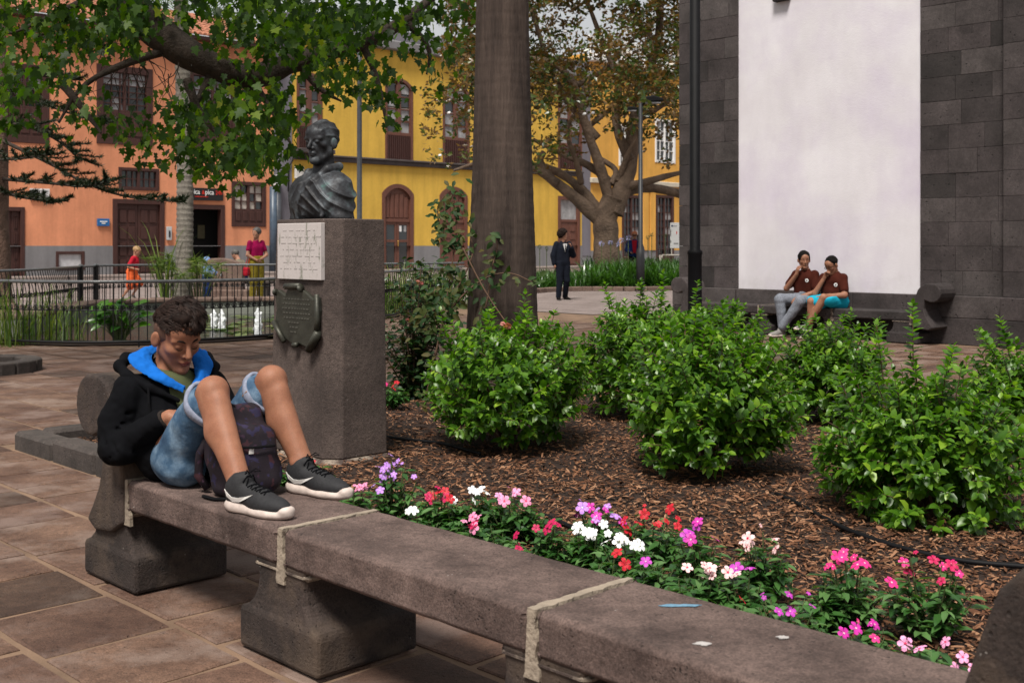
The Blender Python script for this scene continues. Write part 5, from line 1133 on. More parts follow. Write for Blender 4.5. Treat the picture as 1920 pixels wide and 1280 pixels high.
# ---- magnolia and its bed
MY = 38.0
mg = root('magnolia_tree', G(1138, 535), 'old magnolia with twisting pale limbs and rusty green leaves behind the palm', 'tree'); mg.location.y = MY; mg.location.x = (1138-960)/FPX*MY; bpy.context.view_layer.update(); mi_ = mg.matrix_world.inverted()
Q = lambda px, py, dy=0: P(px, py, MY+dy)
S = None
limb(mg, mi_, [Vector((mg.location.x, MY, -.1)), Q(1138,500), Q(1137,450), Q(1134,405), Q(1150,370)], .46, .38, m_magbark, 'trunk', 18)
mlimbs = [([(1130,420),(1095,385),(1055,352),(1025,330),(1010,300),(1020,285)], .26,.1), ([(1135,415),(1105,372),(1080,345),(1040,318),(1000,308),(985,318)], .2,.08), ([(1150,400),(1168,350),(1183,300),(1188,230),(1208,150),(1235,85),(1240,-20)], .34,.1), ([(1145,385),(1125,310),(1098,240),(1080,160),(1040,115),(985,108)], .2,.07), ([(1160,370),(1190,352),(1230,352),(1285,366)], .2,.14), ([(1170,350),(1210,342),(1250,330),(1285,322)], .16,.07), ([(1140,340),(1110,312),(1060,292),(1000,262)], .16,.06), ([(1180,300),(1150,230),(1165,160),(1130,80),(1100,0)], .18,.06), ([(1120,260),(1070,200),(1030,130),(1010,60),(980,-30)], .14,.05), ([(1145,345),(1160,320),(1130,300),(1112,288)], .12,.06), ([(1160,340),(1175,290),(1200,250),(1190,225)], .1,.05), ([(1190,230),(1240,200),(1280,170)], .12,.05), ([(1045,345),(1010,320),(975,300),(930,290),(880,310),(850,320)], .13,.04), ([(1040,115),(980,90),(930,60)], .1,.04), ([(1235,85),(1190,40),(1170,-30)], .1,.05), ([(1090,345),(1080,300),(1060,250),(1075,215)], .1,.05), ([(1100,240),(1150,200),(1200,190)], .1,.04), ([(1080,160),(1140,130),(1190,70)], .1,.04)]
for i, (pth, a, b) in enumerate(mlimbs): dy = random.uniform(-1.6,1.6); limb(mg, mi_, [Q(x, y, dy*j/len(pth)) for j, (x, y) in enumerate(pth)], a, b, m_magbark, 'limb', 10)
LP, LD, LN, LS = [], [], [], []; rb = random.Random(33); k = 0
while k < 5400:
    x, y = rb.uniform(790, 1300), rb.uniform(-260, 335); dy = rb.gauss(0, 2.2)
    if y > 200 and not (rb.random() < (335-y)/200): continue
    if x < 880 and y > 120 and rb.random() < .45: continue
    if 1090 < x < 1200 and y > 270: continue
    if 830 > x and (y < 150 or y > 300): continue
    c = Q(x, y, dy)
    if mnoise.noise(c*.55) < -.12+.12*(y > 150): continue
    k += 1; ax = Vector((rb.gauss(0,1), rb.gauss(0,1), rb.gauss(.3,.7))).normalized()
    for j in range(8): d = Vector((rb.gauss(0,1), rb.gauss(0,1), rb.gauss(0,.6)))+ax*.8; LP.append(mi_ @ (c+Vector((rb.gauss(0,.07), rb.gauss(0,.07), rb.gauss(0,.07))))); LD.append(d); LN.append(ax+Vector((rb.gauss(0,.5), rb.gauss(0,.5), rb.gauss(0,.5)))); LS.append(rb.uniform(.14,.23))
f = scatter('crown', LEAFS[0], LEAFS[1], LP, LD, LN, np.array(LS), m_magn, mg, wid=np.full(len(LP), .95)); tag(f, kind='stuff')
for x, y in ((1096,214),(1112,212),(825,292),(842,212),(1060,60)): bl = S = SDF((-.14,)*3, (.14,)*3, .02); S.ell((0,0,0), (.06,.06,.05), k=.02); S.build('white_bloom', m_wwhite, mg, mi_ @ Matrix.Translation(Q(x, y, -2.5)), wrinkle(.02, 20))
# bed under the magnolia
mbp = [G(x, y) for x, y in [(985,552),(1040,547),(1120,546),(1200,547),(1290,544)]]+[Vector((8.5,44,0)), Vector((.5,44,0))]
tag(MB().add([(p.x, p.y, .06) for p in mbp], [tuple(range(len(mbp)))]).build('magnolia_bed_soil', m_soil), kind='structure')
mk = root('magnolia_bed_kerb', mbp[2], 'low curved stone kerb around the bed under the magnolia', 'kerb'); inv = mk.matrix_world.inverted(); kp = interp(smooth(mbp[:5]), .8)
for a, b in zip(kp, kp[1:]): x = (b-a).normalized(); MB().cbox(.006, (b-a).length-.006, -.1, .1, 0, .14, .02).build('kerb_stone', m_rim, mk, inv @ mat4(x, Vector((-x.y, x.x, 0)), Vector((0,0,1)), a))
LP, LD, LN, LS = [], [], [], []
for k in range(520):
    x = random.uniform(985, 1290); Y = random.uniform(34.2, 40); g = Vector(((x-960)/FPX*Y, Y, .05))
    if (Vector((g.x-mg.location.x, g.y-MY, 0))).length < .7: continue
    hh = .55 if x < 1100 else .95
    for j in range(20): a = random.random()*6.28; e = random.uniform(.3,1.35); LP.append(g+Vector((random.gauss(0,.12), random.gauss(0,.12), 0))); LD.append((cos(a)*cos(e), sin(a)*cos(e), sin(e)*1.1)); LN.append((-cos(a)*sin(e), -sin(a)*sin(e), cos(e))); LS.append(hh*random.uniform(.6,1.1))
n = len(LP); o = scatter('agapanthus_leaves', BLADE[0], BLADE[1], LP, LD, LN, np.array(LS), m_agap, wid=np.full(n, .055)); tag(o, kind='stuff', label='strap leaves of the agapanthus filling the magnolia bed', cat='plants')
m_agf = simple('pale_blue_petal', (.3,.31,.5), .7)
for i, (x, y, c) in enumerate(((1128,457,1),(1145,455,1),(1165,450,1),(1178,446,1),(1012,463,0),(1025,466,0),(1215,445,0),(1222,440,0),(1247,442,0),(1160,458,1))):
    Y = 36+i % 3*.4-1.2*(c==1); p = P(x, y, Y); o = root('agapanthus_flower', Vector((p.x, Y, .05)), ('pale blue' if c else 'faded green')+' agapanthus flower head '+['lowest of the four in front of the magnolia trunk','second from the left before the magnolia trunk','just right of the magnolia trunk','nearest the ginger haired person','leftmost of all, beside the palm','second from the left, near the man in the suit','left of the two just right of the slim lamp','right of the two just right of the slim lamp','nearest the notice board','highest of those before the ginger haired person'][i], 'flower', 'agapanthus flower heads in the magnolia bed')
    MB().tube([(0,0,0),(0,0,p.z-.05)], .012, 5).build('stem', m_stem, o); q = RNG.normal(size=(46,3)); q = unit(q); scatter('flower_head', LEAFS[0], LEAFS[1], q*.03+[0,0,p.z-.05], q, RNG.normal(size=(46,3)), .075 if c else .06, m_agf if c else m_stem, o, wid=np.full(46, .4))
# ---- pond plants
def clump(name, g, n, h, w, spread, mat, label, cat, lean=.5, tv=BLADE, group=None):
    o = root(name, g, label, cat, group); a = RNG.random(n)*6.28; e = np.clip(RNG.normal(1.25, lean*.5, n), .3, 1.55); d = np.stack([np.cos(a)*np.cos(e), np.sin(a)*np.cos(e), np.sin(e)], 1); nr = np.stack([-np.cos(a)*np.sin(e), -np.sin(a)*np.sin(e), np.cos(e)], 1)
    pos = np.stack([RNG.normal(0,spread,n), RNG.normal(0,spread,n), np.zeros(n)], 1); f = scatter('blades', tv[0], tv[1], pos, d, nr, h*(.5+.6*RNG.random(n)), mat, o, wid=np.full(n, w)); tag(f, kind='stuff'); return o
for px, py, n, h, lb in ((15,648,80,.95,'clump of reeds at the left end of the near railing'), (60,645,60,.7,'second clump of reeds from the left behind the near railing'), (100,642,60,.85,'third clump of reeds from the left behind the near railing'), (150,640,30,.6,'thin reeds beside the arum plant')): clump('reed_clump', G(px, py), n, h, .02, .16, m_grass, lb, 'reeds')
for i, (px, py) in enumerate(((735,590),(760,586),(790,582),(815,578),(840,575))): clump('grass_clump', G(px, py), 110, 1.0, .022, .3, m_grass, ['grass clump next to the pedestal inside the railing','second grass clump right of the pedestal','middle grass clump between pedestal and palm','fourth grass clump right of the pedestal','grass clump closest to the palm trunk'][i], 'grass')
# arum with large leaves
g = G(225, 640); al = root('arum_plant', g, 'large leaved glossy green plant in the pond behind the near railing', 'plant')
ARUM = ([(0,0,0),(-.18,.22,.02),(.1,.34,.06),(.5,.26,.04),(1,0,-.16),(.5,-.26,.04),(.1,-.34,.06),(-.18,-.22,.02),(.3,0,-.03)], [(8,0,1),(8,1,2),(8,2,3),(8,3,4),(8,4,5),(8,5,6),(8,6,7),(8,7,0)])
for k in range(60):
    a = random.random()*6.28; R_ = random.uniform(.05,.38); z = random.uniform(.22,.62)*(1.05-R_*.6); tip = Vector((cos(a)*R_, sin(a)*R_*.6, z)); MB().tube([(cos(a)*.05, sin(a)*.05, 0), tip*.6+Vector((0,0,z*.1)), tip], [.01,.007,.005], 5, False).build('stalk', m_stem, al)
    scatter('leaf', ARUM[0], ARUM[1], [tip], [(cos(a), sin(a), random.uniform(-.6,.5))], [(-cos(a)*.3+random.gauss(0,.3), -.5+random.gauss(0,.3), 1)], random.uniform(.13,.2), m_lily, al)
# papyrus
for px, py, n, h, lb in ((318,588,26,1.15,'feathery papyrus left of the slender palm'),(372,588,26,1.05,'feathery papyrus right of the slender palm')):
    g = G(px, py); o = root('papyrus', g, lb, 'papyrus'); LP, LD = [], []
    for k in range(n):
        a = random.random()*6.28; R_ = random.uniform(.05,.5); tip = Vector((cos(a)*R_, sin(a)*R_, random.uniform(.6,1)*h)); MB().tube([(cos(a)*.06, sin(a)*.06, 0), tip*.6, tip], .008, 4, False).build('stalk', m_stem, o)
        for j in range(26): LP.append(tip); LD.append((random.gauss(0,1), random.gauss(0,1), random.gauss(.1,.5)))
    m_ = len(LP); tag(scatter('plumes', NEEDLE[0], NEEDLE[1], LP, LD, RNG.normal(size=(m_,3)), .15+.12*RNG.random(m_), m_grass, o, wid=np.full(m_, .06)), kind='stuff')
clump('tall_reed', G(308, 590), 14, 2.0, .016, .06, m_grass, 'tall thin reeds rising left of the papyrus', 'reeds', .25)
# ================================================================== PEOPLE
V3 = lambda *a: np.array(a, float)
def rotF(yaw=0, pitch=0, roll=0):
    """rows forward, left, up; yaw to the left, pitch up"""
    M = Matrix.Rotation(yaw, 3, 'Z') @ Matrix.Rotation(-pitch, 3, 'Y') @ Matrix.Rotation(roll, 3, 'X'); return np.array(M.transposed())
def hand(S, wrist, d, pn, s, side, curl=.6, thumb=True, k=.008):
    """palm plus five fingers; d = pointing direction, pn = palm normal (the fingers curl towards it), side = +1/-1 thumb side sign along cross(d, pn)"""
    d = unit(np.array(d, float)); pn = unit(np.array(pn, float)-d*np.dot(d, pn)); ac = np.cross(d, pn)*side; w = np.array(wrist, float)
    for j in range(4): o = (j-1.5)*.019*s; S.cone(w+d*.01*s-ac*o*.6, w+d*.078*s-ac*o, .0165*s, .0125*s, .012*s)
    for j, (L, r) in enumerate(((.066,.0095),(.074,.0098),(.069,.0093),(.054,.0083))):
        p = w+d*.082*s-ac*(j-1.5)*.021*s; dd = d.copy(); a = curl*.75
        for q, f in enumerate((.44,.32,.24)):
            dd = unit(dd*math.cos(a)+pn*math.sin(a)); n = p+dd*L*f*s; S.cone(p, n, r*s*(1-.1*q), r*s*(.9-.1*q), .004*s); p = n; a = curl*.9; pn2 = pn; pn = unit(pn-dd*np.dot(dd, pn)) if np.linalg.norm(pn-dd*np.dot(dd, pn)) > .05 else pn
        pn = unit(pn2*0+np.cross(ac*side, d)) if True else pn
    b = w+d*.02*s+ac*.024*s; m = b+unit(d*.75+ac*.75+pn*.35)*.042*s; e = m+unit(d+ac*.1+pn*.5)*.032*s; S.cone(b, m, .0145*s, .0115*s, .01*s); S.cone(m, e, .011*s, .009*s, .005*s)
def shoe(par, heel, toe, up, L, mat, solemat, logo=None, M=None, nm='shoe', h=.006):
    f = unit(V3(*toe)-V3(*heel)); u = unit(V3(*up)-f*np.dot(f, up)); l = np.cross(u, f); s = L/.285
    T4 = mat4(Vector(f), Vector(l), Vector(u), Vector(heel))
    S = SDF((-.05*s,-.07*s,-.02*s), (.32*s,.07*s,.15*s), h); S.ell((.05*s,0,.055*s), (.056*s,.036*s,.055*s), k=.02*s); S.ell((.19*s,0,.035*s), (.095*s,.043*s,.036*s), k=.03*s); S.cone((.05*s,0,.075*s), (.16*s,0,.05*s), .036*s, .034*s, .03*s)
    S.cone((.04*s,0,.08*s), (.06*s,0,.098*s), .035*s, .036*s, .015*s); S.ell((.088*s,0,.112*s), (.02*s,.02*s,.016*s), k=.015*s); S.half((.05*s,0,.128*s), (-.25,0,1)); S.cut(2, .012*s)
    o = S.build(nm, mat, par, T4)
    S2 = SDF((-.06*s,-.07*s,-.03*s), (.33*s,.07*s,.08*s), h); S2.ell((.055*s,0,.018*s), (.066*s,.042*s,.028*s), k=.01); S2.ell((.19*s,0,.014*s), (.105*s,.049*s,.024*s), k=.02*s); S2.cone((.05*s,0,.015*s), (.2*s,0,.012*s), .030*s, .032*s, .02*s); S2.ell((.275*s,0,.028*s), (.02*s,.03*s,.016*s), k=.012*s); S2.cut(2, .001)
    if S2: so = S2.build('sole', solemat, o)
    return o, T4, s
def figure(name, M, label, group, J, mats, spec):
    """J: joints; local x forward, y left, z up.  Returns root"""
    r = root(name, M, label, 'person', group); h = spec.get('h', .014); sc = spec.get('s', 1.0); pts = np.array([v for k, v in J.items() if k != 'R' and k[-1] != 'N'], float)
    lo, hi = pts.min(0)-.22*sc, pts.max(0)+.24*sc; S = SDF(lo, hi, h); R = J['R']; c = J['head']
    tw = spec.get('torso', (.155, .105)); g = spec.get('limb', 1.0)*sc
    T = headsdf(S, c, R, sc*spec.get('headsc', 1.0), k=max(.012, h))
    nb = V3(*J['neck']); S.cone(nb, T(-.02,0,-.05), .056*g, .052*g, .03)
    pel, che = V3(*J['pelvis']), V3(*J['chest']); lat = unit(V3(*J['shL'])-V3(*J['shR'])); latp = unit(V3(*J['hipL'])-V3(*J['hipR']))
    def torso(Z, e, k=.05, low=0):
        a = tw[0]*.45*sc
        for s_ in (-1,1): Z.cone(pel+latp*s_*a*.9, che+lat*s_*a, tw[1]*sc*1.02+e, tw[1]*sc+e, k)
        Z.cone(che+lat*a*.9, V3(*J['shL']), tw[1]*sc*.72+e, .042*g+e, k*.6); Z.cone(che-lat*a*.9, V3(*J['shR']), tw[1]*sc*.72+e, .042*g+e, k*.6); Z.cone(che, nb, tw[1]*sc*.75+e, .055*g+e, k)
        if spec.get('belly'): Z.ell(pel*.6+che*.4+np.cross(lat, unit(che-pel))*.04, (.12*sc+e,)*3, k=.05)
    torso(S, -.012)
    for s_ in 'LR':
        S.cone(J['sh'+s_], J['el'+s_], .05*g, .041*g, .03); S.cone(J['el'+s_], J['wr'+s_], .043*g, .028*g, .015)
        d, pn, cu = J.get('hand'+s_+'N', (V3(*J['wr'+s_])-V3(*J['el'+s_]), (0, 1 if s_ == 'R' else -1, 0), .5)); hand(S, J['wr'+s_], d, pn, sc*spec.get('handsc', 1), 1 if s_ == 'R' else -1, cu, k=h)
        S.cone(J['hip'+s_], J['kn'+s_], .082*g, .054*g, .04); kn, an = V3(*J['kn'+s_]), V3(*J['an'+s_]); S.cone(kn, an, .05*g, .034*g, .02)
        bk = spec.get('calf'+s_, -unit(np.cross(np.cross(V3(*J['hip'+s_])-kn, an-kn), an-kn))) ; bk = V3(*J['calf'+s_+'N']) if 'calf'+s_+'N' in J else bk
        if not np.isnan(bk).any(): S.cone(kn*.85+an*.15+bk*.012*g, kn*.55+an*.45+bk*.02*g, .04*g, .042*g, .04); 
    mi = None
    S.build('body', mats['skin'], r, disp=spec.get('bodydisp'))
    top = spec.get('top')
    if top:
        S = SDF(lo, hi, h); e = top.get('e', .012); torso(S, e)
        sl = top.get('sleeve', .55)
        for s_ in 'LR':
            a, b, w_ = V3(*J['sh'+s_]), V3(*J['el'+s_]), V3(*J['wr'+s_])
            if sl <= 1: S.cone(a, a+(b-a)*sl, .044*g+e, .046*g+e*1.1, .025)
            else: S.cone(a, b, .052*g+e, .046*g+e, .03); S.cone(b, b+(w_-b)*(sl-1), .05*g+e, .034*g+e, .02)
        for p, n in top.get('cuts', []): S.half(p, n)
        S.half(nb+V3(0,0,.035*sc), (0,0,1)) if top.get('neckcut', True) else None
        if top.get('vneck'): S.ell(T(.075,0,-.215), (.05*sc,.035*sc,.07*sc), k=.01, sub=True)
        S.cone(T(-.02,0,-.05), nb+V3(0,0,.0), .058*g, .062*g, .01, sub=True)
        S.build(top['name'], mats['top'], r, disp=wrinkle(top.get('wr', .006), 26, 5))
    bot = spec.get('bottom')
    if bot:
        S = SDF(lo, hi, h); e = bot.get('e', .014); sl = bot.get('leg', 1.9); a = tw[0]*.45*sc
        for s_ in (-1,1): S.cone(pel+latp*s_*a*.8, pel+(che-pel)*.3+latp*s_*a*.8, tw[1]*sc*1.05+e, tw[1]*sc*.97+e, .05)
        for s_ in 'LR':
            hp, kn, an = V3(*J['hip'+s_]), V3(*J['kn'+s_]), V3(*J['an'+s_])
            if sl <= 1: S.cone(hp, hp+(kn-hp)*sl, .095*g+e, .068*g+e*1.6, .04)
            else: S.cone(hp, kn, .095*g+e, .062*g+e, .04); S.cone(kn, kn+(an-kn)*(sl-1), .06*g+e, .046*g+e, .02)
        S.half(pel+(che-pel)*.42, che-pel); S.build(bot['name'], mats['bottom'], r, disp=wrinkle(bot.get('wr', .006), 22, 8))
    if spec.get('shoes', True):
        for s_ in 'LR':
            t = V3(*J['toe'+s_+'N']); he = V3(*J['heel'+s_+'N']); sh_, _, _ = shoe(r, he, t, J.get('up'+s_+'N', (0,0,1)), np.linalg.norm(t-he), mats['shoe'], mats['sole'], h=max(.008, h*.7)); 
    hs = spec.get('hair')
    if hs:
        S = SDF(T(0,0,.04)-.26*sc, T(0,0,.04)+.26*sc, max(.006, h*.6)); q = sc*spec.get('headsc', 1.0); v = hs.get('vol', .012)
        S.ell(T(-.018,0,.048), ((.096+v)*q,(.078+v)*q,(.083+v*1.2)*q), R, .01); 
        if hs.get('long'): S.ell(T(-.04,0,-.02), ((.085+v)*q,(.085+v)*q,(.1)*q), R, .03)
        S.half(T(hs.get('front',.062),0,hs.get('line',.045)), R[0]*1.0-R[2]*.75); S.half(T(0,0,hs.get('low',-.03)), -R[2]-R[0]*-.6)
        S.ell(T(.10,0,-.02), (.06*q,.062*q,.075*q), R, .005, True)
        S.build('hair', mats['hair'], r, disp=wrinkle(hs.get('ruf', .006), 60, 2))
    # brows and eyes
    if h < .02:
        for y in (-1,1):
            MB().tube([T(.0905,y*.016,.028), T(.0885,y*.032,.034), T(.078,y*.046,.029)], [.0035*sc,.0045*sc,.002*sc], 6).build('eyebrow', mats['hair'], r, None, True)
    return r, T
# ------------------------------------------------------------------ the boy on the bench (local frame = bench frame: x along u, y along v)
b0 = frame(-.93, .2, SEAT); bo = lambda u, v, z: V3(u+.93, v-.2, z-SEAT)
boy = root('person', b0, 'boy in black hoodie and denim shorts sitting with knees up on the stone bench', 'person')
H_ = .0042
Rb = rotF(radians(-2), radians(-24), radians(3)); hc = bo(-1.05, .203, .98)
S = SDF(bo(-1.32,-.12,.43), bo(.0,.56,1.22), H_)
TB = headsdf(S, hc, Rb, 1.04, jaw=1.0)
S.cone(bo(-1.125,.2,.835), TB(-.035,0,-.05), .055, .05, .02); S.cone(TB(-.03,.03,-.06), bo(-1.09,.15,.83), .02, .02, .03); S.cone(TB(-.03,-.03,-.06), bo(-1.09,.25,.83), .02, .02, .03)
S.cone(bo(-.97,.2,.56), bo(-1.08,.2,.74), .09, .09, .04)
hipR, knR, anR = bo(-.93,.11,.545), bo(-.592,.098,.812), bo(-.345,.062,.525); hipL, knL, anL = bo(-.93,.29,.545), bo(-.60,.35,.832), bo(-.425,.368,.55)
for hp, kn, an in ((hipR, knR, anR), (hipL, knL, anL)):
    S.cone(hp, kn, .074, .05, .04); ax = unit(an-kn); bk = unit(V3(-1,0,-.55)-ax*np.dot(ax, V3(-1,0,-.55)))
    S.cone(kn, an, .047, .031, .03); S.ell(kn-bk*.028+ax*.004, (.026,.03,.03), k=.025); S.ell(kn-bk*.03+ax*.065, (.018,.02,.03), k=.03); S.cone(kn+ax*.05+bk*.016, kn+ax*.15+bk*.032, .042, .047, .04); S.cone(kn+ax*.15+bk*.030, an+ax*.0+bk*.006, .045, .027, .03); S.ell(kn-bk*.01+ax*-.006, (.042,.047,.044), k=.03)
    S.cone(kn+ax*.06-bk*.02, an-bk*.006, .026, .024, .03); S.ell(an+V3(0,.032,.0), (.014,)*3, k=.015); S.ell(an-V3(0,.032,.0), (.014,)*3, k=.015); S.cone(an, an+ax*.05, .034, .04, .02)
elR, wrR = bo(-1.065,-.035,.565), bo(-.862,.07,.70); elL, wrL = bo(-.98,.42,.585), bo(-.85,.285,.665)
S.chain([bo(-1.095,.04,.775), bo(-1.10,-.01,.66), elR], [.042,.038,.036], .02); S.cone(elR, wrR, .04, .027, .02); S.cone(bo(-1.09,.36,.78), elL, .045, .04, .03); S.cone(elL, wrL, .04, .027, .02)
hand(S, wrR, (.45,.75,.1), (.1,.4,-.8), .95, 1, .75); hand(S, wrL, (.7,-.6,.2), (.1,-.7,-.3), .95, -1, .75)
def lipmi(C):
    L = (C-TB(.09,0,-.0605))@Rb.T/1.04; m = ((L[:,0]/.016)**2+(L[:,1]/.0225)**2+(L[:,2]/.0112)**2 < 1); return m.astype(int)
S.build('body', [m_skin, m_lip], boy, mi=lipmi)
# hair: a solid cap plus combed locks
S = SDF(TB(0,0,.04)-.2, TB(0,0,.04)+.2, .0045); S.ell(TB(-.02,0,.055), (.096,.079,.083), Rb, .01); S.ell(TB(.01,0,.106), (.084,.066,.042), Rb, .02); S.half(TB(.085,0,.05), Rb[0]-Rb[2]*.55); S.half(TB(0,0,.03), -Rb[2]*1.0-Rb[0]*.1)
hr = S.build('hair', m_hair, boy, disp=wrinkle(.005, 70, 2))
mb = MB(); rh = random.Random(2)
cl_ = []
for k in range(380): cl_.append((rh.random()*6.28, rh.uniform(.04, 1), rh.gauss(0,1), rh.gauss(0,1), rh.uniform(.7,1.25)))
for k in range(7000):
    ca, cz, g1, g2, gl = cl_[k % 380]; a = ca+rh.gauss(0,.07); z = min(.995, max(.03, cz+rh.gauss(0,.035))); q = math.sqrt(1-z*z); n = V3(q*cos(a), q*sin(a), z)
    p = V3(-.012+n[0]*.1, n[1]*.083, .055+n[2]*.097); 
    if z < .3 and rh.random() < .35: continue
    d = unit(V3(.75+.22*g1+.06*rh.gauss(0,1), .55+.25*g2+.06*rh.gauss(0,1), .3*z+rh.gauss(0,.04))); d = unit(d-n*np.dot(d, n)*.75+n*.35*max(0,z-.15))
    if n[0] < -.3: d = unit(V3(-.2, d[1]*.5, -.8)+n*.15)
    L = gl*rh.uniform(.038,.048)*(.4+.8*z)*(1.15 if n[0] > .3 else 1); cv = -.5*n+V3(0,0,-.6*(n[0] > .4)); pts = [TB(*(p-n*.004)), TB(*(p+d*L*.5+n*.004)), TB(*(p+d*L+cv*.02))]; mb.tube(pts, [.0024,.002,.0003], 3, False)
lk = mb.build('locks', simple('brown_hair_locks', (.019,.0085,.0055), .6, .6, 45, 100, .3, .002, .3), hr, None, True); tag(lk, kind='stuff')
fade = leafmat  # (kept simple: clipped sides)
S = SDF(TB(0,0,.02)-.16, TB(0,0,.02)+.16, .005); S.ell(TB(-.018,0,.034), (.1045,.0835,.093), Rb, .005); S.half(TB(0,0,.05), Rb[2]); S.half(TB(.042,0,0), Rb[0]); S.half(TB(0,0,-.01), -Rb[2]-Rb[0]*-.55); S.build('clipped_sides', simple('clipped_hair', (.07,.032,.02), .7, .3, 90), hr)
for y in (-1,1):
    MB().tube([TB(.094,y*.013,.0265), TB(.0935,y*.024,.0325), TB(.088,y*.036,.034), TB(.074,y*.05,.027)], [.003,.0045,.004,.0015], 6).build('eyebrow', m_hair, boy, None, True)
    MB().tube([TB(.0895,y*.018,-.0005), TB(.0925,y*.026,-.0038), TB(.0925,y*.034,-.0035), TB(.086,y*.044,.0005)], [.001,.0018,.002,.001], 5).build('eyelashes', m_hairb, boy, None, True)
MB().tube([TB(.0975,-.0215,-.0605), TB(.1035,-.01,-.0608), TB(.105,0,-.0612), TB(.1035,.01,-.0608), TB(.0975,.0215,-.0605)], [.0005,.0011,.0012,.0011,.0005], 5).build('mouth_line', simple('dark_lip_line', (.09,.025,.02), .6), boy, None, True)
# green T-shirt under the hoodie
S = SDF(bo(-1.3,-.05,.5), bo(-.8,.45,.95), .007); S.cone(bo(-1.0,.2,.6), bo(-1.085,.2,.75), .10, .095, .04); S.cone(bo(-1.085,.14,.75), bo(-1.085,.26,.75), .09, .09, .04); S.cone(bo(-1.075,.2,.78), bo(-1.115,.2,.84), .08, .062, .03); S.half(bo(-1.115,.2,.868), (.25,0,1)); S.build('tshirt', m_green, boy, disp=wrinkle(.005, 40, 4))
# hoodie
S = SDF(bo(-1.36,-.14,.43), bo(-.75,.58,.95), .0055)
for y in (.125,.275): S.cone(bo(-.985,y,.54), bo(-1.085,y,.74), .115, .100, .05)
S.cone(bo(-1.09,.12,.76), bo(-1.095,.045,.78), .085, .062, .03); S.cone(bo(-1.09,.28,.76), bo(-1.095,.355,.785), .085, .062, .03); S.cone(bo(-1.10,.2,.78), bo(-1.14,.2,.83), .09, .08, .04)
S.chain([bo(-1.095,.025,.775), bo(-1.105,-.02,.66), elR+V3(-.005,-.01,0), wrR+(elR-wrR)*.22], [.068,.068,.064,.049], .014); S.chain([bo(-1.10,.375,.775), elL+V3(0,.01,0), wrL+(elL-wrL)*.22], [.068,.062,.05], .015)
S.ell(elR+V3(.06,.0,-.008), (.05,.05,.045), k=.03)
for k in range(5): S.cone(elR+V3(-.03+.028*k,-.065,.045+.02*k), elR+V3(.015+.03*k,-.045,-.04+.02*k), .004, .003, .016, True)
for k in range(4): S.cone(bo(-1.10+.03*k,-.05,.70-.028*k), bo(-1.03+.03*k,-.0,.70-.05*k), .004, .003, .018, True)
S.cone(bo(-1.01,.2,.93), bo(-.95,.2,.765), .075, .014, .012, True); S.cone(bo(-1.06,.2,.97), bo(-1.03,.2,.85), .11, .075, .012, True); S.cone(bo(-.99,.2,.87), bo(-.95,.2,.80), .065, .035, .01, True); S.ell(TB(-.03,0,-.06), (.07,.07,.08), Rb, .02, True)
def hood_d(V):
    V = wrinkle(.0065, 30, 11)(V); return wrinkle(.0035, 75, 12)(V)
S.build('hoodie', m_hoodie, boy, disp=hood_d)
def strip(name, mat, inner, outer, lift, th, ox=0, oz=0):
    q1, _ = smoothr([bo(*p) for p in inner], [1]*len(inner), 2); q2, _ = smoothr([bo(*p) for p in outer], [1]*len(outer), 2); m = MB(); n = len(q1); K = 6; vs = []; rr2 = random.Random(len(inner))
    for i in range(n):
        for k in range(K+1):
            t_ = k/K; p = q1[i].lerp(q2[i], t_); up = Vector((.25,0,1))*lift*sin(pi*t_)*(.8+.4*mnoise.noise(Vector((i*.5, k*.7, lift*50)))); vs.append(p+up+Vector((ox,0,oz)))
    m.add(vs, [(i*(K+1)+k, i*(K+1)+k+1, (i+1)*(K+1)+k+1, (i+1)*(K+1)+k) for i in range(n-1) for k in range(K)]); o = m.build(name, mat, boy, None, True)
    so_ = o.modifiers.new('s', 'SOLIDIFY'); so_.thickness = th; so_.offset = 0; q_ = o.modifiers.new('ss', 'SUBSURF'); q_.levels = q_.render_levels = 2; dm = o.modifiers.new('folds', 'DISPLACE'); tx_ = bpy.data.textures.get('folds') or bpy.data.textures.new('folds', 'CLOUDS'); tx_.noise_scale = .035; dm.texture = tx_; dm.strength = .016; return o
IN = [(-1.155,.2,.915),(-1.145,.145,.905),(-1.105,.12,.87),(-1.05,.13,.835),(-1.0,.155,.80),(-.965,.19,.765)]
OU = [(-1.22,.2,.91),(-1.20,.09,.905),(-1.145,.035,.885),(-1.075,.035,.85),(-1.005,.085,.805),(-.955,.175,.757)]
IN2 = [(x, .405-y, z+.01) for x, y, z in IN]; OU2 = [(x+.01, .40-y*.92, z+.012) for x, y, z in OU]
strip('hood_lining', m_blue, IN, OU, .026, .008, oz=.014, ox=.006); strip('hood_lining', m_blue, IN2, OU2, .028, .008, oz=.014, ox=.006)
OB = [(x-(.02 if i < 4 else 0), y-.018, z-.012) for i, (x, y, z) in enumerate(OU)]; OB2 = [(x-.01, y+.016, z-.012) for x, y, z in OU2]
S = SDF(bo(-1.36,-.14,.66), bo(-.85,.55,1.0), .0055); S.chain([bo(*p) for p in OB], [.02,.022,.021,.018,.014,.009], .02); S.chain([bo(*p) for p in OB2], [.02,.022,.021,.018,.014,.009], .02)
S.build('hood_edge', m_hoodie, boy, disp=wrinkle(.004, 45, 7))
MB().tube([Vector(bo(-.95,.195,.762)), Vector(bo(-.90,.195,.66)), Vector(bo(-.875,.2,.60))], .004, 6).build('zip', simple('zip_metal', (.1,.1,.1), .35, metal=.8), boy)
MB().tube([Vector(bo(-1.0,.055,.80)), Vector(bo(-.985,.05,.74)), Vector(bo(-.975,.06,.66)), Vector(bo(-.97,.065,.60))], .0045, 6).build('drawcord', m_blackfab, boy)
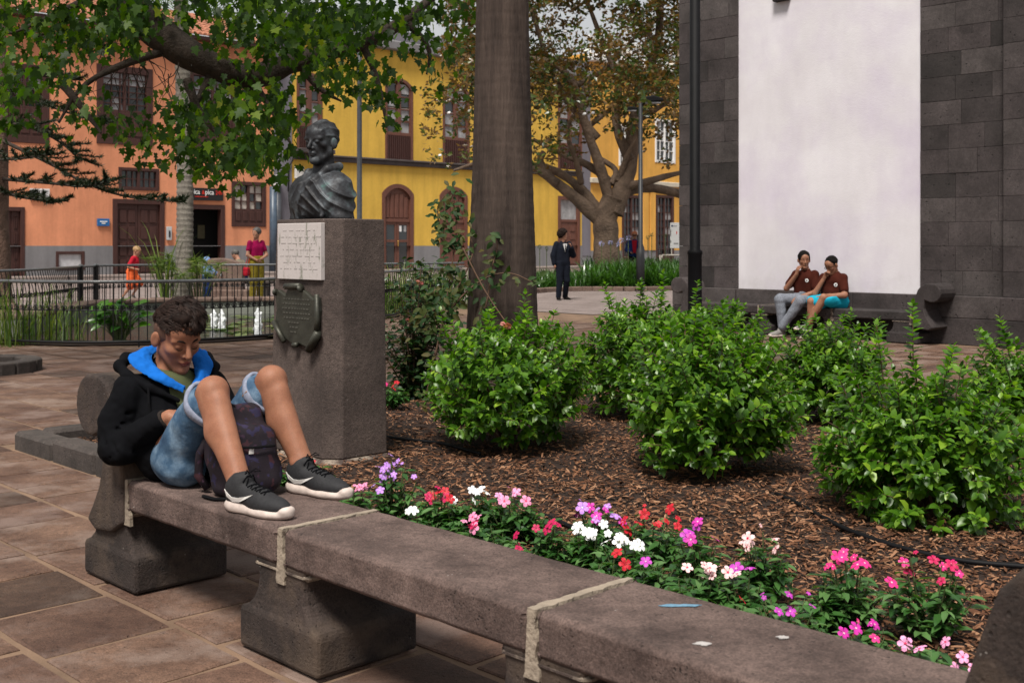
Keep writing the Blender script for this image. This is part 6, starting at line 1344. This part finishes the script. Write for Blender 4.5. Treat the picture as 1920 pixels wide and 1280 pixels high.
S = SDF(wrR-.1, wrR+.1, .005); S.cone(wrR+(elR-wrR)*.05, wrR+(elR-wrR)*.28, .037, .041, .01); S.half(wrR+(elR-wrR)*.05, wrR-elR); S.half(wrR+(elR-wrR)*.3, elR-wrR); S.build('cuff', m_cuff, boy)
# shorts
S = SDF(bo(-1.12,-.08,.43), bo(-.5,.52,.97), .0055)
for hp, kn in ((hipR, knR), (hipL, knL)):
    t9 = hp+(kn-hp)*.85; S.cone(hp+V3(.055,0,.01), t9, .082, .068, .05); S.cone(hp+V3(.1,0,-.0), t9+V3(0,0,-.02), .082, .06, .05)
S.cone(bo(-.93,.12,.53), bo(-.93,.28,.53), .085, .085, .04); S.ell(bo(-.82,.10,.51), (.10,.08,.07), k=.04); S.ell(bo(-.82,.30,.51), (.10,.08,.07), k=.04)
for hp, kn in ((hipR, knR), (hipL, knL)):
    t9 = hp+(kn-hp)*.84; ax = unit(kn-hp)
    S.cone(hp+(kn-hp)*.66, hp+(kn-hp)*1.3, .05, .062, .008, True)
Vg = S; S.cut(2, .0015)
S.build('denim_shorts', m_denim, boy, disp=wrinkle(.006, 30, 21))
for hp, kn in ((hipR, knR), (hipL, knL)):             # turned-up cuffs
    ax = unit(kn-hp); c = hp+(kn-hp)*.855+V3(0,0,-.008); e1 = unit(np.cross(ax, V3(0,1,0))); e2 = np.cross(ax, e1); rg = []
    for (t_, rr_) in ((-.016,.078),(-.014,.0815),(0,.083),(.013,.0815),(.016,.075),(.012,.068),(-.012,.07)):
        rg.append([tuple(c+ax*t_+(e1*cos(a)*(1.12)+e2*sin(a))*(rr_+.003*sin(5*a+t_*60))) for a in [2*pi*j/40 for j in range(40)]])
    MB().loft(rg+[rg[0]], caps=False).build('turned_up_cuff', m_denimcuff, boy, None, True)
    MB().tube([Vector(c+ax*-.016+e2*.0835*(-1 if hp is hipR else 1)), Vector(c+ax*.015+e2*.084*(-1 if hp is hipR else 1))], .0022, 4).build('seam', simple('orange_thread', (.45,.2,.05), .8), boy)
# side seam stitching on the near leg
sm = MB(); 
# shoes
def swoosh(par, T4, s, side):
    pts = [(.02,.074),(.035,.052),(.06,.038),(.09,.040),(.12,.052),(.155,.07),(.12,.060),(.085,.053),(.06,.053),(.045,.062)]
    dg = bpy.context.evaluated_depsgraph_get(); V = []
    for (x, z) in pts:
        ok, loc, nr, _ = par.ray_cast(Vector((x*s, side*.2, z*s)), Vector((0,-side,0))); V.append(loc+nr*.0022 if ok else Vector((x*s, side*.04*s, z*s)))
    cc = []
    for i in range(1, 5): cc.append((V[i]+V[-i])/2)
    m = MB(); n = len(V); m.add(V, [(0,1,9),(1,2,8,9),(2,3,7,8),(3,4,6,7),(4,5,6)] if side < 0 else [(9,1,0),(9,8,2,1),(8,7,3,2),(7,6,4,3),(6,5,4)]); o = m.build('tick_logo', m_swoosh, par); sl = o.modifiers.new('t', 'SOLIDIFY'); sl.thickness = .002; sl.offset = 0
bpy.context.view_layer.update()
for heel, toe, an in ((bo(-.368,.035,SEAT+.001), bo(-.095,.085,SEAT+.001), anR), (bo(-.475,.35,SEAT+.001), bo(-.20,.405,SEAT+.001), anL)):
    so, T4, s = shoe(boy, heel, toe, (0,0,1), .292, m_shoe, m_sole, h=.0038); bpy.context.view_layer.update(); swoosh(so, T4, s, -1)
    mb = MB()
    def top_(x, y):
        ok, loc, nr, _ = so.ray_cast(Vector((x*s, y*s, .3)), Vector((0,0,-1))); return loc+nr*.0022 if ok else Vector((x*s, y*s, .08*s))
    for k in range(5):
        x = .10+.021*k; mb.tube([top_(x-.006, -.024), top_(x, -.012), top_(x+.006, 0), top_(x, .012), top_(x-.006, .024)], .0028*s, 5); mb.tube([top_(x+.008, -.022), top_(x, 0), top_(x+.008, .022)], .0022*s, 5)
    for sg in (-1, 1): p0 = top_(.095, 0); mb.tube([p0, p0+Vector((.012, sg*.02, .014)), p0+Vector((.02, sg*.034, .004)), p0+Vector((.008, sg*.016, .004))], .0022*s, 5)
    mb.build('laces', m_hoodie, so)
    MB().cbox(.055*s, .085*s, -.018*s, .018*s, .0, .006*s, .002, Matrix.Translation((.01*s,0,.118*s)) @ Matrix.Rotation(-.9, 4, 'Y') @ Matrix.Translation((-.05*s,0,-.02*s))).build('tongue_tab', m_swoosh, so) if False else None
# ------------------------------------------------------------------ backpack between his legs
bk = root('backpack', frame(-.545, .19, SEAT) @ Matrix.Diagonal((.84,.84,.8,1)), 'dark purple patterned backpack standing on the bench between the boy\'s legs', 'backpack')
S = SDF((-.22,-.2,-.01), (.22,.24,.46), .006); RK = np.array(Matrix.Rotation(-.30, 3, 'Y').transposed())
S.rbox((.0,.01,.15), (.115,.135,.155), .06, RK, .02); S.rbox((-.07,.03,.30), (.07,.10,.10), .045, RK, .04); S.rbox((.07,.0,.10), (.06,.11,.09), .04, RK, .03); S.cut(2, .002)
S.build('bag_body', m_pack, bk, disp=wrinkle(.016, 20, 31))
MB().tube([(-.115,-.10,.02),(-.15,-.125,.08),(-.135,-.125,.18),(-.10,-.11,.26)], [.016,.02,.02,.014], 8).build('shoulder_strap', m_pack, bk, None, True)
MB().tube([(.02,-.115,.275),(.09,-.10,.235),(.125,-.02,.23),(.12,.09,.225)], .006, 6).build('zip', m_blackfab, bk); MB().cbox(.112,.12,-.035,-.012,.20,.232,.002).build('zip_pull', m_swoosh, bk); MB().tube([(-.08,-.01,.39),(-.06,-.02,.405),(-.03,-.02,.395)], .006, 6).build('grab_handle', m_blackfab, bk, None, True)
MB().tube([(.10,-.13,.02),(.12,-.10,.012),(.05,-.16,.01),(-.03,-.17,.012)], .008, 6).build('loose_strap', m_blackfab, bk)
# ------------------------------------------------------------------ two men on the wall bench (x = out of the wall)
def seatframe(px, yaw=0):
    # along the wall bench, .2 m in front of the wall
    v = CV-.30; best = min(np.arange(-9, -3, .005), key=lambda u: abs(960+FPX*W(u, v).x/W(u, v).y-px)); return frame(best, v, SEAT, radians(-90)+yaw)
BM_ = {'skin': m_skinm, 'top': m_brown, 'bottom': m_greymel, 'shoe': m_gum, 'sole': m_sole, 'hair': m_hairb}
J = dict(R=rotF(radians(42), radians(-6), 0), head=(.06,0,.675), neck=(.02,0,.53), pelvis=(.0,0,.11), chest=(.02,0,.40), shL=(.02,.152,.47), shR=(.03,-.152,.47), elL=(.12,.24,.22), wrL=(.30,.06,.14), elR=(.13,-.25,.26), wrR=(.16,-.06,.47),
    hipL=(.03,.09,.08), hipR=(.03,-.09,.08), knL=(.44,.17,.10), knR=(.42,-.18,.11), anL=(.50,-.10,-.30), anR=(.40,-.14,-.34), heelLN=(.45,-.11,-.425), toeLN=(.72,-.16,-.42), heelRN=(.34,-.14,-.425), toeRN=(.60,-.24,-.425),
    handRN=((.12,.28,.9), (-.5,.4,.3), .6), handLN=((.75,-.35,-.5), (.1,-.3,-1), .5), calfLN=(-1,0,0), calfRN=(-1,0,0))
m1, T = figure('person', seatframe(1512), 'man in brown T-shirt and grey joggers holding his chin on the wall bench', None, J, BM_, dict(h=.0085, s=1.0, torso=(.165,.10), top=dict(name='tshirt', sleeve=.72, e=.014), bottom=dict(name='joggers', leg=1.94, e=.016, wr=.009), hair=dict(vol=.012, line=.035, front=.06, low=-.02)))
def badge(r, y, z):
    bpy.context.view_layer.update(); sh_ = [c for c in r.children if c.name.startswith('tshirt')][0]; ok, loc, nr, _ = sh_.ray_cast(Vector((.6,y,z)), Vector((-1,0,0)))
    if not ok: return
    M = Matrix.Translation(loc+nr*.003) @ nr.to_track_quat('Z','Y').to_matrix().to_4x4(); MB().lathe([(.001,0),(.027,0),(.027,.003),(.001,.004)], 14, M).build('chest_badge', m_whl, r); MB().lathe([(.001,.0045),(.013,.0045),(.013,.006),(.001,.006)], 12, M).build('badge_mark', m_plinth, r)
badge(m1, .09, .385)
BM2 = dict(BM_, bottom=m_turq)
J = dict(R=rotF(radians(-12), radians(-30), 0), head=(.10,0,.61), neck=(.03,0,.50), pelvis=(.0,0,.11), chest=(.04,0,.37), shL=(.05,.16,.43), shR=(.06,-.155,.43), elL=(.16,.24,.19), wrL=(.33,.0,.17), elR=(.24,-.19,.20), wrR=(.20,-.06,.43),
    hipL=(.03,.09,.08), hipR=(.03,-.09,.08), knL=(.42,.06,.16), knR=(.44,-.13,.10), anL=(.50,-.14,-.22), anR=(.42,-.16,-.33), heelLN=(.46,-.13,-.335), toeLN=(.70,-.24,-.30), heelRN=(.36,-.15,-.425), toeRN=(.62,-.2,-.425),
    handRN=((-.05,.35,.9), (.0,.8,.2), 1.1), handLN=((.3,-.9,-.1), (0,0,-1), .6), calfLN=(-1,0,0), calfRN=(-1,0,0))
m2, T2 = figure('person', seatframe(1566), 'man in glasses, brown T-shirt and turquoise shorts seated on the wall bench', None, J, BM2, dict(h=.0085, s=1.0, torso=(.18,.112), belly=1, top=dict(name='tshirt', sleeve=.7, e=.014, vneck=1), bottom=dict(name='shorts', leg=.82, e=.024, wr=.01), hair=dict(vol=.004, line=.055, front=.06, low=-.0)))
badge(m2, .10, .335)
mb = MB()
for y in (-1,1): mb.tube([T2(.104, y*.031+.02*cos(a), .006+.015*sin(a)) for a in [k*pi/6 for k in range(13)]], .0028, 5); mb.tube([T2(.104,y*.05,.01), T2(.0,y*.08,.01)], .0028, 5)
mb.tube([T2(.106,-.012,.01), T2(.106,.012,.01)], .0028, 5); mb.build('glasses', m_hairb, m2)
# ------------------------------------------------------------------ people farther off
def standing(px, pyf, Hm, yaw, label, mats, spec, lean=0, arms=None, legs=None, headyaw=0, pitch=0, name='person'):
    g = G(px, pyf); f = Hm/1.75; toc = math.atan2(-g.y, -g.x); M = Matrix.Translation(g) @ Matrix.Rotation(toc+yaw, 4, 'Z')
    A = dict(elL=(-.03,.24,1.12), wrL=(.06,.24,.88), elR=(-.03,-.24,1.12), wrR=(.06,-.24,.88)); A.update(arms or {})
    Lg = dict(knL=(.03,.10,.50), knR=(.03,-.10,.50), anL=(0,.10,.08), anR=(0,-.10,.08), heelLN=(-.05,.10,0), toeLN=(.22,.13,0), heelRN=(-.05,-.10,0), toeRN=(.22,-.13,0)); Lg.update(legs or {})
    J = dict(head=(.02+lean,0,1.63), neck=(-.0+lean*.8,0,1.47), pelvis=(0,0,.98), chest=(lean*.6,0,1.28), shL=(lean*.7,.175,1.41), shR=(lean*.7,-.175,1.41), hipL=(0,.085,.93), hipR=(0,-.085,.93), **A, **Lg)
    J = {k: (tuple(V3(*v)*f) if not isinstance(v[0], tuple) else v) for k, v in J.items()}; J['R'] = rotF(headyaw, pitch); spec = dict(spec); spec['s'] = f; return figure(name, M, label, None, J, mats, spec)
sm_, T = standing(1055, 563, 1.68, radians(28), 'man with bushy dark hair standing on the path in a dark suit', {'skin': m_skin2, 'top': m_suit, 'bottom': m_suit, 'shoe': m_hairb, 'sole': m_hairb, 'hair': m_hair},
    dict(h=.02, torso=(.16,.10), top=dict(name='suit_jacket', sleeve=1.9, e=.022), bottom=dict(name='trousers', leg=1.97, e=.02), hair=dict(vol=.045, line=.03, low=-.10, ruf=.014)), arms=dict(elL=(.10,.25,1.13), wrL=(.22,.12,1.35), elR=(-.02,-.26,1.13), wrR=(.0,-.24,.90)), legs=dict(anR=(.02,-.13,.08), heelRN=(-.03,-.13,0), toeRN=(.22,-.18,0), anL=(-.12,.13,.08), heelLN=(-.17,.13,0), toeLN=(.1,.17,0)), headyaw=radians(50))
f = 1.68/1.75; MB().prism([(-.0,1.22*f),(.055*f,1.42*f),(-.055*f,1.42*f)], .118*f, .135*f, 'x').build('shirt_front', m_whl, sm_); MB().cbox(.14*f,.15*f,-.012,.012,1.24*f,1.4*f,.004).build('tie', m_hairb, sm_)
wo, T = standing(480, 567, 1.72, radians(35), 'woman in magenta top and olive trousers standing by the far railing', {'skin': m_skin2, 'top': m_magenta, 'bottom': m_olive, 'shoe': m_hairb, 'sole': m_hairb, 'hair': m_greyhair},
    dict(h=.02, torso=(.15,.10), top=dict(name='tshirt', sleeve=.55, e=.014), bottom=dict(name='trousers', leg=1.85, e=.028), hair=dict(vol=.018, line=.035, low=-.05)), arms=dict(elL=(.04,.27,1.12), wrL=(.17,.02,1.02), elR=(.02,-.25,1.12), wrR=(.16,-.1,1.0)), headyaw=radians(-75))
hb = root('handbag', wo.matrix_world @ Matrix.Translation((0,-.27,.72)), 'small pink handbag hanging at the hip of the woman in magenta', 'bag'); S = SDF((-.14,-.1,-.14), (.14,.1,.16), .014); S.rbox((0,0,0), (.10,.05,.10), .04); S.build('bag_body', m_red, hb, disp=wrinkle(.01, 25)); MB().tube([(-.06,0,.09),(-.03,.06,.3),(.03,.1,.55),(.05,.06,.3),(.06,0,.09)], .01, 5).build('strap', m_red, hb)
rb_, T = standing(247, 566, 1.27, radians(72), 'small boy in red T-shirt and orange shorts running past the railing', {'skin': m_skin2, 'top': m_red, 'bottom': m_orangecl, 'shoe': m_gum, 'sole': m_sole, 'hair': m_blond},
    dict(h=.016, headsc=1.25, torso=(.15,.10), top=dict(name='tshirt', sleeve=.75, e=.02), bottom=dict(name='shorts', leg=.95, e=.03), hair=dict(vol=.008, line=.05, low=-.03)), lean=.14, arms=dict(elL=(-.08,.25,1.15), wrL=(.12,.2,1.05), elR=(-.02,-.26,1.13), wrR=(.2,-.2,1.06)), legs=dict(knL=(.22,.08,.58), anL=(.0,.08,.22), heelLN=(-.06,.08,.18), toeLN=(.14,.1,.05), knR=(-.02,-.08,.5), anR=(-.28,-.08,.16), heelRN=(-.34,-.08,.12), toeRN=(-.15,-.08,0)), pitch=radians(-25))
kb_, T = standing(388, 562, 1.0, radians(60), 'toddler in pale blue hooded jacket beside the round stone fountain', {'skin': m_skin2, 'top': m_ltblue, 'bottom': m_navy, 'shoe': m_gum, 'sole': m_sole, 'hair': m_ltblue},
    dict(h=.015, headsc=1.35, torso=(.17,.12), limb=1.15, top=dict(name='hooded_jacket', sleeve=1.9, e=.03), bottom=dict(name='trousers', leg=1.9, e=.03), hair=dict(vol=.02, line=.04, low=-.1)), arms=dict(elL=(.12,.26,1.2), wrL=(.34,.18,1.12), elR=(.12,-.26,1.2), wrR=(.34,-.18,1.15)))
kb_.children[-3].name = 'hood'
g = G(452, 556); Mx = Matrix.Translation(g+Vector((0,0,.42))) @ Matrix.Rotation(radians(160), 4, 'Z')
J = dict(R=rotF(0, radians(-25), 0), head=(.17,0,.66), neck=(.08,0,.52), pelvis=(0,0,.1), chest=(.06,0,.38), shL=(.08,.17,.45), shR=(.08,-.17,.45), elL=(.2,.2,.2), wrL=(.38,.1,.2), elR=(.2,-.2,.2), wrR=(.38,-.1,.2), hipL=(.02,.09,.07), hipR=(.02,-.09,.07), knL=(.44,.12,.1), knR=(.44,-.12,.1), anL=(.46,.12,-.33), anR=(.46,-.12,-.33), heelLN=(.42,.12,-.42), toeLN=(.68,.12,-.42), heelRN=(.42,-.12,-.42), toeRN=(.68,-.12,-.42), handLN=((.8,-.3,0),(0,0,-1),.6), handRN=((.8,.3,0),(0,0,-1),.6))
figure('person', Mx, 'grey haired man in a khaki shirt sitting behind the far railing beside the standing woman', None, J, {'skin': m_skin2, 'top': m_khaki, 'bottom': m_navy, 'shoe': m_hairb, 'sole': m_hairb, 'hair': m_greyhair}, dict(h=.02, torso=(.18,.12), top=dict(name='shirt', sleeve=1.8, e=.02), bottom=dict(name='trousers', leg=1.9, e=.02), hair=dict(vol=.01, line=.03, low=-.08)))
sb = root('seat_block', g+Vector((.05,.1,0)), 'low dark stone seat under the man in khaki', 'bench'); bevel(MB().cbox(-.55,.75,-.28,.25,.33,.415,.02).build('seat', m_kerb, sb), .01, 2); MB().cbox(-.45,-.2,-.2,.2,0,.33,.01).build('foot', m_kerb, sb); MB().cbox(.4,.65,-.2,.2,0,.33,.01).build('foot', m_kerb, sb)
# black bag
gb = G(428, 556); bb = root('black_bag', gb+Vector((0,0,.42)), 'black shoulder bag beside the man in khaki', 'bag'); S = SDF((-.3,-.2,-.05), (.3,.2,.5), .02); S.rbox((0,0,.16), (.2,.12,.16), .06); S.ell((.03,0,.3), (.14,.09,.08), k=.05); S.build('bag_body', m_hoodie, bb, disp=wrinkle(.02, 14)); MB().tube([(-.15,0,.28),(-.05,0,.42),(.12,0,.28)], .014, 6).build('strap', m_hoodie, bb); MB().cbox(-.1,.5,-.15,.15,-.42,-.01,.02).build('stone_support', m_kerb, bb) if False else None
bs = tag(bevel(MB().cbox(-.3,.3,-.22,.22,-.42,-.0,.02).build('stone_block', m_kerb, None, Matrix.Translation(gb+Vector((0,0,.42)))), .015, 2), 'dark stone block carrying the black bag', 'block')
# rounded drinking fountain stone
gs = G(412, 557); fs = root('stone_fountain', gs, 'round topped brown stone fountain behind the toddler', 'fountain'); n = 14; prof = [(-.62,0),(.62,0)]+[(.62*cos(pi*k/n), .72+.28*sin(pi*k/n)) for k in range(n+1)]; bevel(MB().prism(prof, -.16, .16, 'y').build('stone_slab', m_rim, fs), .03, 2); bevel(MB().cbox(-.8,.8,-.45,.35,0,.2,.02).build('stone_foot', m_rim, fs), .02, 2); MB().tube([(.1,-.16,.6),(.1,-.26,.6),(.1,-.3,.55)], .015, 6).build('spout', m_grail, fs)
# red haired person with sunglasses behind the bed
g = Vector(((1190-960)/FPX*40.5, 40.5, .05)); Mx = Matrix.Translation(g) @ Matrix.Rotation(radians(-98), 4, 'Z')
J = dict(R=rotF(0, radians(-12), 0), head=(.05,0,1.62), neck=(.0,0,1.45), pelvis=(0,0,.95), chest=(.0,0,1.26), shL=(0,.19,1.38), shR=(0,-.19,1.38), elL=(.02,.27,1.1), wrL=(.22,.14,1.02), elR=(.02,-.27,1.1), wrR=(.22,-.14,1.02), hipL=(0,.09,.9), hipR=(0,-.09,.9), knL=(.02,.1,.5), knR=(.02,-.1,.5), anL=(0,.1,.08), anR=(0,-.1,.08), heelLN=(-.05,.1,0), toeLN=(.22,.12,0), heelRN=(-.05,-.1,0), toeRN=(.22,-.12,0))
rh_, T3 = figure('person', Mx, 'ginger haired person in sunglasses and dark jacket with a red scarf behind the agapanthus', None, J, {'skin': m_skin2, 'top': m_navy, 'bottom': m_hoodie, 'shoe': m_hairb, 'sole': m_hairb, 'hair': m_redhair}, dict(h=.02, torso=(.19,.12), top=dict(name='jacket', sleeve=1.9, e=.03), bottom=dict(name='trousers', leg=1.9, e=.02), hair=dict(vol=.02, line=.04, low=-.05)))
MB().prism([(-.05,1.0),(.05,1.0),(.09,1.44),(-.09,1.44)], .13, .17, 'x').build('scarf', m_red, rh_); mb = MB(); mb.cbox(.0,.02,-.065,.065,-.018,.02,.006, Matrix(((*Rb[0],0),(0,0,0,0),(0,0,0,0),(0,0,0,1))) if False else Matrix.Translation(T3(.098,0,.01))); mb.build('sunglasses', m_hairb, rh_)
# ------------------------------------------------------------------ street lamps, notice stand
lp = root('lamp_post', Vector(((1303-960)/FPX*13.6, 13.6, 0)), 'thick black lamp post in front of the church corner', 'lamp post'); MB().lathe([(.12,0),(.12,.03),(.085,.05),(.082,1.22),(.09,1.24),(.09,1.27),(.064,1.29),(.06,7)], 20).build('pole', m_lamp, lp, None, True); 
def head(par, x, z, s=1): o = MB().prism([(-.34*s,0),(.34*s,.04*s),(.30*s,.14*s),(.0,.22*s),(-.28*s,.18*s)], -.17*s, .17*s, 'y', Matrix.Translation((x, 0, z))).build('lamp_head', m_lamp, par); bevel(o, .03*s, 2); MB().cbox(-.25*s,.25*s,-.13*s,.13*s,-.03,.01,.01,Matrix.Translation((x,0,z))).build('lens', m_curtain, o)
MB().tube([(0,0,6.9),(.3,0,7.1),(.6,0,7.1)], .035, 8).build('arm', m_lamp, lp); head(lp, .9, 7.0)
l2g = G(1201, 546); lp2 = root('lamp_post', l2g, 'slim grey street lamp with a black head on the path by the magnolia bed', 'lamp post'); MB().lathe([(.12,0),(.12,.9),(.105,1.2),(.07,1.25),(.055,5.4)], 14).build('pole', m_lampg, lp2, None, True); MB().tube([(0,0,5.35),(.2,0,5.5)], .05, 8).build('arm', m_lamp, lp2); head(lp2, .35, 5.42, .9); head(lp2, -.25, 5.2, .5)
l3 = Vector(((674-960)/FPX*26, 26, 0)); lp3 = root('lamp_post', l3, 'grey lamp post rising behind the bronze bust', 'lamp post'); MB().lathe([(.1,0),(.1,.9),(.06,1.0),(.055,4.9),(.05,6.6)], 14).build('pole', m_pipe, lp3, None, True); head(lp3, .2, 6.5, 1)
g = G(1262, 536); nb_ = root('notice_stand', g, 'white notice board on a pale tubular frame left of the church corner', 'notice board'); m_tubew = simple('cream_tube', (.55,.5,.44), .45); mb = MB()
Y = g.y; k_ = Y/FPX
for x in (-.36,.42): mb.tube([(x,0,0),(x,0,1.0)], .022, 8)
for z in (1.0,.58): mb.tube([(-.36,0,z),(.42,0,z)], .024, 8)
for x in (-.36,.42): mb.tube([(x,.5,0),(x,.5,1.0)], .022, 8)
mb.build('frame', m_tubew, nb_, None, True); MB().cbox(-.1,.5,-.03,.0,1.22,2.05,.01).build('board', m_wwhite, nb_); MB().tube([(-.05,0,1.0),(-.05,0,1.25)], .02, 6).build('support', m_tubew, nb_)
for i, (x, z, w_, h_, c) in enumerate(((-.06,1.92,.05,.05,m_navy),(.0,1.93,.12,.02,m_plinth),(.22,1.92,.2,.03,m_plinth),(.1,1.68,.03,.09,m_redl),(.26,1.45,.06,.32,m_hairb),(.02,1.36,.14,.03,m_plinth),(.2,1.36,.05,.04,m_navy),(-.09,1.62,.02,.2,m_hairb),(-.09,1.4,.02,.08,m_hairb))): MB().box(x, x+w_, -.036, -.03, z, z+h_).build('print', c, nb_)
# ------------------------------------------------------------------ litter and marks
for i in range(26):
    g = random.choice([G(random.uniform(0,900), random.uniform(900,1270), .016), W(random.uniform(-1,2), random.uniform(-1.2,-.1), .016)])
    uu, vv = inuv(g)
    if inpoly(uu, vv, BED) or g.y > 7: continue
    if i % 4: continue
    o = scatter('fallen_leaf', LEAFS[0], LEAFS[1], [g], [(random.gauss(0,1), random.gauss(0,1), 0)], [(random.gauss(0,.2), random.gauss(0,.2), 1)], random.uniform(.015,.03), m_chip)
    tag(o, 'small dry brown leaf lying on the paving near the bench', 'leaf', 'dry leaves on the paving')
o = scatter('dry_leaf', LOBED[0], LOBED[1], [G(1282, 1085, .12)], [(1,.3,.1)], [(0,-.3,1)], .075, simple('orange_leaf', (.5,.22,.06), .7)); tag(o, 'orange brown dry leaf among the white flowers by the bench', 'leaf')
m_bird = simple('bird_mark', (.36,.34,.33), .9, .15, 30); m_chalk = simple('blue_chalk', (.12,.24,.34), .95, .25, 60)
def mark(name, px, py, rx, ry, mat, label, seed):
    r = random.Random(seed); c = G(px, py, SEAT+.0); n = 16; a0 = r.random()*3
    pts = [(c.x+(rx*(1+r.gauss(0,.22)))*cos(2*pi*k/n), c.y+(ry*(1+r.gauss(0,.22)))*sin(2*pi*k/n), SEAT+.002) for k in range(n)]; top = [(x, y, z+.0014) for x, y, z in pts]; o = MB().add(pts+top, [tuple(range(n, 2*n))]+[(i,(i+1)%n,n+(i+1)%n,n+i) for i in range(n)]).build(name, mat); tag(o, label, 'mark')
mark('bird_dropping', 1318, 1208, .017, .012, m_bird, 'pale oval splash on the nearest bench slab', 1); mark('bird_dropping', 1468, 1196, .012, .01, m_bird, 'small pale splash on the nearest bench slab right of the oval one', 2)
mark('chalk_mark', 1275, 1136, .045, .009, m_chalk, 'blue chalk streak on the nearest bench slab', 5)
